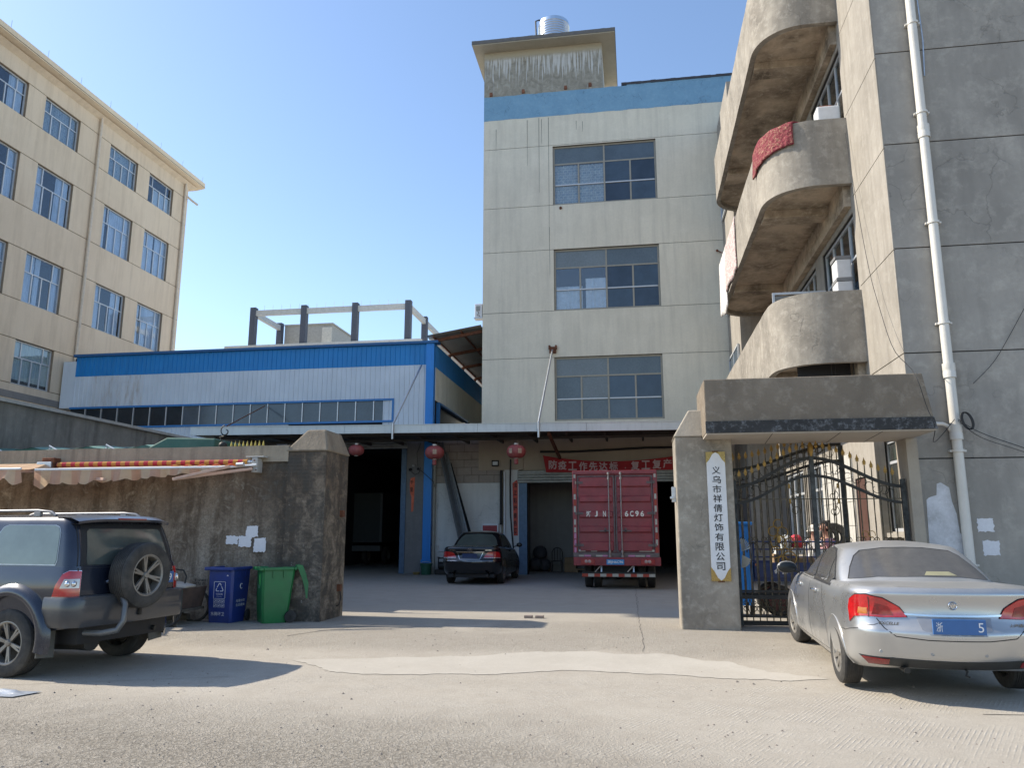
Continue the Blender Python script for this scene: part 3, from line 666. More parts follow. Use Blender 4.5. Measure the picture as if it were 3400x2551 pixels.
for i, (a, c, e, f) in enumerate(W):
    if i == 0: g = [gtu,gt1c]+[gtc]*4+[gt1,gt1b,gt1b,gt1]; cur = [(0.01,0.24,0.01,0.68,nw),(0.26,0.49,0.01,0.68,nw)]
    elif i == 1: g = [gtu2,gtu]+[gtc]*4+[gt1b,gt1,gt1,gt1b]; cur = [(0.3,0.49,0.02,0.52,MAT('curtain')),(0.02,0.27,0.02,0.4,MAT('curtain'))]
    else: g = [gtu2,gtu]+[gtu,glassy('tower_glass_dusty', (0.05,0.07,0.085), 0.12, 0.5, dust=0.45, dustc=(0.22,0.26,0.28)),gtu2,MC['tower_glass_dusty']]+[gt1,gt1c,gt1b,gt1]; cur = None
    w = window(TW, mpT, a, c, e, f, vT, hT, MAT('win_frame_tan'), g, d=0.1, fw=0.07, panes=pT, curtain=cur)
    b = MB(); fbox(b, mpT, a+0.1, (a+c)/2-0.04, e+(f-e)*0.34-0.02, e+(f-e)*0.34+0.025, 0.088, 0.1); fbox(b, mpT, (a+c)/2+0.04, c-0.1, e+(f-e)*0.34-0.02, e+(f-e)*0.34+0.025, 0.088, 0.1); b.build('glazing_bar', MAT('win_frame'), w)
# drip stains running from the roof, thin relief
dm = plain('black_run', (0.12,0.12,0.11), 0.9)
for xx, z0, z1 in ((-5.24,16.9,17.9),(-3.95,16.2,18.2),(-3.47,15.0,18.25),(-3.36,17.1,18.2),(-3.08,13.5,18.25),(-3.08,11.5,13.5),(-1.95,17.6,18.0),(-1.7,17.5,17.95)):
    b = MB(); b.prism([(xx-0.008,FY-0.001,z1),(xx+0.01,FY-0.001,z1),(xx+0.004,FY-0.001,z0),(xx-0.002,FY-0.001,z0)], (0,-0.004,0)); b.build('drip_stain', dm, TW)
b = MB(); b.lathe([(0.001,-0.06),(0.05,-0.06),(0.055,0)], (-2.62,FY,14.27), 'Y', 14); b.build('drain_spout', MAT('rust'), TW, smooth=40)
# ground floor of the tower
gf = plaster('ground_floor_render', (0.48,0.40,0.31), (0.31,0.26,0.2), (0.55,0.47,0.38), big=0.7, streak=0.2, bmp=0.2)
b = MB()
for q in cells(-4.15, 4.6, 0.1, 5.2, [(-4.0,2.6,-1,3.75)]): fbox(b, mpT, *q, 0.0, 0.24)
fbox(b, mpT, -5.85, -4.15, 3.92, 5.3, -0.05, 0.24); b.build('ground_floor_wall', gf, TW)
white_w = plaster('whitewash_wall', (0.72,0.71,0.67), (0.45,0.44,0.42), (0.78,0.77,0.74), big=0.8, streak=0.25, bmp=0.35, cracks=0.5, low=(0.2,1.5,(0.2,0.2,0.19)))
b = MB(); b.box(-7.6, -4.98, FY+0.02, FY+0.26, 0.1, 3.45); b.build('rendered_wall', white_w, TW)
b = MB(); b.box(-4.86, -4.31, FY-0.06, FY+0.24, 0.1, 3.92); b.build('pier', plaster('pier_white', (0.74,0.73,0.70), (0.5,0.5,0.48), (0.8,0.8,0.77), big=0.6, bmp=0.2), TW)
b = MB(); b.box(-4.98,-4.86,FY+0.1,FY+0.26,0.1,3.92); b.build('pier_return', gf, TW)
# concrete block wall laid in running bond
bm_ = plaster('block_grey', (0.40,0.345,0.30), (0.26,0.225,0.195), (0.50,0.44,0.385), big=2.5, streak=0.0, blotch=0.5, bmp=0.5, fine=40)
b = MB(); b.box(-7.6, -5.0, FY+0.06, FY+0.28, 3.45, 5.3); b.build('block_wall_bed', plain('mortar', (0.14,0.125,0.11), 0.95), TW)
bl_mesh = {}
z = 3.46; r = 0
while z < 5.28:
    x = -7.58-(0.28 if r % 2 else 0.0)
    while x < -5.05:
        a = max(x, -7.58); c = min(x+0.565, -5.02 if z < 3.9 else -5.86)
        if c-a > 0.06:
            b = MB(); b.box(a, c, FY+0.03+random.uniform(-0.006,0.006), FY+0.07, z, z+0.28); b.build('block', bm_, TW, bevel=0.006)
        x += 0.58
    z += 0.295; r += 1
# garage interior
b = MB(); b.box(-4.5, -1.0, 31.6, 31.8, 0.1, 4.2); b.box(-4.5,-4.3,FY+0.25,31.6,0.1,4.2); b.build('garage_wall', plaster('garage_render', (0.34,0.325,0.30), (0.19,0.18,0.165), (0.44,0.42,0.39), big=0.9, bmp=0.3), TW)
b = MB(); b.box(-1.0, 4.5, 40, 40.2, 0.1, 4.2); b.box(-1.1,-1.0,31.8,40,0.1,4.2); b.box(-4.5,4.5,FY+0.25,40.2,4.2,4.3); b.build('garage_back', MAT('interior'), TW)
b = MB(); b.box(-4.31, -4.0, FY-0.08, FY+0.2, 0.1, 3.5); b.build('door_frame', MAT('steel_blue'), TW, bevel=0.008)
shutter(TW, -4.35, 2.6, FY-0.1, 3.42, 3.86, plain('shutter_grey2', (0.42,0.43,0.40), 0.45, 0.4, dirt=(0.14,0.12,0.1)))
b = MB()
b = MB(); b.box(-1.95,-1.72,31.57,31.6,1.5,2.0); b.build('notice_paper', MAT('paper'), TW)

# stainless water tank on the hut roof
TK = thing('water_tank', 'ribbed stainless steel water tank standing on the roof hut', 'water tank', (-2.97, 30.2, 21.62))
prof = [(0.001,21.62),(0.66,21.62)]
z = 21.68
while z < 23.5: prof += [(0.66,z),(0.685,z+0.03),(0.66,z+0.06)]; z += 0.115
prof += [(0.66,23.62),(0.4,23.72),(0.001,23.76)]
b = MB(); b.lathe(prof, (-2.97,30.2,0), 'Z', 40); b.build('tank_shell', plain('stainless', (0.62,0.68,0.74), 0.28, 0.9, var=0.05), TK, smooth=35)
PP = thing('tank_pipe', 'black overflow pipe bent over the top of the water tank', 'pipe', (-3.7, 30.0, 21.62))
b = MB(); b.tube([(-3.7,30.0,21.62),(-3.72,30.0,22.8),(-3.75,30.0,23.74),(-3.6,30.0,23.78),(-3.35,30.05,23.7)], 0.035, 8); b.build('pipe', MAT('rope_black'), PP, smooth=50)
b = MB(); b.tube([(-3.52,30.0,23.74),(-3.35,30.05,23.7),(-3.28,30.1,23.62)], 0.055, 8); b.build('pipe_lagging', MAT('rope_black'), PP, smooth=50)

# air conditioner on the side of the tower
AC = thing('air_conditioner', 'small white air conditioner unit on the side of the grey tower', 'air conditioner', (-5.98, 28.75, 9.95))
b = MB(); b.box(-6.08, -5.78, 28.66, 28.96, 9.95, 10.5); b.build('casing', MAT('white_paint'), AC, bevel=0.02)
b = MB(); b.box(-6.02,-5.86,28.645,28.66,10.2,10.4); b.build('grille', plain('vent_grey', (0.3,0.3,0.28), 0.6), AC)
b = MB(); b.tube([(-5.95,28.64,10.18),(-5.9,28.6,10.1),(-5.98,28.62,10.03),(-5.85,28.64,9.98)], 0.012, 5); b.build('cable', MAT('rope_black'), AC)
b = MB(); b.box(-6.1,-5.76,28.6,29.0,9.89,9.93); b.build('bracket', MAT('galv'), AC)

# lean-to roof over the alley
LT = thing('alley_roof', 'rusty steel framed corrugated roof spanning the alley beside the tower', 'lean-to roof', (-6.8, 28.9, 9.0))
cm = sheet_metal('alley_sheet', (0.36,0.35,0.32), 0.6, 0.2, stain=(0.2,0.12,0.06), st=0.6, ax=(1,1,1))
ang = (9.36-9.03)/(7.85-5.78)
def aroof(s_, t_, off=0.0): x = -7.95+2.17*s_; return (x, 28.45+14*t_, 9.02+(x+7.95)*ang+0.22+off)
for k in range(14):
    b = MB(); n = 12; y0 = 28.45+k*1.0
    for i in range(n+1):
        yy = y0+i/n; h = 0.028*math.cos(2*math.pi*i/4)
        for x in (-7.98, -5.78): b.v.append(Vector((x, yy, 9.2+(x+7.95)*ang+h)))
        for x in (-7.98, -5.78): b.v.append(Vector((x, yy, 9.206+(x+7.95)*ang+h)))
    for i in range(n): a = 4*i; b.f += [(a, a+4, a+5, a+1), (a+2, a+3, a+7, a+6)]
    b.f += [(0,1,3,2),(4*n,4*n+2,4*n+3,4*n+1)]
    b.build('roof_sheet', cm, LT, smooth=60)
for yy in (28.75, 31.3, 33.9, 36.6):
    b = MB(); b.beam((-7.7,yy,9.08),(-5.8,yy,9.38), 0.08, 0.12); b.build('rafter', MAT('rust'), LT)
    b = MB(); b.beam((-7.72,yy,8.95),(-7.72,yy,9.1), 0.1, 0.1); b.build('post', MAT('rust'), LT)
for xx in (-7.7, -6.6):
    b = MB(); b.beam((xx,28.5,9.14+(xx+7.95)*ang),(xx,42,9.14+(xx+7.95)*ang), 0.05, 0.07); b.build('purlin', MAT('rust'), LT)
b = MB(); b.beam((-7.72,28.8,8.92),(-7.72,42,8.92), 0.06, 0.06); b.build('side_rail', MAT('rust'), LT)

# ------------------------------------------------------------ old wall at far left
OW = thing('old_wall', 'dark mildewed side wall with a pale coping rising at far left', 'wall', (-14.6, 20, 0.1))
b = MB(); b.box(-14.9, -14.6, 14.5, 23.7, 0.1, 4.62); b.build('wall', plaster('mildew_wall', (0.24,0.235,0.215), (0.05,0.05,0.048), (0.38,0.37,0.35), big=0.9, streak=0.75, blotch=0.4, bmp=0.6, s_scale=2.2), OW)
b = MB(); b.box(-14.98, -14.5, 14.4, 23.8, 4.62, 4.7); b.build('coping', plain('coping_pale', (0.4,0.4,0.38), 0.8, dirt=(0.15,0.14,0.13)), OW)
# ------------------------------------------------------------ right concrete building with curved balconies
RBd = thing('balcony_building', 'tall raw cement building at right with stacked curved balconies', 'building', (4.5, 13.45, 0.1))
RX, RY = 4.5, 13.45
side_m = plaster('side_cement', (0.375,0.345,0.30), (0.21,0.19,0.16), (0.47,0.44,0.385), big=0.8, streak=0.6, blotch=0.6, bmp=0.35, fine=14, s_scale=3.5)
front_m = plaster('front_cement', (0.37,0.345,0.305), (0.16,0.15,0.135), (0.56,0.52,0.45), big=0.55, streak=0.45, blotch=0.6, bmp=0.75, fine=9, cracks=0.5, s_scale=1.6, low=(0.3,2.6,(0.36,0.33,0.28)))
jd = plain('cement_joint', (0.05,0.05,0.05), 0.95)
facade(RBd, planeY(RY), RX+0.0225, 13.0, 0.1, 17.5, [], [2.79,4.56,6.41,8.35,10.14,11.95,13.8,15.6], [], front_m, jd, gap=0.022, b0=0.2)
mpR = planeXneg(RX)
sH = [(13.75,15.0,1.62,3.25)]
facade(RBd, mpR, RY+0.001, 15.45, 0.1, 17.5, sH, [4.56,6.39,8.28,10.05,11.9,13.75,15.6], [], side_m, jd, gap=0.018, b0=0.024)
whs = []
for fl in (5.0, 8.7, 12.4):
    for (a, c) in ((15.55,18.2),(18.9,21.5),(22.1,24.7)): whs.append((a, c, fl+0.55, fl+3.0))
gH = [(16.0,17.0,0.1,2.7),(19.9,21.5,1.2,3.3),(22.0,24.4,1.2,3.3)]
facade(RBd, mpR, 15.451, 28.55, 0.1, 17.5, whs+gH, [4.4], [], side_m, jd, gap=0.018)
b = MB(); b.box(RX+0.245, 13.0, RY+0.3, 28.5, 17.3, 17.5); b.box(12.8,13.0,RY+0.25,28.5,0.1,17.3); b.box(RX+.25,12.8,28.3,28.5,0.1,17.3); b.build('roof', jd, RBd)
wg = MAT('win_frame'); gR = see_through('balcony_glass', (0.5,0.6,0.62), refl=0.06, dust=0.12)
for (a, c, e, f) in whs:
    window(RBd, mpR, a, c, e, f, [(0.25,0,1),(0.5,0,1),(0.75,0,1)], [(0.66,0,1)], wg, gR, d=0.08, fw=0.06,
           panes=[(i/4,(i+1)/4,lo_,hi) for i in range(4) for lo_, hi in ((0,0.66),(0.66,1))], curtain=[(0.5,0.75,0,0.64,MAT('curtain'))] if a > 18.5 else None)
window(RBd, mpR, 13.75, 15.0, 1.62, 3.25, [(0.5,0,0.75)], [(0.75,0,1)], wg, see_through('gate_glass', (0.5,0.6,0.55), refl=0.1, dust=0.2), d=0.06, fw=0.06, panes=[(0,1,0.75,1),(0,0.5,0,0.75),(0.5,1,0,0.75)], curtain=[(0,1,0.75,1,plain('green_film',(0.25,0.32,0.27),0.6))])
for (a, c, e, f) in gH[1:]:
    window(RBd, mpR, a, c, e, f, [(0.33,0,1),(0.66,0,1)], [(0.7,0,1)], wg, gR, d=0.06, fw=0.08, panes=[(i/3,(i+1)/3,0,1) for i in range(3)])
b = MB(); b.box(4.42, 4.5, 15.0, 15.25, 1.5, 1.6); b.box(4.4,4.5,13.7,15.05,1.52,1.6); b.build('window_sill', side_m, RBd)
b = MB(); b.box(4.53,4.6,16.0,17.0,0.1,2.7); b.build('door', plain('brown_door', (0.09,0.045,0.035), 0.5, dirt=(0.15,0.1,0.08)), RBd)
b = MB(); b.box(4.46,4.53,15.98,16.06,0.1,2.7); b.build('door_edge', plain('red_edge', (0.32,0.05,0.03), 0.6), RBd)
# white tile dado
tile = plain('wall_tile', (0.62,0.6,0.55), 0.35, var=0.05)
for j in range(5):
    for i in range(9):
        y0 = 17.1+i*0.30; z0 = 0.75+j*0.5
        b = MB(); b.box(4.475, 4.499, y0+0.006, y0+0.294, z0+0.006, z0+0.494); b.build('wall_tile', tile, RBd)
# block at the far end of the balconies
b = MB(); b.box(3.55, 4.5, 25.42, 28.55, 0.1, 17.2); o = b.build('end_bay', side_m, RBd)
for zz in (4.9, 8.6, 12.3):
    window(RBd, planeXneg(3.5), 25.75, 28.2, zz+0.8, zz+2.9, [(0.5,0,1)], [(0.65,0,1)], wg, gt1, d=-0.02, fw=0.06, panes=[(0,0.5,0,0.65),(0.5,1,0,0.65),(0,0.5,0.65,1),(0.5,1,0.65,1)], back=False)
def balcony_outline(off=0.0, n=12):
    xo = 2.87+off; y0 = 15.42+off; y1 = 25.28-off; P = [(4.5, y0)]
    rx, ry = 1.05-off*0.6, 1.1-off*0.6
    for i in range(n+1):
        a = math.pi/2*i/n; P.append((xo+rx-rx*math.sin(a)**0.9, y0+ry-ry*math.cos(a)**0.9 if i < n else y0+ry))
    for i in range(1, 24): P.append((xo, y0+ry+(y1-y0-2*ry)*i/24))
    for i in range(n+1):
        a = math.pi/2*i/n; P.append((xo+rx-rx*math.cos(a), y1-ry+ry*math.sin(a)))
    P.append((4.5, y1)); return P
bal_m = plaster('balcony_cement', (0.39,0.355,0.30), (0.165,0.148,0.125), (0.52,0.48,0.415), big=1.1, streak=0.45, blotch=0.85, bmp=0.7, fine=12, spots=0.25, cracks=0.5)
sof_m = plaster('soffit_cement', (0.62,0.51,0.385), (0.07,0.057,0.043), (0.72,0.63,0.50), big=1.3, streak=0.0, blotch=0.9, bmp=0.6, fine=8, cracks=0.7)
for bi, bz in enumerate((4.86, 8.56, 12.24)):
    b = MB(); O = balcony_outline(0); I = balcony_outline(0.12); n = len(O); rows_ = 7
    for j in range(rows_+1):
        zz = bz+1.45*j/rows_
        for (x, y) in O:
            w_ = 0.008*noise.noise(Vector((x*2, y*2, zz*2+bi*9))); b.v.append(Vector((x+w_ if x < 4.4 else x, y+w_, zz+0.006*noise.noise(Vector((x*3,y*3,bi))) )))
    for j in range(rows_):
        for i in range(n-1): a = j*n+i; b.f.append((a+1, a, a+n, a+n+1))
    k0 = len(b.v); b.v += [Vector((x, y, bz+1.45)) for (x, y) in I] + [Vector((x, y, bz)) for (x, y) in I] + [Vector((x, y, bz+0.12)) for (x, y) in I]
    for i in range(n-1):
        t_ = rows_*n+i; b.f += [(t_+1, t_, k0+i, k0+i+1), (i, i+1, k0+n+i+1, k0+n+i), (k0+i+1, k0+i, k0+2*n+i, k0+2*n+i+1)]
        b.f.append((k0+n+i, k0+n+i+1, k0+2*n+i+1, k0+2*n+i))
    b.build('balcony_parapet', bal_m, RBd, smooth=35, fix=True)
    b = MB(); J = balcony_outline(0.05); b.v = [Vector((x, y, bz+0.12)) for (x, y) in J] + [Vector((x, y, bz+0.22)) for (x, y) in J]; n = len(J)
    b.f = [tuple(range(n)), tuple(range(2*n-1, n-1, -1))]; b.build('balcony_slab', sof_m, RBd, fix=True)
    for yy in (17.1, 22.5):
        b = MB(); b.box(3.0, 4.49, yy-0.25, yy+0.2, bz-0.06, bz+0.119); b.build('balcony_beam', sof_m, RBd, bevel=0.01)
    b = MB(); b.box(4.36, 4.499, 15.6, 25.2, bz-0.42, bz+0.118); b.build('edge_beam', sof_m, RBd)
b = MB(); b.box(3.3, 4.3, 15.9, 16.0, 4.4, 4.97); b.build('dark_hole_panel', MAT('interior'), RBd)  # near-black panel standing in for the dark hole under the lowest balcony
for q in ((3.9,15.75),(3.98,15.8),(4.3,15.7)):
    b = MB(); b.tube([(q[0],q[1],4.97),(q[0]+0.01,q[1],4.2),(q[0]-0.01,q[1],3.98)], 0.008, 4); b.build('loose_wire', MAT('rope_black'), RBd)
# cut limewash patches
lime = plaster('limewash', (0.74,0.74,0.76), (0.6,0.6,0.62), (0.8,0.8,0.82), big=3, streak=0.3, bmp=0.3)
def patch(root, mp, u0, u1, v0, v1, mat, seed=0, d=-0.004, n=9, j=0.012, name='limewash_patch', ragged=0.0):
    random.seed(seed); P = []
    for k in range(n): P.append((u0+(u1-u0)*k/n, v0+random.uniform(-j, j)-(random.random()**4)*ragged))
    for k in range(n): P.append((u1+random.uniform(-j, j), v0+(v1-v0)*k/n))
    for k in range(n): P.append((u1-(u1-u0)*k/n, v1+random.uniform(-j, j)))
    for k in range(n): P.append((u0+random.uniform(-j, j), v1-(v1-v0)*k/n))
    b = MB(); A = [Vector(mp(u, v, d)) for (u, v) in P]; e = Vector(mp(0,0,-d))-Vector(mp(0,0,0)); b.prism(A, e*0.9)
    return b.build(name, mat, root)
mpB = planeY(RY)
patch(RBd, mpB, 5.34, 5.58, 1.62, 1.83, lime, 1); patch(RBd, mpB, 5.38, 5.63, 1.25, 1.48, lime, 2)
b = MB(); P = [(4.62,2.12),(4.66,2.16),(4.78,2.2),(4.80,2.38),(4.86,2.4),(4.98,2.32),(5.0,2.1),(5.05,1.9),(5.07,1.6),(5.16,1.52),(5.2,1.3),(5.18,1.0),(4.62,0.95),(4.6,1.5)]
b.prism([(x,RY-0.005,z) for (x, z) in P], (0,0.0045,0)); b.build('limewash_patch', plaster('limewash_thin', (0.72,0.73,0.76), (0.42,0.42,0.42), (0.8,0.8,0.83), big=3, streak=0.4, blotch=0.9, bmp=0.4), RBd)

# drainpipe down the front
DP = thing('white_drainpipe', 'long white plastic drainpipe running down the raw cement front', 'drainpipe', (5.14, 13.36, 0.1))
b = MB(); b.tube([(5.22,13.36,17.3),(5.16,13.36,10.6),(5.14,13.36,5.15),(5.14,13.36,0.25)], 0.076, 16); b.build('pipe', MAT('pvc'), DP, smooth=50)
for zz in (14.2, 12.4, 10.62, 8.86, 6.81, 6.48-1.45, 2.9, 1.1):
    b = MB(); b.lathe([(0.083,zz-0.02),(0.095,zz-0.02),(0.095,zz+0.02),(0.083,zz+0.02)], (5.14+max(0,(zz-5))*0.005,13.36,0), 'Z', 16); b.box(5.02+max(0,(zz-5))*0.005,5.27+max(0,(zz-5))*0.005,13.36,13.44,zz-0.015,zz+0.015); b.build('pipe_clamp', MAT('pvc'), DP, smooth=40)
for zz in (8.5, 4.22, 3.2):
    b = MB(); b.lathe([(0.083,zz-0.12),(0.097,zz-0.12),(0.097,zz-0.02),(0.092,zz),(0.097,zz+0.02),(0.097,zz+0.12),(0.083,zz+0.12)], (5.14+max(0,(zz-5))*0.005,13.36,0), 'Z', 16); b.build('pipe_socket', MAT('pvc'), DP, smooth=40)
b = MB(); b.tube([(4.5,13.3,3.36),(4.95,13.34,3.34),(5.03,13.35,3.3),(5.07,13.36,3.22)], 0.03, 10); b.build('branch_pipe', MAT('pvc'), DP, smooth=50)
b = MB(); b.tube([(5.3,13.4,11.4),(5.33,13.41,10.3),(5.29,13.41,9.6)], 0.012, 6); b.build('thin_conduit', MAT('galv'), DP)

# ------------------------------------------------------------ gatehouse: pillar, slab
GH = thing('gatehouse', 'cement gateway with a heavy slab roof carried on a tapered pillar', 'gateway', (1.1, 12.93, 0.1))
gp = plaster('gate_pillar_cement', (0.37,0.33,0.27), (0.17,0.15,0.122), (0.53,0.485,0.41), big=1.3, streak=0.45, blotch=0.85, bmp=0.9, fine=12, cracks=0.4, low=(0.1,0.7,(0.3,0.26,0.21)))
def frustum(b, x0, x1, y0, y1, z0, X0_, X1_, Y0_, Y1_, z1):
    return b.add([(x0,y0,z0),(x1,y0,z0),(x1,y1,z0),(x0,y1,z0),(X0_,Y0_,z1),(X1_,Y0_,z1),(X1_,Y1_,z1),(X0_,Y1_,z1)],
                 [(0,3,2,1),(4,5,6,7),(0,1,5,4),(1,2,6,5),(2,3,7,6),(3,0,4,7)])
b = MB(); b.box(0.65, 1.56, 12.93, 13.72, 0.05, 3.16); b.build('pillar', gp, GH, bevel=0.02)
b = MB(); frustum(b, 0.63, 1.56, 12.91, 13.74, 3.16, 0.9, 1.5, 13.05, 13.6, 3.62); b.build('pillar_cap', plaster('cap_cement', (0.46,0.41,0.335), (0.28,0.25,0.2), (0.56,0.51,0.43), big=1.5, bmp=0.6), GH, bevel=0.02)
b = MB(); b.prism([(1.1,12.25,3.13),(4.46,12.25,3.13),(4.33,12.25,3.98),(1.1,12.25,3.98)], (0,1.48,0)); b.build('slab_roof', plaster('pebble_dash', (0.25,0.205,0.155), (0.12,0.10,0.078), (0.42,0.37,0.295), big=0.8, streak=0.3, blotch=0.7, bmp=1.5, fine=34, spots=0.35), GH, bevel=0.015)
b = MB(); b.prism([(1.1,12.235,3.125),(4.47,12.235,3.125),(4.43,12.235,3.31),(1.1,12.235,3.31)], (0,0.02,0)); b.build('slab_edge_band', plaster('tar_band', (0.055,0.055,0.055), (0.03,0.03,0.03), (0.32,0.33,0.34), big=2.2, streak=0.0, blotch=0.9, bmp=0.8), GH)
b = MB(); b.box(1.11, 4.45, 12.26, 13.72, 3.105, 3.129); b.build('slab_soffit', plaster('pale_soffit', (0.47,0.42,0.36), (0.33,0.29,0.24), (0.52,0.48,0.42), big=1.0, streak=0.0, bmp=0.2), GH)
for xx in (2.15, 3.15, 3.75):
    b = MB(); b.beam((xx-0.05,12.27,3.103),(xx+0.06,13.7,3.103), 0.008, 0.004); b.build('formwork_line', jd, GH)
b = MB(); b.box(4.33, 4.5, 13.25, 13.75, 0.1, 3.1); b.build('gate_jamb', plaster('jamb_cement', (0.42,0.37,0.30), (0.2,0.18,0.155), (0.44,0.41,0.35), big=1.5, streak=0.5, bmp=0.5), GH)
b = MB(); b.box(4.32, 4.5, 14.9, 15.6, 0.1, 3.3)
b.build('inner_jamb', side_m, RBd)
# company sign board
SG = thing('company_sign', 'long white vertical name board with black characters and brass corners on pillar', 'sign', (1.29, 12.9, 1.0))
b = MB(); x0, x1, z0, z1 = 1.145, 1.435, 0.86, 2.89; mid = (x0+x1)/2
P = [(mid,z0),(mid-0.05,z0+0.04),(mid-0.10,z0+0.14),(x0,z0+0.2),(x0,z1-0.17),(mid-0.10,z1-0.12),(mid-0.05,z1-0.03),(mid,z1),(mid+0.05,z1-0.03),(mid+0.10,z1-0.12),(x1,z1-0.17),(x1,z0+0.2),(mid+0.10,z0+0.14),(mid+0.05,z0+0.04)]
b.prism([(x,12.885,z) for (x, z) in P], (0,0.045,0)); b.build('board', plain('sign_white', (0.66,0.66,0.66), 0.5, var=0.05, dirt=(0.5,0.47,0.4), dirt_amt=0.25), SG)
brass = plain('brass', (0.36,0.25,0.09), 0.35, 0.8, var=0.35, scale=60, dirt=(0.12,0.08,0.03))
for (za, zb) in ((z0-0.01, z0+0.2), (z1-0.2, z1+0.01)):
    b = MB(); b.box(x0-0.008, x1+0.008, 12.9, 12.928, za, zb); b.build('brass_corner', brass, SG)
for i, ch in enumerate('义乌市祥倩灯饰有限公司'):
    text('character', ch, MAT('black_ink'), SG, (mid, 12.885, z1-0.29-i*0.152), (1,0,0), (0,0,1), w=0.135, h=0.125, depth=0.003, bold=0.012)
for zz in (z0-0.015, z1+0.015):
    b = MB(); b.box(mid-0.05,mid+0.05,12.9,12.93,zz-0.01,zz+0.01); b.build('hanger', MAT('rust'), SG)

# ------------------------------------------------------------ wrought iron gates
iron, gold, bar_m = MAT('dark_iron'), MAT('gold_paint'), MAT('iron_bar')
spear_me = None
def spear(x, y, z, root, s=1.0):
    b = MB(); P = [(0,0.15),(0.012,0.11),(0.033,0.06),(0.02,0.065),(0.026,0.03),(0.008,0.035),(0.008,0)]
    P = P + [(-a, c) for (a, c) in reversed(P[1:])]
    b.prism([(x+a*s, y-0.006, z+c*s) for (a, c) in P], (0,0.012,0)); return b.build('spear_head', gold, root)
def spiral(c, r0, r1, a0, turns, n=16, y=0):
    return [(c[0]+(r0+(r1-r0)*i/n)*math.cos(a0+turns*2*math.pi*i/n), y, c[1]+(r0+(r1-r0)*i/n)*math.sin(a0+turns*2*math.pi*i/n)) for i in range(n+1)]
def scroll(root, x, z, w, h, y, mat, name='scroll', flip=1):
    b = MB()
    for s in (-1, 1):
        top = spiral((x+s*w*0.45, z+h*0.72), 0.012, w*0.36, -math.pi/2, s*1.1*flip, 14, y); b.tube(top, 0.006, 4)
        e = top[-1]; b.tube([e, (x+s*w*0.15, y, z+h*0.35), (x, y, z)], 0.006, 4)
    return b.build(name, mat, root)
def gate(root, x0, x1, y, arch1, arch2, posts, bars_dx=0.105, low=True, sp=0.2, half=False):
    for fz, th in ((arch1, 0.05), (arch2, 0.045)):
        b = MB(); n = 26; pts = [(x0+(x1-x0)*i/n, y, fz(x0+(x1-x0)*i/n)) for i in range(n+1)]
        for p_, q_ in zip(pts, pts[1:]): b.beam(p_, q_, 0.05, th)
        b.build('arched_rail', iron, root)
    x = x0+0.09
    i = 0
    while x < x1-0.03:
        if not any(abs(x-p_) < 0.05 for p_ in posts):
            zt = arch1(x)+sp; b = MB(); n = 14
            pts = [(x+0.0015*math.sin(k*2.4), y+0.0015*math.cos(k*2.4), 0.2+(zt-0.2)*k/n) for k in range(n+1)]
            b.tube(pts, [0.012 if k % 2 else 0.0088 for k in range(n+1)], 5); b.build('gate_bar', bar_m, root); spear(x, y, zt-0.02, root)
            if 0 < i: 
                zc = (arch1(x-0.05)+arch2(x-0.05))/2; b = MB(); b.tube(spiral((x-0.05, zc), 0.045, 0.095, i*1.9, 0.7, 12, y-0.01), 0.005, 4); b.build('scroll', iron, root)
        x += bars_dx; i += 1
    if low:
        for zz, th in ((0.67,0.03),(0.575,0.06),(0.27,0.03),(0.17,0.07)):
            b = MB(); b.box(x0, x1, y-0.02, y+0.02, zz-th/2, zz+th/2); b.build('cross_rail', iron, root)
        b = MB(); b.box(x0,x1,y-0.008,y+0.008,1.9+0.24,1.915+0.24); b.build('thin_rail', bar_m, root)
        x = x0+0.15
        while x < x1-0.05:
            scroll(root, x, 0.3, 0.16, 0.25, y-0.012, bar_m); scroll(root, x, 0.54, 0.14, -0.2, y-0.012, bar_m, flip=-1)
            scroll(root, x, 1.28, 0.17, 0.3, y-0.014, bar_m); x += 0.21
    for p_ in posts:
        b = MB(); b.box(p_-0.035, p_+0.035, y-0.035, y+0.035, 0.12, min(3.08, max(arch1(p_)+0.12, 1))); b.build('gate_post', plain('flaked_post', (0.022,0.025,0.024), 0.6, var=0.5, scale=20, dirt=(0.2,0.22,0.22), dirt_amt=0.35, bmp=0.6), root)
xc = 2.88
def ar(zp, ze, x0=1.6, x1=4.3):
    def f(x):
        w_ = (xc-x0) if x < xc else (x1-xc); k = min(1, abs(x-xc)/w_); return ze+(zp-ze)*0.5*(1+math.cos(math.pi*k))
    return f
IG = thing('iron_gate', 'closed double wrought iron gate with gold spear tips and arched rails', 'gate', (2.9, 13.4, 0.1))
gate(IG, 1.62, 4.28, 13.4, ar(2.82, 2.34), ar(2.53, 2.08), [1.62, 2.88, 4.27], sp=0.17)
b = MB(); b.lathe([(0.001,0),(0.04,0.02),(0.05,0.1),(0.045,0.2),(0.02,0.25),(0.001,0.26)], (2.88,13.4,2.83), 'Z', 10); b.build('gold_finial', gold, IG, smooth=50)
for s in (-1, 1):
    b = MB(); b.tube(spiral((2.88+s*0.11, 2.95), 0.02, 0.1, math.pi/2, s*1.2, 18, 13.38), 0.006, 4); b.build('finial_scroll', bar_m, IG)
    for zz in (2.2, 1.95):
        b = MB(); b.tube(spiral((2.88+s*0.3, zz), 0.02, 0.09, 0.5, s*1.1, 16, 13.38), 0.006, 4); b.tube([(2.88+s*0.3,13.38,zz-0.09),(2.88+s*0.36,13.38,zz+0.14)], 0.006, 4); b.build('leaf_scroll', bar_m, IG)
        b = MB(); b.sphere((2.88+s*0.38,13.375,zz+0.16), 0.018, 0.008, 0.045, 8, 6); b.build('gold_leaf', gold, IG)
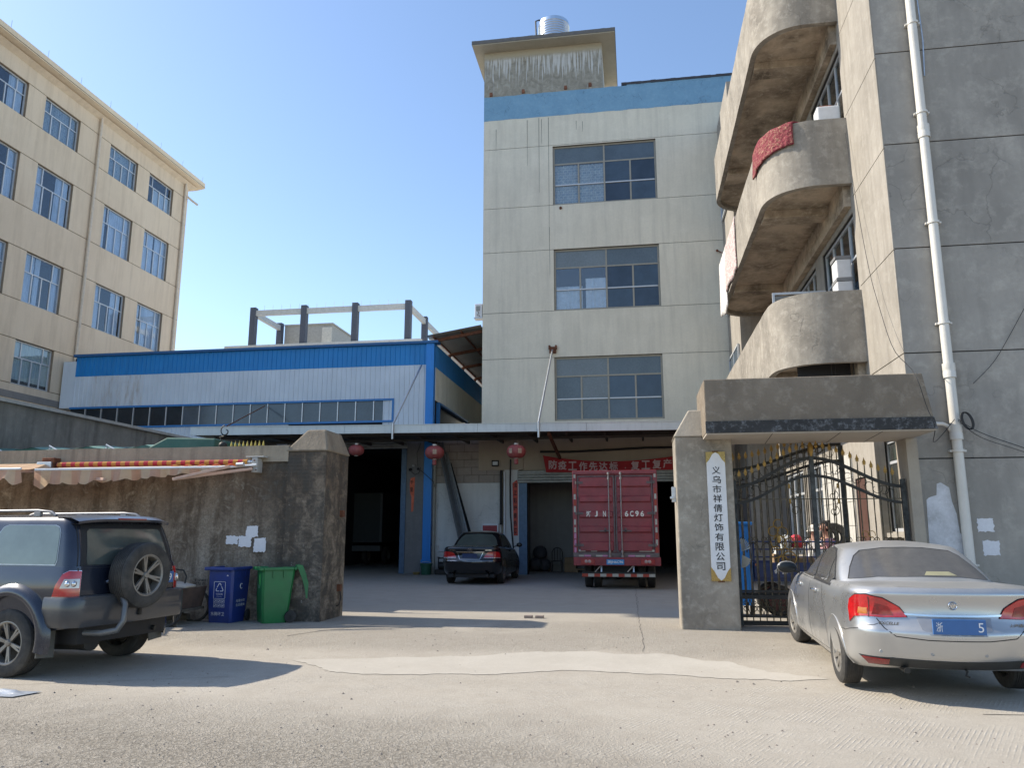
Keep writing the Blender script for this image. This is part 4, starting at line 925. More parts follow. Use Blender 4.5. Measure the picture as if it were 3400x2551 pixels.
for (cx_, cz_, r_, a_) in ((2.2,1.62,0.09,0),(2.35,1.62,0.09,2),(2.28,1.74,0.08,1),(2.28,1.45,0.13,3),(2.45,1.42,0.1,1.2),(2.22,1.3,0.1,4),(2.42,1.2,0.12,5),(2.32,1.15,0.08,0.5)):
    b = MB(); b.tube(spiral((cx_, cz_), r_, r_*0.75, a_, 0.95, 20, 13.36), 0.010, 6); b.build('gold_scroll', gold, IG, smooth=60)
for cx_ in (3.62, 3.72):
    b = MB(); b.tube(spiral((cx_, 1.58), 0.055, 0.045, -0.5, 0.9, 14, 13.36), 0.006, 5); b.build('gold_scroll', gold, IG)
b = MB(); b.sphere((2.28,13.355,1.5), 0.035, 0.012, 0.06, 8, 6); b.build('gold_leaf', gold, IG)
b = MB()
for k in range(7):
    a = math.pi*(0.05+0.42*k/6); b.add([(1.68,13.35,1.3),(1.68+0.14*math.cos(a),13.33,1.32+0.2*math.sin(a)),(1.68+0.15*math.cos(a+0.2),13.36,1.32+0.18*math.sin(a+0.2))], [(0,1,2)])
    b.add([(1.68,13.35,1.25),(1.68+0.14*math.cos(-a),13.33,1.2+0.16*math.sin(-a)),(1.68+0.12*math.cos(-a-0.25),13.37,1.2+0.16*math.sin(-a-0.25))], [(0,2,1)])
b.build('torn_ribbon', plain('ribbon_grey', (0.5,0.5,0.46), 0.7), IG)
BG = thing('inner_iron_gate', 'second iron gate leaf standing open behind the closed gate at left', 'gate', (2.5, 13.95, 0.1))
a1 = lambda x: 2.68+0.42*0.5*(1-math.cos(math.pi*min(1, max(0, (x-1.6)/1.9))))
a2 = lambda x: a1(x)-0.28
gate(BG, 1.6, 3.5, 13.95, a1, a2, [3.49], bars_dx=0.11, low=False, sp=0.17)
b = MB(); b.box(1.6,3.5,13.93,13.97,0.55,0.61); b.build('cross_rail', iron, BG)

# ------------------------------------------------------------ front boundary wall with its end pillar
BW = thing('boundary_wall', 'stained brown cement boundary wall ending in a tapered pillar', 'wall', (-10, 13.05, 0.1))
def wall_mat():
    m, t, p, o = nt('stained_wall'); v = coords(t); sx = t.nodes.new('ShaderNodeSeparateXYZ'); t.links.new(v, sx.inputs[0])
    nb = noise_(t, v, 0.7, 7, 0.65, 0.4); nm = noise_(t, v, 3.2, 9, 0.72, 0.6); nf = noise_(t, v, 30, 5, 0.75); ns = noise_(t, coords(t, (3.0,3.0,0.3)), 1.3, 5, 0.65)
    c = mixc(t, ramp(t, nb, 0.35, 0.65), (0.135,0.092,0.062), (0.33,0.27,0.205))
    zr = t.nodes.new('ShaderNodeMapRange'); zr.inputs['From Min'].default_value = 2.75; zr.inputs['From Max'].default_value = 1.7; t.links.new(mth(t, 'ADD', sx.outputs[2], mth(t, 'MULTIPLY', nb, 0.9)), zr.inputs[0])  # upper wall kept darker: awning shade mixed into the stained colour
    c = mixc(t, mth(t, 'MULTIPLY', zr.outputs[0], 0.65), c, (0.37,0.32,0.255))
    c = mixc(t, mth(t, 'MULTIPLY', ramp(t, mth(t, 'ADD', mth(t, 'MULTIPLY', ns, 0.5), mth(t, 'MULTIPLY', nm, 0.5)), 0.46, 0.56), 0.8), c, (0.075,0.052,0.035))
    c = mixc(t, mth(t, 'MULTIPLY', ramp(t, nm, 0.52, 0.66), 0.7), c, (0.46,0.405,0.325))
    c = mixc(t, mth(t, 'MULTIPLY', ramp(t, nf, 0.45, 0.6), 0.5), c, (0.10,0.08,0.06))
    xr = t.nodes.new('ShaderNodeMapRange'); xr.inputs['From Min'].default_value = -7.0; xr.inputs['From Max'].default_value = -6.2; t.links.new(sx.outputs[0], xr.inputs[0])
    bk = t.nodes.new('ShaderNodeTexBrick'); bk.inputs['Scale'].default_value = 1; bk.inputs['Brick Width'].default_value = 0.25; bk.inputs['Row Height'].default_value = 0.066; bk.inputs['Mortar Size'].default_value = 0.006; bk.inputs['Color1'].default_value = (1,1,1,1); bk.inputs['Color2'].default_value = (0.8,0.8,0.8,1); bk.inputs['Mortar'].default_value = (0,0,0,1)
    cb = t.nodes.new('ShaderNodeCombineXYZ'); t.links.new(mth(t, 'ADD', sx.outputs[0], sx.outputs[1]), cb.inputs[0]); t.links.new(sx.outputs[2], cb.inputs[1]); t.links.new(cb.outputs[0], bk.inputs['Vector'])
    soot = mth(t, 'MULTIPLY', mth(t, 'MULTIPLY', xr.outputs[0], ramp(t, nm, 0.35, 0.6)), 0.9)
    c = mixc(t, soot, c, (0.06,0.055,0.048))
    sp = mth(t, 'MULTIPLY', ramp(t, noise_(t, v, 7, 9, 0.8), 0.63, 0.68), mth(t, 'MULTIPLY', xr.outputs[0], 0.8))
    c = mixc(t, sp, c, (0.6,0.58,0.52))
    t.links.new(c, p.inputs['Base Color']); p.inputs['Roughness'].default_value = 0.93; p.inputs['Specular IOR Level'].default_value = 0.2
    h = mth(t, 'ADD', mth(t, 'ADD', mth(t, 'MULTIPLY', nm, 0.8), mth(t, 'MULTIPLY', nf, 0.3)), mth(t, 'MULTIPLY', mth(t, 'MULTIPLY', bk.outputs['Color'], xr.outputs[0]), 0.15))
    bump(t, p, h, 1.0, 0.04); return m
wm = wall_mat()
def rough_wall(x0, x1, y0, y1, z0, z1, nx, nz, amp=0.02, seed=0, top=None):
    b = MB(); 
    for j in range(nz+1):
        for i in range(nx+1):
            x = x0+(x1-x0)*i/nx; zt = (top(x) if top else z1); z = z0+(zt-z0)*j/nz
            b.v.append(Vector((x, y0+amp*noise.noise(Vector((x*1.3,z*1.3,seed)))+amp*0.4*noise.noise(Vector((x*5,z*5,seed))), z)))
    for j in range(nz):
        for i in range(nx): a = j*(nx+1)+i; b.f.append((a, a+1, a+nx+2, a+nx+1))
    n = len(b.v); 
    for i in range(nx+1):
        x = x0+(x1-x0)*i/nx; zt = (top(x) if top else z1); b.v += [Vector((x,y1,zt)), Vector((x,y1,z0))]
    t0 = nz*(nx+1)
    for i in range(nx): b.f += [(t0+i, t0+i+1, n+2*(i+1), n+2*i), (n+2*i, n+2*(i+1), n+2*(i+1)+1, n+2*i+1)]
    b.f.append(tuple([j*(nx+1) for j in range(nz, -1, -1)] + [n+1, n])); b.f.append(tuple([j*(nx+1)+nx for j in range(nz+1)] + [n+2*nx, n+2*nx+1]))
    return b
topf = lambda x: 3.13+0.004*math.sin(x*1.7)+0.006*noise.noise(Vector((x*1.1,0,0)))
rough_wall(-19, -6.16, 13.05, 13.3, 0.05, 3.1, 110, 24, top=topf).build('wall', wm, BW, smooth=50)
cop = plaster('wall_top_cement', (0.36,0.30,0.225), (0.15,0.12,0.09), (0.46,0.40,0.31), big=1.8, streak=0.8, blotch=0.4, bmp=0.8, s_scale=4)
rough_wall(-19, -6.15, 13.0, 13.34, 2.86, 3.15, 110, 3, amp=0.008, seed=4, top=lambda x: topf(x)+0.02).build('wall_coping', cop, BW, smooth=50)
b = MB(); n = 14
rough_wall(-6.16, -5.43, 13.02, 14.08, 0.05, 3.06, 10, 24, amp=0.02, seed=2).build('end_pillar', wm, BW, smooth=50)
b = MB(); frustum(b, -6.22, -5.4, 12.98, 14.12, 3.04, -5.86, -5.50, 13.12, 13.85, 3.44); b.build('pillar_cap', plaster('cap_brown', (0.27,0.225,0.17), (0.13,0.105,0.08), (0.38,0.33,0.26), big=1.8, streak=0.6, blotch=0.6, bmp=0.9), BW, bevel=0.03)
for i, (a, c, e, f) in enumerate(((-7.25,-7.03,1.40,1.55),(-6.88,-6.65,1.53,1.72),(-7.01,-6.77,1.36,1.55),(-6.72,-6.5,1.27,1.51))):
    patch(BW, planeY(13.03), a, c, e, f, lime, 10+i, d=-0.003-0.0006*i)
text('stencil_text', '通下水道马桶疏通', MAT('black_ink'), BW, (-7.69,13.03,0.775), (1,0,-0.02), (0,0,1), w=0.21, h=0.045, bold=0.015)
text('stencil_number', '187 7925 9755', MAT('black_ink'), BW, (-7.69,13.03,0.71), (1,0,-0.02), (0,0,1), w=0.21, h=0.06, bold=0.01)
for zz in (0.62, 1.95):
    b = MB(); b.box(-5.43,-5.37,13.75,13.85,zz-0.06,zz+0.06); b.build('hinge_bracket', MAT('rust'), BW)
b = MB(); b.tube([(-5.38,13.8,0.55),(-5.34,13.75,0.45),(-5.36,13.72,0.32),(-5.42,13.74,0.3)], 0.01, 5); b.build('hook', MAT('rope_black'), BW)

# ------------------------------------------------------------ long canopy across the yard
CP = thing('yard_canopy', 'long flat grey metal canopy stretching across both factory entrances', 'canopy', (-6, 26, 4.8))
def cy(x): return 23.54+(x+14.6)*(24.62-23.54)/15.8
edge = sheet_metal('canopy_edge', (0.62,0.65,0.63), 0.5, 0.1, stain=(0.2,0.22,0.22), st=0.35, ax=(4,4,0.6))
X_ = [-14.6, -9.4, -5.0, -1.5, 3.2]
for a, c in zip(X_, X_[1:]):
    b = MB(); b.prism([(a+0.004,cy(a),4.80),(c-0.004,cy(c),4.80),(c-0.004,cy(c)+0.05,4.80),(a+0.004,cy(a)+0.05,4.80)], (0,0,0.26)); b.prism([(a+0.004,cy(a)-0.02,5.06),(c-0.004,cy(c)-0.02,5.06),(c-0.004,cy(c)+0.3,5.06),(a+0.004,cy(a)+0.3,5.06)], (0,0,0.02)); b.build('fascia_panel', edge, CP)
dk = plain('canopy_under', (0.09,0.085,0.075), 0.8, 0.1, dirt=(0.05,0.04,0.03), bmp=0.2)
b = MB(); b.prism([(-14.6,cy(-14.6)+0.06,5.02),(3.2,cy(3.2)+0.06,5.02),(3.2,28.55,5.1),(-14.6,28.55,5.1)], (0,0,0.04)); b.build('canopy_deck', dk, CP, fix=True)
b = MB(); b.box(-14.65,-14.6,cy(-14.6),28.5,4.82,5.08); b.build('end_panel', edge, CP)
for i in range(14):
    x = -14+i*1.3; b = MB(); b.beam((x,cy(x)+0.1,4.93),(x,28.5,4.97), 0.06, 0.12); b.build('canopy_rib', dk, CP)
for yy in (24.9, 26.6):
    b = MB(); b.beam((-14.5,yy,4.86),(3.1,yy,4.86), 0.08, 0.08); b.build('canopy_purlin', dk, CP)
b = MB(); b.beam((-2.75,cy(-2.7)+0.3,4.78),(-2.75,28.5,4.3), 0.08, 0.12); b.build('bracket_arm', MAT('rust'), CP)
gal = MAT('galv')
for i, (A, C) in enumerate((((-3.0,28.55,8.5),(-3.03,cy(-3),5.1)), ((-8.15,28.5,8.05),(-7.78,cy(-7.8),5.1)), ((-14.6,28.5,6.6),(-13.4,cy(-13.4),5.1)))):
    b = MB(); A = Vector(A); C = Vector(C); b.tube([A, C], 0.035 if i < 2 else 0.02, 8); b.build('brace_rod', gal if i < 2 else MAT('rust'), CP, smooth=50)
    if i < 2:
        b = MB(); b.tube([C+Vector((0,-0.03,0.02)), C+Vector((0,-0.03,-0.5))], 0.04, 8); b.build('brace_foot', gal, CP, smooth=50)
b = MB(); b.box(-3.12,-2.86,28.5,28.6,8.35,8.6); b.box(-3.15,-3.08,28.48,28.6,8.5,8.66); b.box(-2.9,-2.83,28.48,28.6,8.5,8.66); b.build('wall_bracket', MAT('rust'), CP, bevel=0.01)
# ------------------------------------------------------------ cars: lofted bodies with real wheel arches, glass and lamps laid on the surface
def cr(P, t):
    """Catmull-Rom through a list of tuples"""
    n = len(P)-1; x = t*n; i = min(int(x), n-1); f = x-i
    p0, p1, p2, p3 = P[max(i-1,0)], P[i], P[i+1], P[min(i+2,n)]
    return [0.5*((2*b)+(-a+c)*f+(2*a-5*b+4*c-d)*f*f+(-a+3*b-3*c+d)*f**3) for a, b, c, d in zip(p0, p1, p2, p3)]
def lin(tab, y):
    if y <= tab[0][0]: return tab[0][1]
    for (a, va), (c, vc) in zip(tab, tab[1:]):
        if y <= c:
            k = (y-a)/(c-a); k = k*k*(3-2*k); return va+(vc-va)*k
    return tab[-1][1]
def half_outline(W, yr, yf, rx, ry, bow, fx, fy, fbow, nr=8, nc=9, ns=34, taper=0.03):
    P = []; ym = (yr+yf)/2; Lh = (yf-yr)/2
    for i in range(nr): x = (W-rx)*i/nr; P.append((x, yr+bow*(x/(W-rx))**2))
    for i in range(nc): a = math.pi/2*i/nc; P.append((W-rx+rx*math.sin(a), yr+bow+ry*(1-math.cos(a))))
    y0 = yr+bow+ry; y1 = yf-fbow-fy
    for i in range(ns): y = y0+(y1-y0)*i/ns; P.append((W, y))
    for i in range(nc): a = math.pi/2*i/nc; P.append((W-fx+fx*math.cos(a), yf-fbow-fy+fy*math.sin(a)))
    for i in range(nr+1): x = (W-fx)*(1-i/nr); P.append((x, yf-fbow*(x/(W-fx))**2))
    return [(x*(1-taper*abs((y-ym)/Lh)**3), y) for (x, y) in P]
def loft(levels, rows, zfun, cap_crown, cap_n=7, taper=0.03):
    """levels: tuples (t, W, yr, yf, rx, ry, bow, fx, fy, fbow); zfun(t, y)"""
    H = []
    for r in range(rows+1):
        t, W, yr, yf, rx, ry, bow, fx, fy, fb = cr(levels, r/rows)
        H.append([(x, y, zfun(t, y)) for (x, y) in half_outline(W, yr, yf, rx, ry, bow, fx, fy, fb, taper=taper)])
    n = len(H[0]); b = MB(); full = []
    def ring(h): return [b.v.append(Vector(p)) or len(b.v)-1 for p in h] + [b.v.append(Vector((-p[0], p[1], p[2]))) or len(b.v)-1 for p in reversed(h[1:-1])]
    for h in H: full.append(ring(h))
    t_top = levels[-1][0]; top = H[-1]; yc = (top[0][1]+top[-1][1])/2
    for k in range(1, cap_n):
        s = 1-k/cap_n; s2 = s
        full.append(ring([(x*s2, yc+(y-yc)*(s2 if False else (1-(1-s2)*1.0)), zfun(t_top, yc+(y-yc)*s2)+cap_crown*(1-s2*s2)) for (x, y, z) in top]))
    m = len(full[0])
    for a, c in zip(full, full[1:]):
        for i in range(m): b.f.append((a[i], a[(i+1) % m], c[(i+1) % m], c[i]))
    b.f.append(tuple(full[-1])); b.f.append(tuple(reversed(full[0])))
    return b
def bool_cut(ob, cutter_mb, mat):
    cut = cutter_mb.build('cutter', mat, None, fix=True, merge=True)
    md = ob.modifiers.new('c', 'BOOLEAN'); md.operation = 'DIFFERENCE'; md.object = cut; md.solver = 'EXACT'
    try: md.material_mode = 'TRANSFER'
    except Exception: pass
    dg = bpy.context.evaluated_depsgraph_get(); me = bpy.data.meshes.new_from_object(ob.evaluated_get(dg))
    ob.modifiers.clear(); old = ob.data; ob.data = me; bpy.data.meshes.remove(old); me.name = ob.name
    cm = cut.data; bpy.data.objects.remove(cut); bpy.data.meshes.remove(cm)
class Skin:
    """surface of a body, in car coordinates, on which panes, lamps and seams are laid"""
    def __init__(s, mbs):
        v = []; f = []
        for b in mbs: n = len(v); v += b.v; f += [tuple(i+n for i in q) for q in b.f]
        s.bvh = BVHTree.FromPolygons(v, f)
    def hit(s, o, d):
        r = s.bvh.ray_cast(Vector(o), Vector(d)); return r
    def proj(s, mode, a, z):
        if mode == 'L': return (-3, a, z), (1, 0, 0)
        if mode == 'R': return (3, a, z), (-1, 0, 0)
        if mode == 'B': return (a, -3, z), (0, 1, 0)
        if mode == 'F': return (a, 9, z), (0, -1, 0)
        if mode == 'T': return (a, z, 4), (0, 0, -1)
        if mode == 'BL': d = Vector((1,1,0)).normalized(); o = Vector((0,0,z)) + Vector((-1,1,0)).normalized()*a - d*4; return o, d
        if mode == 'BR': d = Vector((-1,1,0)).normalized(); o = Vector((0,0,z)) + Vector((1,1,0)).normalized()*a - d*4; return o, d
    def patch(s, name, mat, parent, mode, poly, off=0.004, step=0.04, sub=0.04, smooth=60, skirt=0.008):
        P = []
        for (a, c) in zip(poly, poly[1:]+poly[:1]):
            a = Vector(a); c = Vector(c); n = max(1, int((c-a).length/sub))
            for k in range(n): P.append(a.lerp(c, k/n))
        xs = [p.x for p in P]; zs = [p.y for p in P]; G_ = []
        nx = int((max(xs)-min(xs))/step); nz = int((max(zs)-min(zs))/step)
        for i in range(1, nx+1):
            for j in range(1, nz+1): G_.append(Vector((min(xs)+(max(xs)-min(xs))*i/(nx+1), min(zs)+(max(zs)-min(zs))*j/(nz+1))))
        vs, es, fs, *_r = delaunay_2d_cdt(P+G_, [], [list(range(len(P)))], 1, 1e-5)
        b = MB(); ok = {}; inner = {}
        for i, q in enumerate(vs):
            o, d = s.proj(mode, q.x, q.y); h = s.hit(o, d)
            if h[0] is None: continue
            nrm = h[1]; nrm = nrm if nrm.dot(Vector(d)) < 0 else -nrm
            ok[i] = len(b.v); b.v.append(h[0]+nrm*off); inner[i] = h[0]-nrm*skirt
        ff = [f for f in fs if all(i in ok for i in f)]; b.f = [tuple(ok[i] for i in f) for f in ff]
        if not ff: return None
        cnt = {}
        for f in ff:
            for e in zip(f, f[1:]+f[:1]): cnt[tuple(sorted(e))] = cnt.get(tuple(sorted(e)), 0)+1
        low = {}
        for e, c in cnt.items():
            if c == 1:
                for i in e:
                    if i not in low: low[i] = len(b.v); b.v.append(inner[i])
                b.f.append((ok[e[0]], ok[e[1]], low[e[1]], low[e[0]]))
        return b.build(name, mat, parent, world=False, smooth=smooth, fix=True)
    def line(s, name, mat, parent, mode, pts, w=0.007, off=0.0015):
        P = []
        for a, c in zip(pts, pts[1:]):
            a = Vector(a); c = Vector(c); n = max(1, int((c-a).length/0.04))
            for k in range(n): P.append(a.lerp(c, k/n))
        P.append(Vector(pts[-1])); Q = []; NN = []
        for q in P:
            o, d = s.proj(mode, q.x, q.y); h = s.hit(o, d)
            if h[0] is None: continue
            nrm = h[1] if h[1].dot(Vector(d)) < 0 else -h[1]; Q.append(h[0]+nrm*off); NN.append(nrm)
        b = MB()
        for i, q in enumerate(Q):
            t = (Q[min(i+1, len(Q)-1)]-Q[max(i-1, 0)]).normalized(); sd = t.cross(NN[i]).normalized()*w/2
            b.v += [q-sd, q+sd, q+sd-NN[i]*0.004, q-sd-NN[i]*0.004]
        for i in range(len(Q)-1): a = 4*i; b.f += [(a, a+4, a+5, a+1), (a+1, a+5, a+6, a+2), (a+3, a+7, a+4, a)]
        return b.build(name, mat, parent, world=False, fix=True)

def wheel(root, x, y, z, R_, W_, side, spokes=5, rim_r=0.2, rim_mat=None, steer=0.0, style='spoke', name='tyre'):
    """side -1 = face towards -x. tyre part with its rim as sub-part, in car coordinates"""
    M = Matrix.Translation((x, y, z)) @ Matrix.Rotation(steer, 4, 'Z')
    h = W_/2; b = MB(); r0 = rim_r
    prof = [(r0*0.98,-h*0.75),(r0+0.01,-h*0.92),(r0+(R_-r0)*0.5,-h*1.0),(R_-0.03,-h*0.93),(R_-0.008,-h*0.8),(R_,-h*0.6)]
    for k in range(-3, 4):
        g = h*0.56*k/3; prof += [(R_, g-h*0.05),(R_-0.007, g-h*0.03),(R_-0.007, g+h*0.03),(R_, g+h*0.05)]
    prof += [(R_, h*0.6)] + [(a, -c) for (a, c) in reversed(prof[:5])]
    b.lathe(prof, (0,0,0), 'X', 48); b.v = [M @ v for v in b.v]
    ty = b.build(name, MAT('rubber'), root, world=False, smooth=32)
    rm = rim_mat or MAT('alu_rim'); s = side; f = s*h
    b = MB(); b.lathe([(r0,-f*0.7),(r0,f*0.78),(r0+0.008,f*0.88),(r0-0.004,f*0.9),(r0-0.02,f*0.8),(r0-0.03,f*0.3),(r0-0.03,-f*0.6)], (0,0,0), 'X', 40); b.v = [M @ v for v in b.v]
    b.build('rim', rm, ty, world=False, smooth=40)
    b = MB(); b.lathe([(0.001,f*0.1),(r0-0.02,f*0.1),(r0-0.02,f*0.05),(0.001,f*0.05)], (0,0,0), 'X', 24); b.v = [M @ v for v in b.v]; b.build('brake_disc', MAT('dark_iron'), ty, world=False, smooth=40)
    for k in range(spokes):
        a = 2*math.pi*k/spokes+0.3; b = MB()
        for q in ((-1,1) if style == 'double' else (0,)):
            w0, w1 = (0.030, 0.022) if style != 'double' else (0.016, 0.012)
            sp_ = 0.10 if style == 'double' else 0
            def pt(r, tt, fx): 
                ang = a + q*sp_*(r/r0); return Vector((fx, r*math.cos(ang)-tt*math.sin(ang), r*math.sin(ang)+tt*math.cos(ang)))
            A = [pt(0.03,-w0,f*0.62),pt(0.03,w0,f*0.62),pt(0.03,w0,f*0.4),pt(0.03,-w0,f*0.4)]; C = [pt(r0-0.012,-w1,f*0.82),pt(r0-0.012,w1,f*0.82),pt(r0-0.012,w1,f*0.6),pt(r0-0.012,-w1,f*0.6)]
            b.add(A+C, [(0,1,2,3),(7,6,5,4),(0,4,5,1),(1,5,6,2),(2,6,7,3),(3,7,4,0)])
        b.v = [M @ v for v in b.v]; b.build('spoke', rm, ty, world=False, fix=True, bevel=0.004)
    b = MB(); b.lathe([(0.001,f*0.78),(0.032,f*0.76),(0.042,f*0.66),(0.045,f*0.4),(0.001,f*0.4)], (0,0,0), 'X', 16); b.v = [M @ v for v in b.v]; b.build('hub_cap', rm, ty, world=False, smooth=40)
    return ty
def car_paint(name, col, metal=0.5, rough=0.32, dust=(0.35,0.33,0.3), dust_amt=0.35):
    m, t, p, o = nt(name); v = ocoords(t); g = t.nodes.new('ShaderNodeNewGeometry'); sx = t.nodes.new('ShaderNodeSeparateXYZ'); t.links.new(g.outputs['Normal'], sx.inputs[0])
    n = noise_(t, v, 2.2, 7, 0.7, 0.3); nf = noise_(t, v, 60, 3, 0.6)
    up = ramp(t, sx.outputs[2], 0.2, 0.95)
    f = mth(t, 'MULTIPLY', mth(t, 'ADD', mth(t, 'MULTIPLY', up, 0.75), mth(t, 'MULTIPLY', ramp(t, n, 0.35, 0.75), 0.45)), dust_amt)
    so = t.nodes.new('ShaderNodeSeparateXYZ'); t.links.new(v, so.inputs[0]); lowz = t.nodes.new('ShaderNodeMapRange'); lowz.inputs['From Min'].default_value = 0.62; lowz.inputs['From Max'].default_value = 0.2; t.links.new(so.outputs[2], lowz.inputs[0])
    f = mth(t, 'ADD', f, mth(t, 'MULTIPLY', mth(t, 'MULTIPLY', lowz.outputs[0], ramp(t, n, 0.3, 0.7)), dust_amt*1.1))
    c = mixc(t, f, col, dust); t.links.new(c, p.inputs['Base Color'])
    t.links.new(mth(t, 'MULTIPLY', metal, mth(t, 'SUBTRACT', 1.0, f)), p.inputs['Metallic']); t.links.new(mth(t, 'ADD', rough, mth(t, 'MULTIPLY', f, 0.5)), p.inputs['Roughness'])
    p.inputs['Coat Weight'].default_value = 0.7; t.links.new(mth(t, 'ADD', 0.06, mth(t, 'MULTIPLY', f, 0.9)), p.inputs['Coat Roughness'])
    MC[name] = m; return m

def sedan(root, paint, S):
    """S: dict of dimensions; origin at ground under the middle of the rear bumper, +y towards the bonnet"""
    L, W, H = S['L'], S['W']/2, S['H']
    z_sh = [(0, S['zt']), (0.35, S['zt']), (1.3, S['zt']-0.03), (2.4, S['zt']-0.07), (3.2, S['zt']-0.09), (L-0.5, S['zt']-0.24), (L, S['zt']-0.36)]
    def zf(t, y):
        top = lin(z_sh, y)
        lowz = lin([(0,0.325),(0.55,0.27),(1.5,0.19),(L-0.5,0.17),(L,0.22)], y)
        return lowz+(top-lowz)*t
    Lv = [(0.0, W*0.90, 0.20, L-0.25, 0.30, 0.34, 0.10, 0.3, 0.4, 0.15),
          (0.10, W*0.965, 0.07, L-0.1, 0.30, 0.38, 0.12, 0.32, 0.42, 0.18),
          (0.26, W*0.992, 0.02, L-0.02, 0.30, 0.40, 0.13, 0.32, 0.45, 0.2),
          (0.44, W*1.0, 0.0, L, 0.28, 0.38, 0.13, 0.32, 0.45, 0.22),
          (0.53, W*1.0, 0.045, L-0.02, 0.28, 0.36, 0.12, 0.32, 0.45, 0.22),
          (0.64, W*0.998, 0.10, L-0.06, 0.26, 0.34, 0.10, 0.32, 0.45, 0.24),
          (0.80, W*0.985, 0.115, L-0.14, 0.25, 0.32, 0.09, 0.32, 0.45, 0.26),
          (0.93, W*0.955, 0.10, L-0.28, 0.22, 0.30, 0.09, 0.3, 0.5, 0.28),
          (1.0, W*0.90, 0.14, L-0.42, 0.22, 0.30, 0.09, 0.3, 0.5, 0.28)]
    body = loft(Lv, 30, zf, 0.035)
    zb, zr = S['zt']-0.13, H-0.055
    def zg(t, y): return zb+(zr-zb)*t
    r0, r1, f1, f0 = S['gh']   # glasshouse: rear base, rear roof, front roof, front base
    Gv = [(0.0, W*0.885, r0, f0, 0.30, 0.30, 0.12, 0.25, 0.3, 0.25),
          (0.35, W*0.845, r0+(r1-r0)*0.36, f0+(f1-f0)*0.36, 0.28, 0.26, 0.10, 0.24, 0.25, 0.22),
          (0.7, W*0.765, r0+(r1-r0)*0.72, f0+(f1-f0)*0.72, 0.25, 0.22, 0.08, 0.22, 0.2, 0.18),
          (0.93, W*0.685, r0+(r1-r0)*0.97, f0+(f1-f0)*0.97, 0.2, 0.18, 0.07, 0.2, 0.18, 0.14),
          (1.0, W*0.625, r1+0.06, f1-0.06, 0.2, 0.18, 0.06, 0.2, 0.18, 0.12)]
    green = loft(Gv, 16, zg, 0.055)
    sk = Skin([body, green])
    bo = body.build('body', paint, root, world=False, fix=True)
    dark = MAT('black'); R_ = S['R']
    for yy in S['axles']:
        cut = MB()
        for sx_ in (-1, 1): cut.lathe([(0.001, sx_*0.48), (R_+0.055, sx_*0.48), (R_+0.055, sx_*1.2), (0.001, sx_*1.2)], (0, yy, R_+0.01), 'X', 40)
        bool_cut(bo, cut, dark)
    for p in bo.data.polygons: p.use_smooth = True
    bo.data.set_sharp_from_angle(angle=R(38))
    if len(bo.data.materials) < 2: bo.data.materials.append(dark)
    gob = green.build('roof', paint, root, world=False, smooth=38, fix=True)
    seam = MAT('black')
    for sd, x in (('L', -1), ('R', 1)):
        for yy in S['axles']:   # arch lips
            b = MB(); n = 22; pts = []
            for k in range(n+1):
                a = math.pi*(-0.04+1.08*k/n); y = yy+(R_+0.06)*math.cos(a); z = R_+0.01+(R_+0.06)*math.sin(a)
                h = sk.hit((x*3, y, max(z, 0.22)), (-x, 0, 0))
                if h[0] is not None: pts.append(Vector((h[0].x-x*0.004, y, z)))
            b.tube(pts, 0.012, 6); b.build('arch_lip', paint, root, world=False, smooth=60)
    return sk, zb
rub_seal = plain('window_seal', (0.015,0.015,0.016), 0.6)

# ---- silver sedan, parked in front of the gate
SC = thing('silver_sedan', 'dusty silver saloon car parked nose in before the iron gate', 'car', (0,0,0))
rl = Vector((2.175, 9.13)); hd = Vector((0.022, 1.0)).normalized(); ang = math.atan2(-hd.x, hd.y)
sil = car_paint('silver_paint', (0.47,0.475,0.475), 0.8, 0.26, dust=(0.40,0.375,0.325), dust_amt=0.36)
S1 = dict(L=4.5, W=1.725, H=1.455, zt=1.07, gh=(0.62,1.42,2.45,3.55), R=0.315, axles=(0.98,3.58))
tw = 1.725/2-0.02
org = rl + Vector((hd.y, -hd.x))*(tw-0.085)*1.055 - hd*0.98*1.03
SC.location = (org.x, org.y, 0.0); SC.rotation_euler = (R(1.6), 0, ang); SC.scale = (1.055, 1.03, 1.0); ORI[SC.name] = Vector(SC.location)
sk, zb = sedan(SC, sil, S1)
gw = glassy('car_glass_dark', (0.035,0.036,0.036), 0.06, 0.5, dust=0.22, dustc=(0.22,0.21,0.20))
gwr = glassy('rear_glass_dusty', (0.05,0.05,0.052), 0.06, 0.6, dust=0.32, dustc=(0.17,0.165,0.155))
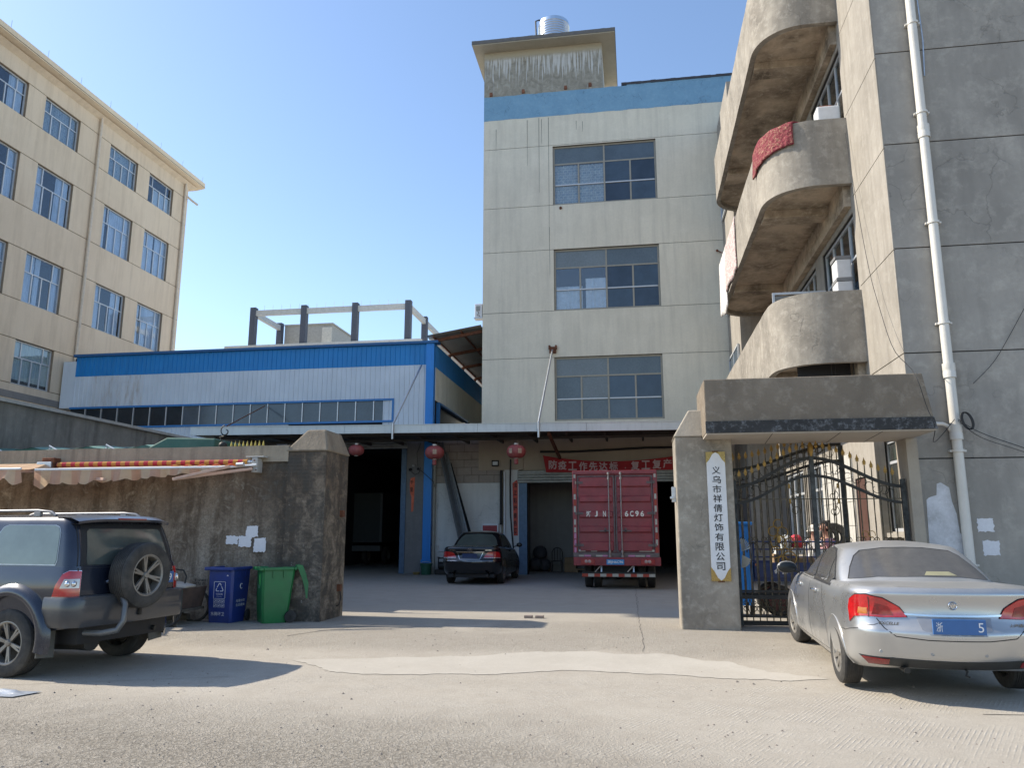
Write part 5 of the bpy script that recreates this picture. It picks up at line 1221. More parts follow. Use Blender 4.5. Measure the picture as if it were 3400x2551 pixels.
# rear screen: seal, then glass
rs = [(-0.66,1.075),(-0.4,1.105),(0,1.115),(0.4,1.105),(0.66,1.075),(0.60,1.19),(0.52,1.30),(0.44,1.355),(0.2,1.385),(0,1.39),(-0.2,1.385),(-0.44,1.355),(-0.52,1.30),(-0.60,1.19)]
sk.patch('window_seal', rub_seal, SC, 'B', [(a*1.015, 1.075+(z-1.075)*1.03) for a, z in rs], off=0.002); sk.patch('rear_window', gwr, SC, 'B', rs, off=0.005)
for sd in ('L', 'R'):
    q1 = [(1.52,1.00),(1.50,1.05),(1.62,1.20),(1.76,1.32),(2.02,1.36),(2.10,1.0)]   # rear quarter + rear door
    sk.patch('window_seal', rub_seal, SC, sd, [(1.22,0.985),(1.40,1.14),(1.60,1.28),(1.80,1.365),(2.15,1.39),(2.5,1.365),(2.85,1.27),(3.2,1.10),(3.36,0.965),(2.2,0.975)], off=0.002)
    sk.patch('quarter_window', gw, SC, sd, [(1.30,1.0),(1.42,1.13),(1.55,1.23),(1.60,1.25),(1.60,1.0)], off=0.006)
    sk.patch('side_window', gw, SC, sd, [(1.63,1.0),(1.63,1.27),(1.80,1.345),(2.12,1.37),(2.20,1.365),(2.26,0.99)], off=0.006)
    sk.patch('side_window', gw, SC, sd, [(2.33,0.99),(2.28,1.363),(2.5,1.345),(2.85,1.25),(3.15,1.09),(3.28,0.985)], off=0.006)
    for (y, z) in ((1.92,0.875),(2.88,0.86)):
        h = sk.hit((-3 if sd == 'L' else 3, y, z), (1 if sd == 'L' else -1, 0, 0)); s_ = -1 if sd == 'L' else 1
        b = MB(); b.sphere((h[0].x, y, z), 0.02, 0.075, 0.035, 14, 8); b.build('handle_recess', plain('handle_shadow', (0.33,0.33,0.33), 0.3, 0.6), SC, world=False, smooth=60)
        b = MB(); b.tube([(h[0].x+s_*0.012,y-0.085,z),(h[0].x+s_*0.038,y-0.04,z+0.004),(h[0].x+s_*0.038,y+0.04,z+0.004),(h[0].x+s_*0.012,y+0.085,z)], 0.013, 8); b.build('door_handle', MAT('chrome'), SC, world=False, smooth=60)
    for ln in ([(1.63,0.98),(1.55,0.86),(1.46,0.72),(1.38,0.58),(1.36,0.4),(1.36,0.27)], [(2.30,0.98),(2.30,0.5),(2.29,0.26)], [(3.34,0.95),(3.30,0.7),(3.22,0.4),(3.2,0.26)], [(0.62,0.62),(0.5,0.62),(0.40,0.645),(0.28,0.67)], [(1.36,0.28),(2.29,0.265),(3.2,0.26)]):
        sk.line('panel_seam', seam if False else MAT('black'), SC, sd, ln, w=0.006)
    s_ = -1 if sd == 'L' else 1
    b = MB(); b.sphere((s_*0.955, 3.15, 1.05), 0.125, 0.075, 0.082, 16, 10); b.build('door_mirror', sil, SC, world=False, smooth=60)
    b = MB(); b.sphere((s_*0.96, 3.085, 1.05), 0.118, 0.035, 0.076, 16, 10); b.build('mirror_glass', glassy('mirror_dark',(0.015,0.018,0.02),0.25,0.3), SC, world=False, smooth=60)
    b = MB(); b.beam((s_*0.80,3.12,0.985),(s_*0.92,3.13,1.01), 0.05, 0.03); b.build('mirror_arm', rub_seal, SC, world=False)
# tail lamps wrap round the corners
for md in ('BL', 'BR'):
    lamp = [(0.42,0.735),(0.45,0.90),(0.52,0.935),(0.66,0.965),(0.80,0.95),(0.90,0.90),(0.915,0.80),(0.86,0.73),(0.80,0.64),(0.73,0.715),(0.60,0.735)]
    lamp = [(0.375,0.795),(0.43,0.885),(0.54,0.965),(0.66,0.995),(0.78,0.985),(0.855,0.935),(0.875,0.85),(0.855,0.72),(0.80,0.775),(0.68,0.79),(0.54,0.785)]
    sk.patch('tail_lamp_bezel', MAT('black'), SC, md, [((a-0.64)*1.03+0.64, (z-0.82)*1.06+0.82) for a, z in lamp], off=0.003)
    o = sk.patch('tail_lamp', MAT('lamp_red'), SC, md, lamp, off=0.012)
    sk.patch('lamp_lens', MAT('lamp_dark_red'), o, md, [(0.475,0.81),(0.51,0.89),(0.60,0.92),(0.63,0.81)], off=0.015)
    sk.patch('lamp_lens', MAT('lamp_amber'), o, md, [(0.665,0.81),(0.665,0.87),(0.745,0.87),(0.755,0.81)], off=0.015)
    sk.line('lamp_seam', MAT('black'), o, md, [(0.645,0.98),(0.648,0.87),(0.652,0.78)], w=0.006, off=0.014)
    sk.patch('bumper_reflector', MAT('lamp_dark_red'), SC, 'B', [(-0.76,0.40),(-0.55,0.395),(-0.55,0.345),(-0.70,0.335)] if md == 'BL' else [(0.76,0.40),(0.55,0.395),(0.55,0.345),(0.70,0.335)], off=0.010)
# boot: chrome strip, seams, plate recess, plate
sk.line('boot_chrome_strip', MAT('chrome'), SC, 'B', [(-0.47,0.825),(-0.2,0.815),(0.2,0.815),(0.47,0.825)], w=0.018, off=0.012)
sk.line('panel_seam', MAT('black'), SC, 'B', [(-0.635,0.775),(-0.585,0.69),(-0.50,0.62),(-0.25,0.60),(0.25,0.60),(0.50,0.62),(0.585,0.69),(0.635,0.775)], w=0.009)
sk.line('panel_seam', MAT('black'), SC, 'B', [(-0.74,0.70),(-0.66,0.715),(-0.61,0.735)], w=0.006)
sk.line('panel_seam', MAT('black'), SC, 'B', [(0.74,0.70),(0.66,0.715),(0.61,0.735)], w=0.006)
sk.patch('plate_recess', plain('recess_silver', (0.30,0.31,0.33), 0.45, 0.5), SC, 'B', [(-0.31,0.80),(0.31,0.80),(0.29,0.69),(0.23,0.645),(-0.23,0.645),(-0.29,0.69)], off=0.002)
h = min((sk.hit((a,-3,z),(0,1,0))[0].y for a in (0,0.2) for z in (0.66,0.8))); py_ = h-0.012
b = MB(); b.box(-0.22,0.22,py_,py_+0.02,0.66,0.80); pl = b.build('number_plate', MAT('plate_blue'), SC, world=False, bevel=0.004)
text('plate_character', '浙', MAT('white_ink'), pl, (-0.165,py_,0.73), (1,0,0), (0,0,1), w=0.055, h=0.085, world=False, depth=0.002); text('plate_character', '5', MAT('white_ink'), pl, (0.175,py_,0.73), (1,0,0), (0,0,1), w=0.045, h=0.085, world=False, depth=0.002)
h = sk.hit((0,-3,0.91),(0,1,0)); ey = h[0].y
b = MB(); b.lathe([(0.028,-0.006),(0.034,-0.012),(0.040,-0.006),(0.040,0.004)], (0,ey,0.912), 'Y', 24); b.build('badge_ring', MAT('chrome'), SC, world=False, smooth=50)
for k in (-1, 0, 1):
    b = MB(); b.box(k*0.016-0.006, k*0.016+0.006, ey-0.012, ey, 0.896+k*0.004, 0.928+k*0.004); b.build('badge_shield', MAT('chrome'), SC, world=False, bevel=0.003)
def skin_text(skn, root, s, a, z, w, h_, mat, shear=0.0, name='lettering'):
    ht = skn.hit((a,-3,z),(0,1,0)); hl = skn.hit((a-w/2,-3,z),(0,1,0)); hr = skn.hit((a+w/2,-3,z),(0,1,0))
    rt = (hr[0]-hl[0]); return text(name, s, mat, root, (hl[0]+hr[0])/2+Vector((0,-0.004,0)), rt, (0,0,1), w=w, h=h_, world=False, bold=0.02, shear=shear, depth=0.004)
dk_chr = plain('dark_chrome2', (0.16,0.16,0.16), 0.25, 0.9)
skin_text(sk, SC, 'EXCELLE', -0.54, 0.735, 0.17, 0.028, dk_chr, 0.3); skin_text(sk, SC, '上海通用', 0.54, 0.735, 0.17, 0.032, dk_chr)
# lower bumper grille strip, parking sensors, exhaust
sk.patch('bumper_grille', plain('grille_black', (0.03,0.033,0.034), 0.6), SC, 'B', [(-0.78,0.415),(-0.5,0.41),(0,0.405),(0.5,0.41),(0.78,0.415),(0.70,0.33),(0.4,0.315),(-0.4,0.315),(-0.70,0.33)], off=0.004)
for a in (-0.62, -0.22, 0.22, 0.62):
    h = sk.hit((a,-3,0.47),(0,1,0)); b = MB(); b.lathe([(0.001,-0.004),(0.008,-0.004),(0.009,-0.001),(0.013,-0.001),(0.014,-0.005),(0.017,0.002)], (a,h[0].y,0.47), 'Y', 14); b.build('parking_sensor', plain('sensor_grey', (0.35,0.35,0.34), 0.4), SC, world=False, smooth=40)
b = MB(); b.tube([(-0.42,0.14,0.30),(-0.42,0.5,0.30)], 0.028, 12); b.build('exhaust_pipe', MAT('dark_iron'), SC, world=False, smooth=40)
b = MB(); b.box(-0.6,0.6,0.9,4.2,0.2,0.34); b.build('underbody', MAT('black'), SC, world=False)
b = MB(); b.tube([(0.08,0.25,0.33),(0.08,0.14,0.31),(0.06,0.12,0.27),(0.09,0.11,0.26)], 0.01, 6); b.build('tow_eye', MAT('dark_iron'), SC, world=False)
for (yy, st) in ((0.98, 0), (3.58, R(5))):
    for s_ in (-1, 1):
        wheel(SC, s_*(tw-0.085), yy, 0.315, 0.315, 0.2, s_, spokes=9, rim_r=0.195, steer=st, rim_mat=MAT('alu_rim'))
b = MB(); b.box(0.08,0.42,1.0,1.25,0.975,1.0); 
sk.patch('parcel_cloth', plain('yellow_cloth', (0.30,0.28,0.17), 0.9), SC, 'B', [(0.04,1.125),(0.36,1.118),(0.30,1.155),(0.08,1.16)], off=0.0065)

# ---- black sedan under the lantern
BC = thing('black_sedan', 'glossy black saloon car parked under the canopy beside the red truck', 'car', (0,0,0))
blk = car_paint('black_paint', (0.006,0.007,0.009), 0.2, 0.14, dust=(0.06,0.065,0.07), dust_amt=0.10)
S2 = dict(L=4.85, W=1.79, H=1.50, zt=1.05, gh=(0.75,1.5,2.75,3.85), R=0.33, axles=(1.08,3.90))
a2_ = math.atan2(-0.0, 1)+R(-0.5)
BC.location = (-4.88, 22.55, 0.1); BC.rotation_euler = (0,0,R(0.5)); BC.scale = (1,1,1.045); ORI[BC.name] = Vector(BC.location)
sk, zb = sedan(BC, blk, S2)
gk = glassy('black_car_rear_glass', (0.05,0.06,0.05), 0.05, 0.5, dust=0.2, dustc=(0.12,0.13,0.11)); gks = glassy('black_car_side_glass', (0.012,0.014,0.014), 0.05, 0.5)
rs = [(-0.66,1.045),(0.66,1.045),(0.60,1.2),(0.52,1.32),(0.42,1.39),(0,1.41),(-0.42,1.39),(-0.52,1.32),(-0.60,1.2)]
sk.patch('window_trim', MAT('chrome'), BC, 'B', [(a*1.02, z-0.004) for a, z in rs], off=0.002); sk.patch('rear_window', gk, BC, 'B', rs, off=0.005)
for sd in ('L', 'R'):
    sk.patch('side_window', gks, BC, sd, [(1.4,1.02),(1.6,1.22),(1.85,1.36),(2.25,1.39),(2.4,1.01)], off=0.005); sk.patch('side_window', gks, BC, sd, [(2.47,1.01),(2.40,1.39),(2.75,1.36),(3.15,1.24),(3.55,1.0)], off=0.005)
    for ln in ([(2.43,1.0),(2.43,0.3)], [(1.55,0.98),(1.44,0.6),(1.46,0.3)], [(3.6,0.95),(3.5,0.3)]): sk.line('panel_seam', MAT('black'), BC, sd, ln)
    s_ = -1 if sd == 'L' else 1
    sk.line('side_moulding', plain('dark_chrome', (0.3,0.3,0.3), 0.3, 0.8), BC, sd, [(1.6,0.58),(3.4,0.56)], w=0.012, off=0.006)
    b = MB(); b.sphere((s_*1.0,3.4,1.06), 0.1, 0.055, 0.07, 14, 8); b.build('door_mirror', blk, BC, world=False, smooth=60)
    b = MB(); b.sphere((s_*1.005,3.375,1.06), 0.085, 0.04, 0.055, 14, 8); b.build('mirror_glass', gks, BC, world=False, smooth=60)
    b = MB(); b.beam((s_*0.80,3.4,1.0),(s_*0.93,3.4,1.03), 0.05, 0.03); b.build('mirror_arm', rub_seal, BC, world=False)
    for y in (2.2, 3.2):
        hh = sk.hit((s_*3,y,0.9),(-s_,0,0)); b = MB(); b.tube([(hh[0].x+s_*0.01,y-0.08,0.9),(hh[0].x+s_*0.03,y,0.903),(hh[0].x+s_*0.01,y+0.08,0.9)], 0.012, 6); b.build('door_handle', blk, BC, world=False, smooth=60)
for md in ('BL', 'BR'):
    lamp = [(0.37,0.735),(0.46,0.86),(0.52,0.905),(0.70,0.92),(0.82,0.90),(0.885,0.84),(0.885,0.735)]
    o = sk.patch('tail_lamp', MAT('lamp_red'), BC, md, lamp, off=0.01); sk.patch('lamp_lens', MAT('lamp_clear'), o, md, [(0.38,0.735),(0.39,0.755),(0.88,0.755),(0.88,0.735)], off=0.013)
    sk.line('lamp_seam', MAT('black'), o, md, [(0.63,0.92),(0.635,0.73)], w=0.008, off=0.014)
sk.line('boot_chrome_strip', MAT('chrome'), BC, 'B', [(-0.42,0.905),(0,0.90),(0.42,0.905)], w=0.018, off=0.01)
sk.line('plate_surround', MAT('chrome'), BC, 'B', [(-0.38,0.885),(-0.30,0.70),(0.30,0.70),(0.38,0.885)], w=0.012, off=0.008)
hh = sk.hit((0,-3,0.79),(0,1,0)); b = MB(); b.box(-0.22,0.22,hh[0].y-0.02,hh[0].y,0.72,0.86); b.build('number_plate', plain('plate_dark_blue', (0.012,0.03,0.10), 0.4), BC, world=False, bevel=0.004)
sk.line('bumper_seam', MAT('chrome'), BC, 'B', [(-0.72,0.665),(0,0.655),(0.72,0.665)], w=0.006, off=0.003)
skin_text(sk, BC, '2.5 Royal', -0.54, 0.955, 0.19, 0.04, MAT('chrome'), 0.2); skin_text(sk, BC, 'CROWN', 0.54, 0.955, 0.19, 0.03, MAT('chrome'))
hh = sk.hit((0,-3,0.965),(0,1,0)); ey = hh[0].y-0.008
for (rx_, rz_) in ((0.065,0.045),(0.022,0.040)):
    b = MB(); b.tube([(rx_*math.cos(2*math.pi*k/20), ey, 0.965+rz_*math.sin(2*math.pi*k/20)) for k in range(21)], 0.005, 5); b.build('badge_ring', MAT('chrome'), BC, world=False, smooth=60)
b = MB(); b.tube([(0.043*math.cos(2*math.pi*k/20), ey, 0.985+0.016*math.sin(2*math.pi*k/20)) for k in range(21)], 0.005, 5); b.build('badge_ring', MAT('chrome'), BC, world=False, smooth=60)
for a in (-0.52, 0.52):
    b = MB(); b.tube([(a,0.10,0.27),(a,0.5,0.27)], 0.04, 12); b.build('exhaust_pipe', MAT('dark_iron'), BC, world=False, smooth=40)
for yy in (1.08, 3.90):
    for s_ in (-1, 1): wheel(BC, s_*(0.895-0.12), yy, 0.33, 0.33, 0.21, s_, spokes=7, rim_r=0.21)
b = MB(); b.box(-0.7,0.7,0.3,4.4,0.2,0.3); b.build('underbody', MAT('black'), BC, world=False)
# ---- dark blue off-roader with a spare wheel on its tailgate
SV = thing('dark_suv', 'dusty dark blue off-roader seen from behind with its spare wheel on the tailgate', 'car', (0,0,0))
navy = car_paint('navy_paint', (0.010,0.016,0.034), 0.35, 0.22, dust=(0.22,0.205,0.18), dust_amt=0.19)
fwd = Vector((-0.988, 0.15)); SV.location = (-5.98, 8.82, 0.0); SV.rotation_euler = (0, 0, math.atan2(-fwd.x, fwd.y)); ORI[SV.name] = Vector(SV.location)
L, W = 4.75, 0.89
def zf(t, y): lz = lin([(0,0.56),(0.7,0.50),(L-0.6,0.45),(L,0.55)], y); tp = lin([(0,1.225),(2.9,1.2),(3.4,1.15),(L-0.3,1.02),(L,0.95)], y); return lz+(tp-lz)*t
Lv = [(0.0, W*0.95, 0.16, L-0.1, 0.16, 0.16, 0.05, 0.25, 0.3, 0.1), (0.12, W*0.985, 0.13, L, 0.16, 0.16, 0.05, 0.25, 0.3, 0.1), (0.5, W*1.0, 0.12, L, 0.16, 0.16, 0.05, 0.25, 0.3, 0.1),
      (0.75, W*0.995, 0.13, L-0.03, 0.16, 0.16, 0.05, 0.25, 0.3, 0.1), (1.0, W*0.955, 0.15, L-0.1, 0.14, 0.15, 0.05, 0.25, 0.3, 0.1)]
body = loft(Lv, 16, zf, 0.02, taper=0.015)
def zg(t, y): return 1.17+(1.78-1.17)*t
Gv = [(0.0, W*0.955, 0.16, 3.7, 0.13, 0.15, 0.05, 0.2, 0.2, 0.2), (0.4, W*0.915, 0.21, 3.35, 0.13, 0.14, 0.05, 0.2, 0.2, 0.2), (0.85, W*0.855, 0.32, 2.95, 0.12, 0.12, 0.05, 0.18, 0.2, 0.18), (1.0, W*0.80, 0.40, 2.85, 0.12, 0.12, 0.05, 0.18, 0.2, 0.15)]
green = loft(Gv, 12, zg, 0.05, taper=0.01)
sk = Skin([body, green]); bo = body.build('body', navy, SV, world=False, fix=True); RW = 0.375; AX = (0.98, 3.72)
for yy in AX:
    cut = MB()
    for s_ in (-1, 1): cut.lathe([(0.001,s_*0.5),(RW+0.10,s_*0.5),(RW+0.10,s_*1.3),(0.001,s_*1.3)], (0,yy,RW+0.05), 'X', 40)
    bool_cut(bo, cut, MAT('black'))
for p in bo.data.polygons: p.use_smooth = True
bo.data.set_sharp_from_angle(angle=R(38))
green.build('cabin', navy, SV, world=False, smooth=38, fix=True)
clad = car_paint('cladding_paint', (0.022,0.026,0.034), 0.1, 0.4, dust=(0.2,0.185,0.16), dust_amt=0.35)
# rear bumper: a thick band round the tail
def bumper(y_end, z0, z1, out, name):
    o = half_outline(W+out, 0.0, L, 0.2, 0.2, 0.05, 0.25, 0.3, 0.1, taper=0); o = [p for p in o if p[1] < y_end]
    path = [(-x, y) for (x, y) in reversed(o[1:])] + o; b = MB(); n = len(path)
    prof = [(0.10, z0), (0.02, z0+0.01), (0.0, z0+0.06), (-0.004, z0+0.5*(z1-z0)), (0.0, z1-0.05), (0.015, z1-0.012), (0.13, z1)]
    for (ins, z) in prof:
        k = (W+out-ins)/(W+out)
        for (x, y) in path: b.v.append(Vector((x*k, y+ins*0.6 if abs(x) < W*0.85 else y+ins*0.3, z)))
    for j in range(len(prof)-1):
        for i in range(n-1): a = j*n+i; b.f.append((a, a+1, a+n+1, a+n))
    for e in (0, n-1): b.f.append(tuple(j*n+e for j in range(len(prof))))
    return b.build(name, clad, SV, world=False, smooth=45, fix=True)
bumper(0.50, 0.55, 0.90, 0.03, 'rear_bumper')
for s_ in (-1, 1):   # wheel arch flares
    for yy in AX:
        b = MB(); n = 26
        for k in range(n+1):
            a = math.pi*(-0.08+1.16*k/n)
            for (rr, xx) in ((RW+0.095, 0.90),(RW+0.10, 0.955),(RW+0.13, 0.965),(RW+0.20, 0.945),(RW+0.235, 0.875)):
                b.v.append(Vector((s_*xx, yy+rr*math.cos(a), RW+0.05+rr*math.sin(a))))
        for k in range(n):
            for j in range(4): a = 5*k+j; b.f.append((a, a+1, a+6, a+5))
        b.build('arch_flare', navy, SV, world=False, smooth=50, fix=True)
    b = MB(); b.box(s_*0.90-0.05, s_*0.90+0.05, 1.55, 3.1, 0.42, 0.62); b.build('side_step', clad, SV, world=False, bevel=0.02)
    b = MB(); b.prism([(s_*0.70,0.50,0.62),(s_*0.93,0.50,0.62),(s_*0.95,0.47,0.24),(s_*0.72,0.47,0.22)], (0,0.012,0)); b.build('mud_flap', plain('flap_grey', (0.12,0.115,0.10), 0.8, dirt=(0.25,0.22,0.18)), SV, world=False)
for yy in AX:
    for s_ in (-1, 1): wheel(SV, s_*0.80, yy, RW, RW, 0.25, s_, spokes=6, rim_r=0.235, style='double')
# glass
gs = glassy('suv_glass', (0.085,0.115,0.11), 0.04, 0.7, dust=0.17, dustc=(0.24,0.29,0.27)); gs2 = glassy('suv_rear_glass', (0.04,0.05,0.046), 0.05, 0.65, dust=0.18, dustc=(0.16,0.18,0.165))
chr_ = MAT('chrome')
for sd in ('L', 'R'):
    w1 = [(0.47,1.245),(0.455,1.30),(0.50,1.60),(0.54,1.665),(0.60,1.685),(1.30,1.69),(1.37,1.67),(1.45,1.55),(1.50,1.245)]
    c_ = (0.97, 1.46)
    sk.patch('window_chrome', plain('dull_chrome', (0.3,0.31,0.32), 0.3, 0.9), SV, sd, [(c_[0]+(a-c_[0])*1.025, c_[1]+(z-c_[1])*1.04-0.004) for a, z in w1], off=0.003)
    sk.patch('side_window', gs, SV, sd, w1, off=0.007)
    w2 = [(1.66,1.245),(1.62,1.60),(1.68,1.69),(2.15,1.69),(2.22,1.24)]; w3 = [(2.32,1.24),(2.28,1.68),(2.65,1.66),(3.05,1.45),(3.3,1.24)]
    for w_ in (w2, w3): sk.patch('side_window', gs, SV, sd, w_, off=0.006)
    for ln in ([(1.58,1.72),(1.62,1.2),(1.6,0.9),(1.45,0.6)], [(2.27,1.7),(2.27,0.6)], [(3.35,1.2),(3.2,0.6)]): sk.line('panel_seam', MAT('black'), SV, sd, ln, w=0.008)
# tailgate: recessed window, seams
sk.patch('tailgate_seal', rub_seal, SV, 'B', [(-0.72,1.20),(-0.64,1.70),(0.64,1.70),(0.72,1.20)], off=0.002)
sk.patch('rear_window', gs2, SV, 'B', [(-0.63,1.235),(-0.64,1.3),(-0.58,1.61),(-0.54,1.645),(0.54,1.645),(0.58,1.61),(0.64,1.3),(0.63,1.235)], off=0.007)
for s_ in (-1, 1): sk.line('panel_seam', MAT('black'), SV, 'B', [(s_*0.68,1.72),(s_*0.755,1.2),(s_*0.76,0.88)], w=0.014)
# spoiler lip
b = MB(); n = 20
for (dy, dz) in ((0.22,0.055),(0.0,0.045),(-0.13,0.0),(-0.12,-0.03),(0.06,-0.02)):
    for k in range(n+1):
        x = -0.72+1.44*k/n; e = abs(x/0.72)**4; b.v.append(Vector((x, 0.34+dy+0.05*(x/0.72)**2+0.04*e, 1.765+dz-0.035*e)))
for j in range(4):
    for k in range(n): a = j*(n+1)+k; b.f.append((a, a+1, a+n+2, a+n+1))
b.build('roof_spoiler', navy, SV, world=False, smooth=45, fix=True)
b = MB(); b.box(-0.22,0.22,0.205,0.24,1.756,1.776); b.build('high_brake_lamp', MAT('lamp_dark_red'), SV, world=False, bevel=0.004)
for s_ in (-1, 1):   # roof rails
    b = MB(); b.tube([(s_*0.66,0.72,1.80),(s_*0.66,0.80,1.845),(s_*0.66,1.0,1.862),(s_*0.66,2.6,1.862),(s_*0.66,2.8,1.80)], 0.017, 8); b.build('roof_rail', plain('rail_grey', (0.2,0.2,0.21), 0.4, 0.5), SV, world=False, smooth=60)
    for yy in (1.0, 1.75, 2.5):
        b = MB(); b.box(s_*0.66-0.02, s_*0.66+0.02, yy-0.05, yy+0.05, 1.79, 1.85); b.build('rail_foot', MC['rail_grey'], SV, world=False, bevel=0.006)
# tail lamps
for md, s_ in (('BL', -1), ('BR', 1)):
    lamp = [(0.63,0.895),(0.63,1.17),(0.74,1.175),(0.80,1.14),(0.86,1.02),(0.885,0.895)]
    lamp = [(a+0.02, z) for a, z in lamp]
    sk.patch('tail_lamp_bezel', chr_, SV, md, [((a-0.76)*1.07+0.76, (z-1.03)*1.05+1.03) for a, z in lamp], off=0.004)
    o = sk.patch('tail_lamp', MAT('lamp_red'), SV, md, lamp, off=0.016)
    sk.patch('lamp_lens', MAT('lamp_clear'), o, md, [(0.66,0.985),(0.66,1.085),(0.80,1.085),(0.835,0.985)], off=0.02)
    for a in (0.705, 0.77):
        oo, dd = sk.proj(md, a, 1.035); h = sk.hit(oo, dd); nn_ = -Vector(dd); b = MB(); b.sphere(h[0]+nn_*0.018, 0.03, 0.03, 0.036, 12, 8); b.build('lamp_reflector', MAT('chrome'), o, world=False, smooth=60)
# spare wheel on its carrier
sp = wheel(SV, 0, 0, 0, 0.385, 0.27, -1, spokes=6, rim_r=0.24, style='double', name='spare_tyre')
Mx = Matrix.Translation((-0.06, -0.03, 1.10)) @ Matrix.Rotation(R(90), 4, 'Z')
for ob in [sp]+list(sp.children): ob.data.transform(Mx)
b = MB(); b.lathe([(0.001,-0.02),(0.13,-0.02),(0.13,0.16),(0.001,0.16)], (-0.06,0.02,1.10), 'Y', 20); b.build('spare_carrier', MAT('black'), SV, world=False)
h = sk.hit((0.58,-3,1.0),(0,1,0)); py_ = h[0].y-0.03
b = MB(); b.box(0.25,0.69,py_,py_+0.02,0.97,1.11); pl = b.build('number_plate', MAT('plate_blue'), SV, world=False, bevel=0.004)
text('plate_number', '899', MAT('white_ink'), pl, (0.575,py_,1.04), (1,0,0), (0,0,1), w=0.15, h=0.09, world=False, bold=0.02)
skin_text(sk, SV, 'ABS', 0.50, 0.935, 0.10, 0.032, chr_)
b = MB(); b.tube([(-0.62,0.28,0.48),(-0.50,0.05,0.47),(-0.42,-0.10,0.50),(-0.37,-0.13,0.60),(-0.35,-0.12,0.78),(-0.33,-0.06,0.84),(-0.22,0.02,0.85)], 0.035, 12); b.build('bumper_tube', car_paint('tube_paint', (0.07,0.075,0.08), 0.4, 0.35, dust_amt=0.5), SV, world=False, smooth=60)
b = MB(); b.box(-0.2,0.12,0.02,0.2,0.60,0.66); b.box(-0.02,0.02,-0.03,0.06,0.63,0.75); b.build('tow_hook', MAT('chrome') if False else MAT('dark_iron'), SV, world=False, bevel=0.006)
b = MB(); b.box(-0.68,0.68,0.2,4.3,0.36,0.60); b.build('underbody', MAT('black'), SV, world=False)
b = MB(); b.tube([(-0.62,0.98,0.375),(0.62,0.98,0.375)], 0.05, 10); b.sphere((0,0.98,0.375), 0.13); b.build('rear_axle', MAT('dark_iron'), SV, world=False, smooth=50)
b = MB(); b.tube([(-0.35,0.9,0.34),(-0.42,0.45,0.36),(-0.45,0.22,0.36)], 0.1, 12); b.build('silencer', MAT('dark_iron'), SV, world=False, smooth=50)
b = MB(); b.tube([(0.45,0.9,0.46),(0.45,0.3,0.44),(0.47,0.16,0.42)], 0.03, 10); b.build('exhaust_pipe', MAT('dark_iron'), SV, world=False, smooth=50)
h = sk.hit((-0.45,-3,1.05),(0,1,0)); b = MB(); b.tube([(-0.40,h[0].y-0.01,1.03),(-0.36,h[0].y-0.03,1.05)], 0.018, 8); b.build('wiper_hub', MAT('galv'), SV, world=False, smooth=50)

# ------------------------------------------------------------ red box lorry standing in the garage mouth
TR = thing('red_truck', 'red box lorry backed out of the garage with its rear doors shut', 'truck', (-0.59, 21.6, 0.1))
redp = plain('truck_red', (0.27,0.043,0.048), 0.5, var=0.25, scale=3, dirt=(0.17,0.06,0.06), dirt_amt=0.6, bmp=0.05)
redd = plain('truck_red_dark', (0.23,0.032,0.036), 0.5, var=0.2, scale=3); grime = plain('truck_grime', (0.16,0.13,0.12), 0.7, 0.3, var=0.3)
tx = lambda x: -1.71+(x-568)*0.0030; tz = lambda y: 3.28-(y-455)*0.00298
b = MB(); b.box(-1.73, 0.55, 21.66, 27.4, 0.86, 3.26); b.build('box_body', redp, TR)
for (xa, xb) in ((-1.75,-1.63),(0.45,0.57)):
    b = MB(); b.box(xa, xb, 21.56, 21.68, 0.95, 3.28); b.build('corner_post', redp, TR, bevel=0.01)
b = MB(); b.box(-1.75, 0.57, 21.54, 21.7, 3.20, 3.30); b.build('roof_rail', redp, TR, bevel=0.012)
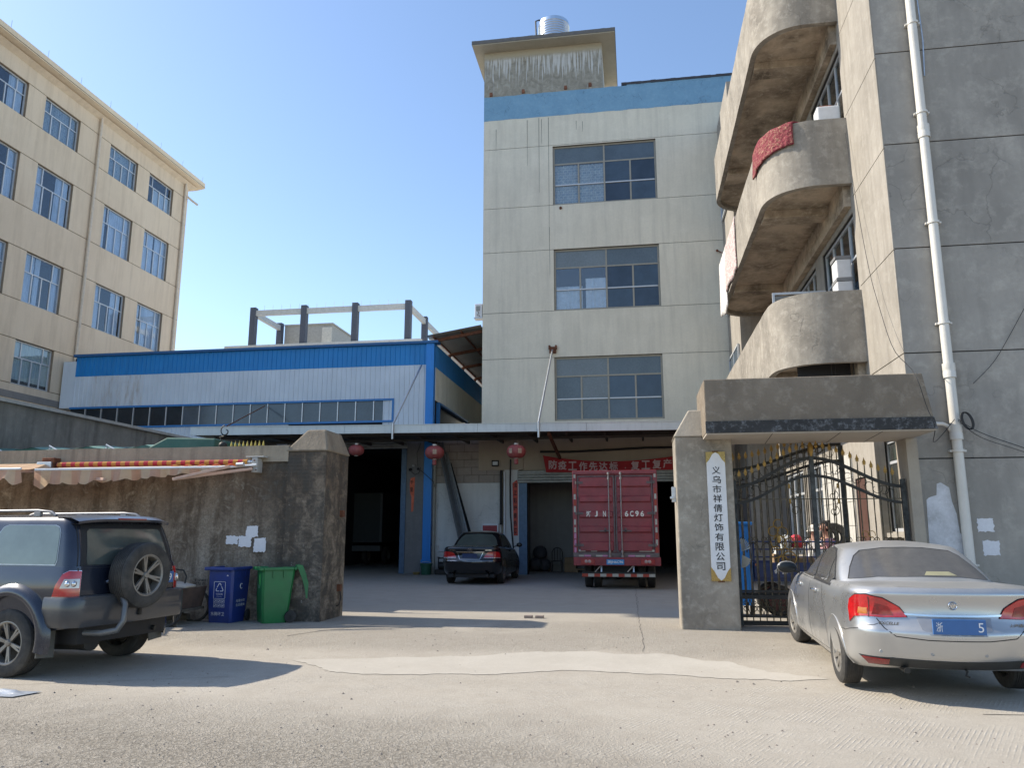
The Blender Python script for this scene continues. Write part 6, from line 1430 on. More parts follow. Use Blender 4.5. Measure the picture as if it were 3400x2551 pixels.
for di, (xa, xb) in enumerate(((-1.62,-0.60),(-0.575,0.44))):
    b = MB(); b.box(xa, xb, 21.6, 21.65, 1.08, 3.19); d_ = b.build('rear_door', redp, TR)
    for (ya, yb) in ((tz(605)+0.30,tz(605)),(tz(680),tz(745)),(tz(820),tz(885)),(tz(955),tz(1020)),(tz(1095),tz(1190))):
        za_, zb_ = min(ya,yb), max(ya,yb); b = MB(); xi, xo = xa+0.06, xb-0.06
        b.add([(xi,21.6,za_),(xo,21.6,za_),(xo,21.6,zb_),(xi,21.6,zb_),(xi+0.012,21.55,za_+0.04),(xo-0.012,21.55,za_+0.04),(xo-0.012,21.55,zb_-0.03),(xi+0.012,21.55,zb_-0.03)],[(4,5,6,7),(0,1,5,4),(1,2,6,5),(2,3,7,6),(3,0,4,7)])
        b.build('pressed_panel', redp, d_)
    b = MB()
    b.box(xa,xb,21.585,21.6,3.13,3.16); b.box(xa,xb,21.585,21.6,1.09,1.13); b.box(xa,xa+0.03,21.585,21.6,1.13,3.13); b.box(xb-0.03,xb,21.585,21.6,1.13,3.13); b.build('door_seal', grime, d_)
    hx = -1.62 if di == 0 else 0.44
    for hz in (2.97, 2.13, 1.27):
        b = MB(); s_ = 1 if di == 0 else -1
        for dz in (-0.022, 0.022): b.beam((hx-s_*0.07,21.55,hz+dz),(hx+s_*0.16,21.55,hz+dz*0.7), 0.02, 0.03)
        b.lathe([(0.02,hz-0.04),(0.02,hz+0.04)], (hx-s_*0.03,21.54,0), 'Z', 8); b.build('door_hinge', grime, d_)
    rx_ = -0.755 if di == 0 else -0.42
    b = MB(); b.tube([(rx_,21.525,1.0),(rx_,21.525,3.24)], 0.017, 8)
    for hz in (3.22, 3.08, 1.1, 0.98): b.tube([(rx_,21.525,hz-0.03),(rx_,21.525,hz+0.03)], 0.035, 8)
    b.build('locking_rod', plain('rod_grey', (0.3,0.27,0.26), 0.45, 0.6), d_, smooth=50)
    s_ = -1 if di == 0 else 1
    b = MB(); b.beam((rx_,21.53,1.66),(rx_+s_*0.27,21.53,1.65), 0.02, 0.035); b.box(rx_+s_*0.11-0.02,rx_+s_*0.11+0.02,21.52,21.58,1.62,1.74); b.build('door_handle', grime, d_)
wi = plain('stencil_cream', (0.75,0.70,0.6), 0.7)
for ch, x_ in (('浙', 700), ('J', 770), ('N', 845)): text('door_lettering', ch, wi, TR, (tx(x_),21.545,2.115), (1,0,0), (0,0,1), w=0.14 if ch == '浙' else 0.08, h=0.155, depth=0.006, bold=0.03)
for k, ch in enumerate('6C96'): text('door_lettering', ch, wi, TR, (tx(1045+47*k),21.545,2.115), (1,0,0), (0,0,1), w=0.095, h=0.155, depth=0.006, bold=0.03)
b = MB(); b.box(-1.75,0.57,21.55,21.8,0.95,1.07); b.build('rear_sill', grime, TR, bevel=0.01)
b = MB(); b.box(-1.74,0.60,21.5,21.9,0.73,0.95); b.build('rear_cross_beam', redd, TR, bevel=0.01)
wst = plain('tape_white', (0.42,0.40,0.33), 0.6); rst = plain('tape_red', (0.35,0.045,0.02), 0.6); pst = plain('tape_pink', (0.5,0.2,0.32), 0.6)
for x_ in (-1.69, 0.51):
    for k, (ya, yb) in enumerate(((470,515),(610,660),(665,712),(720,768),(775,830),(895,945),(968,1015),(1020,1070),(1080,1130),(1150,1195))):
        b = MB(); b.box(x_-0.028, x_+0.028, 21.553, 21.56, tz(yb), tz(ya)); b.build('reflective_tape', pst if (k > 6 and x_ < 0) else (wst if k % 2 == 0 or k == 5 else rst), TR)
for k, (xa, xb, m_) in enumerate(((605,650,wst),(655,715,pst),(760,820,wst),(820,865,pst),(1050,1110,pst),(1115,1200,wst),(1208,1245,pst))):
    b = MB(); b.box(tx(xa), tx(xb), 21.54, 21.549, 0.965, 1.01); b.build('reflective_tape', m_, TR)
for (xa, xb) in ((605,665),(715,770),(1148,1205),(1205,1285)):
    b = MB(); b.box(tx(xa), tx(xb), 21.565, 21.572, 1.10, 1.15); b.build('sticker', wst, TR)
for xa in (625, 1160):
    b = MB(); b.box(tx(xa), tx(xa+125), 21.475, 21.5, 0.76, 0.90); lp = b.build('tail_lamp', plain('truck_lamp', (0.30,0.015,0.02), 0.25), TR, bevel=0.008)
    for k in (0, 1):
        b = MB(); b.lathe([(0.001,-0.012),(0.03,-0.012),(0.045,0)], (tx(xa+48+30*k),21.475,0.84), 'Y', 14); b.build('lamp_lens', plain('lens_pale', (0.45,0.3,0.26), 0.3), lp, smooth=50)
b = MB(); b.box(tx(855), tx(1012), 21.47, 21.49, 0.755, 0.895); pl = b.build('number_plate', plain('truck_plate', (0.04,0.24,0.5), 0.5), TR, bevel=0.004)
text('plate_number', '浙JN6C96', MAT('white_ink'), pl, (tx(933),21.47,0.825), (1,0,0), (0,0,1), w=0.42, h=0.10, bold=0.02)
b = MB(); b.beam((tx(628),21.62,tz(1375)),(tx(1285),21.62,tz(1375)), 0.05, 0.04); b.box(tx(632),tx(1285),21.58,21.62,tz(1415),tz(1378)); bp = b.build('under_run_bar', MAT('dark_iron'), TR)
for k in range(12):
    b = MB(); xa = 632+k*54.4; b.box(tx(xa),tx(xa+54),21.572,21.579,tz(1410),tz(1384)); b.build('hazard_block', rst if k % 2 == 0 else wst, bp)
for xx in (805, 1095):
    b = MB(); b.beam((tx(xx),21.65,0.55),(tx(xx),21.7,0.75), 0.04, 0.04); b.beam((tx(xx-60),21.64,0.55),(tx(xx),21.7,0.74), 0.02, 0.02); b.build('bar_stay', MAT('galv'), TR)
for x_ in (-1.40, -1.15, 0.08, 0.34):
    pass
for x_, s_ in ((-1.39,-1),(-1.13,-1),(0.09,1),(0.35,1)):
    w_ = wheel(TR, x_+0.59, 0.9, 0.42, 0.42, 0.22, s_, spokes=5, rim_r=0.24, rim_mat=grime)
for s_ in (-1, 1): wheel(TR, s_*0.95, 4.6, 0.42, 0.42, 0.22, s_, spokes=5, rim_r=0.24, rim_mat=grime)
b = MB(); b.box(-1.0,-0.2,21.9,27.2,0.55,0.86); b.build('chassis', MAT('black'), TR)
b = MB(); b.tube([(-1.4,22.5,0.52),(0.3,22.5,0.52)], 0.07, 10); b.sphere((-0.55,22.5,0.52),0.2); b.build('rear_axle', MAT('black'), TR, smooth=50)
b = MB(); b.box(-1.65,0.5,27.5,29.4,0.6,2.4); b.build('cab', redp, TR, bevel=0.1)

# pale lorry deep in the dark shed, just its tail is visible
T2 = thing('dim_truck', 'grey box lorry parked deep inside the dark blue factory', 'truck', (-13.4, 36, 0.1))
gtr = plain('dim_grey', (0.05,0.056,0.056), 0.6)
b = MB(); b.box(-13.9,-12.05,36,41,1.15,3.5); b.build('box_body', gtr, T2)
b = MB(); b.box(-12.16,-12.05,35.95,36.0,1.2,3.45); b.build('corner_post', plain('dim_white', (0.12,0.125,0.125), 0.6), T2)
b = MB(); b.box(-13.8,-12.1,35.9,36.2,0.75,1.0); b.build('rear_bumper', MC['dim_white'], T2)
for s_ in (0.25, 1.25): wheel(T2, s_, 1.0, 0.42, 0.42, 0.25, 1, spokes=4, rim_r=0.24)
# ------------------------------------------------------------ wheelie bins
def bin_(name, label, x, y, col, rz, opened):
    B = thing(name, label, 'bin', (x, y, 0.1), rz)
    m = plain(name+'_plastic', col, 0.42, var=0.15, scale=4, dirt=tuple(c*0.5+0.03 for c in col), dirt_amt=0.5, bmp=0.05)
    w0, w1, d0, d1, H = 0.22, 0.265, 0.225, 0.30, 0.88
    b = MB(); rows_ = [(0.0, w0, -d0, d0*0.8), (0.03, w0+0.005, -d0-0.005, d0*0.8), (0.30, w0+0.02, -d0-0.03, d0*0.95), (H, w1-0.02, -d1+0.03, d1-0.02)]
    def ring(z, w, ya, yb, c=0.035): return [(-w+c,ya,z),(w-c,ya,z),(w,ya+c,z),(w,yb-c,z),(w-c,yb,z),(-w+c,yb,z),(-w,yb-c,z),(-w,ya+c,z)]
    for (z, w, ya, yb) in rows_: b.v += [Vector(p) for p in ring(z, w, ya, yb)]
    for (z, w, ya, yb) in reversed(rows_[1:]): b.v += [Vector(p) for p in ring(z, w-0.012, ya+0.012, yb-0.012)]
    k = 7
    for j in range(k-1):
        for i in range(8): b.f.append((j*8+i, j*8+(i+1) % 8, (j+1)*8+(i+1) % 8, (j+1)*8+i))
    b.f += [tuple(range(7,-1,-1)), tuple(range((k-1)*8, k*8))]
    b.build('body', m, B, world=False, smooth=40)
    b = MB()   # rolled rim
    for (xa, xb, ya, yb) in ((-w1-0.02,w1+0.02,-d1-0.035,-d1+0.04),(-w1-0.02,w1+0.02,d1-0.05,d1),(-w1-0.02,-w1+0.03,-d1+0.0401,d1-0.0501),(w1-0.03,w1+0.02,-d1+0.0401,d1-0.0501)): b.box(xa, xb, ya, yb, H-0.01, H+0.045)
    b.build('rim', m, B, world=False, bevel=0.012)
    b = MB(); b.tube([(-w1+0.04,d1+0.05,H+0.07),(w1-0.04,d1+0.05,H+0.07)], 0.016, 8)
    for xx in (-w1+0.05, 0, w1-0.05): b.box(xx-0.012, xx+0.012, d1-0.02, d1+0.06, H+0.01, H+0.08)
    b.build('handle_bar', m, B, world=False, smooth=40)
    b = MB()   # lid hanging open behind, a shallow dished panel
    n = 8
    for j in range(n+1):
        t_ = j/n; yy = d1+0.08+0.16*math.sin(t_*1.5)+0.02*t_; zz = H+0.07-0.56*t_
        for xx, dd in ((-w1,0.0),(-w1,-0.09),(-w1+0.03,0.02),(0,0.03),(w1-0.03,0.02),(w1,-0.09),(w1,0.0)): b.v.append(Vector((xx, yy+dd, zz)))
    for j in range(n):
        for i in range(6): a = j*7+i; b.f.append((a, a+1, a+8, a+7))
    b.f.append(tuple(n*7+i for i in range(7)))
    b.build('lid', m, B, world=False, smooth=30)
    for s_ in (-1, 1):
        b = MB(); b.lathe([(0.001,-0.022),(0.07,-0.022),(0.095,-0.02),(0.1,-0.01),(0.1,0.01),(0.095,0.02),(0.07,0.022),(0.001,0.022)], (s_*(w0+0.045),d0*0.85+0.03,0.1), 'X', 24); wl = b.build('wheel', MAT('rubber'), B, world=False, smooth=40)
        for k in range(4):
            a = math.pi*k/4; b = MB(); b.beam((s_*(w0+0.069),d0*0.85+0.03-0.06*math.cos(a),0.1-0.06*math.sin(a)),(s_*(w0+0.069),d0*0.85+0.03+0.06*math.cos(a),0.1+0.06*math.sin(a)),0.006,0.012,up=(1,0,0)); b.build('wheel_spoke', MAT('dark_iron'), wl, world=False)
    b = MB()
    for xx in (-0.09, 0.09): b.box(w1-0.035, w1+0.003, xx-0.012, xx+0.012, H-0.13, H-0.01)
    b.build('lug', m, B, world=False)
    return B, m
B1, m1 = bin_('blue_bin', 'blue wheelie bin with white recycling symbol beside the brown wall', -7.04, 12.86, (0.012,0.035,0.19), R(-6), True)
ink = MAT('white_ink'); fy = -0.245
def fr(z): return -0.23-0.025*min(1, z/0.3)-0.015*max(0, (z-0.3)/0.58)-0.006
def strip(b, P, w, yf=None):
    for a, c in zip(P, P[1:]): b.beam((a[0], fr(a[1]), a[1]), (c[0], fr(c[1]), c[1]), 0.002, w, up=(0,0,1)) if abs(a[0]-c[0]) > abs(a[1]-c[1]) else b.beam((a[0], fr(a[1]), a[1]), (c[0], fr(c[1]), c[1]), w, 0.002, up=(0,1,0))
b = MB(); strip(b, [(-0.11,0.40),(0.10,0.40),(0.11,0.41),(0.11,0.67),(0.10,0.68),(-0.10,0.68),(-0.11,0.67),(-0.11,0.40)], 0.006); b.build('symbol_frame', ink, B1, world=False)
for P in ([(-0.05,0.585),(-0.012,0.65),(0.012,0.65),(0.03,0.615)],[(0.038,0.60),(0.07,0.54),(0.06,0.525),(0.01,0.525)],[(-0.01,0.525),(-0.06,0.525),(-0.07,0.54),(-0.055,0.57)]):
    b = MB(); strip(b, P, 0.011); b.build('recycling_arrow', ink, B1, world=False)
text('symbol_text', '可回收物', ink, B1, (0,fr(0.475),0.475), (1,0,0), (0,-0.07,1), w=0.13, h=0.03, world=False); text('symbol_text', 'Recyclable', ink, B1, (0,fr(0.435),0.435), (1,0,0), (0,-0.07,1), w=0.09, h=0.014, world=False)
for j in range(2):
    for i in range(3):
        cx_, cz_ = -0.075+0.075*i, 0.355-0.07*j; b = MB(); strip(b, [(cx_-0.028,cz_-0.026),(cx_+0.028,cz_-0.026),(cx_+0.028,cz_+0.026),(cx_-0.028,cz_+0.026),(cx_-0.028,cz_-0.026)], 0.004); strip(b, [(cx_-0.014,cz_-0.01),(cx_+0.014,cz_+0.012)], 0.012); b.build('item_pictogram', ink, B1, world=False)
text('town_text', '东腾环卫', ink, B1, (-0.02,fr(0.15),0.15), (1,0,0), (0,-0.05,1), w=0.26, h=0.062, world=False)
for j, s_ in enumerate(('垃圾分类', '生态更美')): text('side_text', s_, ink, B1, (0.244,-0.02,0.36-0.07*j), (0,1,0), (0.03,0,1), w=0.25, h=0.045, world=False, depth=0.01)
b = MB(); b.tube([(0.256,-0.02+0.035*math.cos(a),0.60+0.04*math.sin(a)) for a in [0.9+4.4*k/12 for k in range(13)]], 0.006, 5); b.build('side_emblem', ink, B1, world=False)
b = MB(); b.poly([(0.13,fr(0.79)-0.002,0.775),(0.165,fr(0.79)-0.002,0.775),(0.147,fr(0.79)-0.002,0.80)]); b.build('triangle_mark', ink, B1, world=False)
B2, m2 = bin_('green_bin', 'green wheelie bin with its lid hanging open behind, near the wall pillar', -6.22, 12.92, (0.012,0.16,0.045), R(-52), True)
fad = plain('faded_ink', (0.25,0.42,0.33), 0.6)
text('faded_text', '可回收', fad, B2, (0,fr(0.6),0.60), (1,0,0), (0,-0.07,1), w=0.17, h=0.05, world=False)

# ------------------------------------------------------------ handcart behind the off-roader
HC = thing('handcart', 'old flat handcart with an iron shutter board leaning by the brown wall', 'cart', (-7.5, 12.1, 0.1))
wood = plain('cart_wood', (0.10,0.085,0.065), 0.9, var=0.4, dirt=(0.05,0.04,0.03), bmp=0.4)
b = MB(); b.prism([(-8.5,12.0,0.68),(-7.42,12.0,0.68),(-7.5,12.0,0.36),(-8.45,12.0,0.36)], (0,0.03,0)); sb = b.build('side_board', wood, HC)
for s_, zz, w_ in (('煌', 0.55, 0.09), ('铁', 0.43, 0.07)): text('board_lettering', s_, plain('cream_ink', (0.4,0.37,0.28), 0.7), sb, (-7.66,12.0,zz), (1,0,0), (0,0,1), w=w_, h=w_, depth=0.003, bold=0.02)
b = MB(); b.box(-8.5,-7.42,12.0,12.75,0.32,0.36); b.build('bed', wood, HC)
b = MB(); b.prism([(-7.42,12.0,0.70),(-7.42,12.75,0.70),(-7.50,12.75,0.36),(-7.50,12.0,0.36)], (0.03,0,0)); b.build('end_board', plain('rust_wood', (0.09,0.06,0.045), 0.9, var=0.3), HC, fix=True)
for yy in (11.95, 12.8):
    b = MB(); pts = [(-7.62+0.26*math.cos(2*math.pi*k/24), yy, 0.36+0.26*math.sin(2*math.pi*k/24)) for k in range(25)]; b.tube(pts, 0.025, 8, caps=False); b.build('wheel', MAT('rubber'), HC, smooth=60)
b = MB(); b.tube([(-7.48,11.98,0.70),(-7.46,11.97,0.08)], 0.03, 6); b.build('prop_leg', wood, HC)
b = MB(); b.tube([(-7.95,12.3,0.70),(-7.9,12.3,0.95),(-7.75,12.3,1.0),(-7.58,12.3,0.98),(-7.52,12.3,0.88),(-7.55,12.3,0.7)], 0.014, 6); b.build('cart_handle', MAT('dark_iron'), HC, smooth=60)
PB = thing('paint_tray', 'pale plastic tray lying on top of the handcart', 'tray', (-7.55, 12.2, 0.70))
b = MB(); b.prism([(-7.72,12.1,0.715),(-7.40,12.1,0.70),(-7.38,12.1,0.735),(-7.70,12.1,0.80)], (0,0.3,0)); b.build('tray', plain('tray_cream', (0.48,0.44,0.38), 0.6), PB, bevel=0.01)
LG = thing('log', 'dark log lying on the ground at the foot of the wall behind the off-roader', 'log', (-8.2, 12.75, 0.1))
b = MB(); b.tube([(-8.6,12.75,0.18),(-8.2,12.77,0.18),(-7.7,12.75,0.18)], [0.06,0.07,0.055], 9); b.build('log', wood, LG, smooth=50)

# ------------------------------------------------------------ awnings on the wall
def stripe_mat(name, ca, cb, pitch, ax=0, fade=None):
    m, t, p, o = nt(name); v = coords(t); sx = t.nodes.new('ShaderNodeSeparateXYZ'); t.links.new(v, sx.inputs[0])
    fr_ = mth(t, 'FRACT', mth(t, 'DIVIDE', sx.outputs[ax], pitch)); st = ramp(t, fr_, 0.49, 0.51)
    c = mixc(t, st, ca, cb); n = noise_(t, v, 3, 6, 0.7); c = mixc(t, mth(t, 'MULTIPLY', ramp(t, n, 0.4, 0.75), 0.35), c, (0.3,0.22,0.17))
    t.links.new(c, p.inputs['Base Color']); p.inputs['Roughness'].default_value = 0.85
    p.inputs['Subsurface Weight'].default_value = 0.0
    tl = t.nodes.new('ShaderNodeBsdfTranslucent'); t.links.new(c, tl.inputs[0]); mx = t.nodes.new('ShaderNodeMixShader'); mx.inputs[0].default_value = 0.35
    t.links.new(p.outputs[0], mx.inputs[1]); t.links.new(tl.outputs[0], mx.inputs[2]); t.links.new(mx.outputs[0], o.inputs[0]); bump(t, p, n, 0.2, 0.01); MC[name] = m; return m
bright = stripe_mat('stripe_bright', (0.50,0.03,0.06), (0.60,0.30,0.06), 0.185*2/2*1.0); faded = stripe_mat('stripe_faded', (0.64,0.40,0.28), (0.70,0.52,0.35), 0.30); ov = stripe_mat('stripe_orange', (0.55,0.10,0.02), (0.62,0.28,0.05), 0.30)
arm_m = plain('arm_pink', (0.55,0.36,0.27), 0.5, 0.2)
AW = thing('striped_awning', 'half unrolled striped awning with folding arms fixed to the brown wall', 'awning', (-8.8, 12.9, 2.8))
b = MB(); b.lathe([(0.001,-10.65),(0.046,-10.65),(0.046,-6.85),(0.001,-6.85)], (0,12.88,2.85), 'X', 16); b.build('roller', bright, AW, smooth=50)
b = MB(); b.tube([(-6.86,12.88,2.85),(-6.74,12.88,2.85)], 0.035, 10); b.build('roller_end', MAT('galv'), AW, smooth=50)
b = MB(); b.box(-6.76,-6.65,12.84,13.04,2.66,2.92); b.box(-6.88,-6.54,12.84,13.04,2.925,2.95); b.build('wall_bracket', plain('bracket_grey', (0.42,0.41,0.38), 0.5, dirt=(0.2,0.12,0.07)), AW, bevel=0.008)
for (a, c) in ((-6.70,2.87),(-6.66,2.80),(-6.73,2.74),(-6.66,2.70)):
    b = MB(); b.tube([(a,12.825,c),(a,12.81,c)], 0.012, 8); b.build('bolt', MAT('rust'), AW)
b = MB(); b.box(-10.95,-10.7,12.82,13.04,2.76,2.98); b.build('wall_bracket', MAT('rust'), AW, bevel=0.01)
b = MB(); b.box(-11.02,-10.72,12.78,12.86,2.78,2.9); b.build('motor_end', MAT('galv'), AW, bevel=0.01)
def edge_y(s_): return 12.80-1.05*(1-s_)**1.0       # front edge runs from far out (left) back to the wall (right)
def edge_z(s_): return 2.66+0.10*s_
EX0, EX1 = -10.15, -7.2
def fab(s_, t_):
    xa, ya, za_ = EX0-0.45*(1-s_)+(EX1-EX0+0.1)*s_, 12.86, 2.80
    xb, yb, zb_ = EX0+(EX1-EX0)*s_, edge_y(s_), edge_z(s_)
    sag = -0.05*math.sin(math.pi*t_)*(1-s_)
    return (xa+(xb-xa)*t_, ya+(yb-ya)*t_, za_+(zb_-za_)*t_+sag+0.008*math.sin(s_*60)*t_)
b = MB(); b.grid(fab, 60, 8); b.build('fabric', faded, AW, smooth=60)
def val(s_, t_):
    x = EX0+(EX1-EX0)*s_; d = (0.25*(1-s_**1.8)+0.03+0.05*max(0,0.1-s_)*10)*(0.80+0.2*abs(math.sin(s_*math.pi*13)))*(1+0.12*noise.noise(Vector((s_*14,0,0)))); wv = 0.045*math.sin(s_*40)+0.025*math.sin(s_*97+1)
    if s_ > 0.46 and s_ < 0.55: wv += 0.05*math.sin((s_-0.46)/0.09*math.pi)
    return (x+0.02*math.sin(s_*70)*t_, edge_y(s_)-0.01+wv*t_, edge_z(s_)-d*t_)
b = MB(); b.grid(val, 120, 5); b.build('valance', faded, AW, smooth=60)
b = MB(); b.tube([fab(0, 1), fab(1, 1), (EX1+0.55, 12.82, 2.79)], 0.022, 8); b.build('front_bar', MAT('white_paint'), AW, smooth=50)
b = MB(); b.tube([(-7.0,12.76,2.795),(-6.86,12.75,2.80)], 0.035, 10); b.build('bar_end', MAT('galv'), AW, smooth=50)
b = MB(); b.grid(lambda s_, t_: (-8.3+1.35*s_, 12.80-0.02*math.sin(t_*3), 2.80-(0.09+0.05*math.sin(s_*23))*t_*(1-s_*0.8)+0.02*math.sin(s_*31)), 40, 3); b.build('loose_fabric', ov, AW, smooth=60)
for (A, C, w_) in (((-6.72,12.8,2.72),(-7.83,12.15,2.50),0.055), ((-7.83,12.15,2.50),(-6.98,12.5,2.74),0.045), ((-9.7,12.3,2.55),(-9.0,12.0,2.50),0.05)):
    b = MB(); b.beam(A, C, w_, 0.05); b.build('folding_arm', arm_m, AW, bevel=0.01)
A2 = thing('faded_awning', 'faded striped awning fully extended over the wall at far left', 'awning', (-12.5, 12.9, 2.8))
b = MB(); b.grid(lambda s_, t_: (-15.5+(4.6-0.0*t_)*s_+0.78*t_, 12.9-1.5*t_, 2.88-0.24*t_-0.04*math.sin(math.pi*t_)+0.006*math.sin(s_*50)*t_), 40, 6); b.build('fabric', stripe_mat('stripe_sand', (0.60,0.38,0.24), (0.68,0.48,0.29), 0.30), A2, smooth=60)
b = MB(); b.grid(lambda s_, t_: (-14.7+4.6*s_, 11.39+0.05*math.sin(s_*58)*t_, 2.64-t_*(0.20+0.05*math.sin(s_*58+1)+0.02*math.sin(s_*131))), 110, 5); b.build('valance', faded, A2, smooth=60)
b = MB(); b.tube([(-14.7,11.39,2.65),(-10.1,11.39,2.65)], 0.02, 8); b.build('front_bar', MAT('white_paint'), A2, smooth=50)
b = MB(); b.beam((-10.9,12.85,2.72),(-10.2,11.45,2.62), 0.05, 0.05); b.build('folding_arm', arm_m, A2)

# green tarpaulin over the market stall behind the wall
TP = thing('green_tarpaulin', 'dark green tarpaulin shelter peeking over the brown wall', 'tarpaulin', (-11.5, 15.5, 0.1))
tarp = plain('tarp_green', (0.02,0.10,0.07), 0.6, var=0.2, scale=2, dirt=(0.2,0.27,0.22), dirt_amt=0.35, bmp=0.1); tarpl = plain('tarp_faded', (0.13,0.25,0.21), 0.6, var=0.25, scale=2, bmp=0.15)
def rz_(x): return 3.44 + (0.0 if x < -10.4 else 0.16*min(1, (x+10.4)/0.35)) 
b = MB(); b.grid(lambda s_, t_: ((-16+5.7*s_), 15.2+1.8*t_, 3.47+0.10*math.sin(math.pi*t_*0.8)-0.07*abs(math.sin((s_)*math.pi*4.1+0.2))*(1-t_)+0.01*math.sin(s_*80)), 80, 8); b.build('sheet', tarpl, TP, smooth=50)
b = MB(); b.grid(lambda s_, t_: ((-16+5.7*s_), 15.2+0.02*math.sin(s_*30), 3.47-0.07*abs(math.sin((s_)*math.pi*4.1+0.2))-0.9*t_), 80, 3); b.build('skirt', tarp, TP, smooth=50)
b = MB(); b.prism([(-10.35,15.1,2.6),(-8.82,15.1,2.6),(-8.82,15.1,3.58),(-9.95,15.1,3.62),(-10.35,15.1,3.42)], (0,1.6,0)); b.build('covered_stack', tarp, TP, bevel=0.03)
for i in range(5):
    xx = -15.6+i*1.39; b = MB(); b.tube([(xx,15.2,0.1),(xx,15.2,3.45)], 0.025, 6); b.build('pole', MAT('galv'), TP)
    b = MB(); b.tube([(xx,15.18,3.5),(xx+0.35,15.16,3.33)], 0.018, 5); b.build('guy_rope', MAT('white_paint'), TP)
# gold tipped fence and black hook lamp behind the wall
GF = thing('gold_tipped_fence', 'row of gold pointed fence spikes showing above the wall', 'fence', (-8.0, 15.0, 0.1))
for i in range(9):
    xx = -8.38+i*0.09*1.0; b = MB(); b.tube([(xx,15,2.2),(xx,15,3.32)], 0.008, 5); b.build('fence_bar', MAT('dark_iron'), GF)
    b = MB(); b.lathe([(0.001,0),(0.02,0.03),(0.012,0.07),(0.026,0.10),(0.016,0.14),(0.001,0.21)], (xx,15,3.3), 'Z', 8); b.build('gold_spike', plain('bright_gold', (0.55,0.42,0.10), 0.35, 0.5), GF, smooth=50)
b = MB(); b.box(-8.5,-7.3,14.98,15.02,2.6,2.64); b.build('fence_rail', MAT('dark_iron'), GF)
BL = thing('hooked_lamp', 'black wrought iron hook post with scroll top behind the wall', 'lamp post', (-8.6, 15.05, 0.1))
b = MB(); b.tube([(-8.6,15.05,0.1),(-8.6,15.05,3.45)], 0.03, 8); b.build('post', MAT('dark_iron'), BL, smooth=50)
b = MB(); b.sphere((-8.6,15.05,3.42), 0.09, 0.09, 0.08, 12, 8); b.build('lamp_cage', MAT('dark_iron'), BL, smooth=50)
b = MB(); b.tube(spiral((-8.56,3.72), 0.03, 0.13, 1.2, -0.9, 20, 15.05), 0.012, 6); b.tube([(-8.6,15.05,3.45),(-8.68,15.05,3.6),(-8.56,15.05,3.62)], 0.014, 6); b.build('scroll', MAT('dark_iron'), BL, smooth=60)

# ------------------------------------------------------------ lanterns under the canopy
lan_m = plain('lantern_red', (0.26,0.045,0.04), 0.65, var=0.2, scale=6, dirt=(0.30,0.13,0.11), dirt_amt=0.5)
def lantern(name, label, x, y, z, r, tassel, decor):
    T = thing(name, label, 'lantern', (x, y, z), group='red lanterns hung under the canopy')
    b = MB(); n = 48; m_ = 14
    for i in range(m_+1):
        t_ = math.pi*i/m_
        for k in range(n):
            a = 2*math.pi*k/n; rr = r*(0.16+0.84*math.sin(t_)**0.8)*(1-0.045*abs(math.cos(a*9))**0.6 if True else 1); b.v.append(Vector((x+rr*math.cos(a), y+rr*math.sin(a), z-0.68*r*math.cos(t_))))
    for i in range(m_):
        for k in range(n): b.f.append((i*n+k, i*n+(k+1) % n, (i+1)*n+(k+1) % n, (i+1)*n+k))
    b.build('silk_body', lan_m, T, smooth=50)
    for zz in (0.68, -0.74):
        b = MB(); b.lathe([(0.001,z+zz*r),(r*0.24,z+zz*r),(r*0.24,z+zz*r+0.05),(0.001,z+zz*r+0.05)], (x,y,0), 'Z', 16); b.build('brass_cap', plain('cap_pale', (0.5,0.46,0.4), 0.5, 0.3), T, smooth=40)
    b = MB(); b.tube([(x,y,z+0.7*r),(x,y,4.95)], 0.006, 4); b.build('cord', MAT('rope_black'), T)
    if tassel:
        b = MB(); b.lathe([(0.001,z-0.72*r),(r*0.2,z-0.74*r),(r*0.22,z-0.74*r-0.16),(r*0.17,z-0.74*r-0.17),(0.001,z-0.74*r-0.15)], (x,y,0), 'Z', 14); b.build('tassel', lan_m, T)
    for j, (dx, s_) in enumerate(decor):
        text('gold_character', s_, plain('faded_gold', (0.45,0.33,0.22), 0.6), T, (x+dx, y-math.sqrt(max(0.01, r*r-dx*dx))*1.01, z), (math.sqrt(max(0.05,1-(dx/r)**2)), dx/r, 0), (0,0,1), w=0.13, h=0.16, bold=0.015)
lantern('lantern', 'bright red lantern hanging before the black shed doorway, leftmost of the three', -9.07, 24.2, 4.28, 0.26, False, [])
lantern('lantern', 'faded red lantern hanging in front of the bright blue column', -6.44, 24.3, 4.17, 0.32, True, [(0.08, '囍')])
lantern('lantern', 'faded red lantern with white marks hanging left of the red banner', -3.77, 24.4, 4.17, 0.32, True, [(-0.14, '福'), (0.16, '囍')])

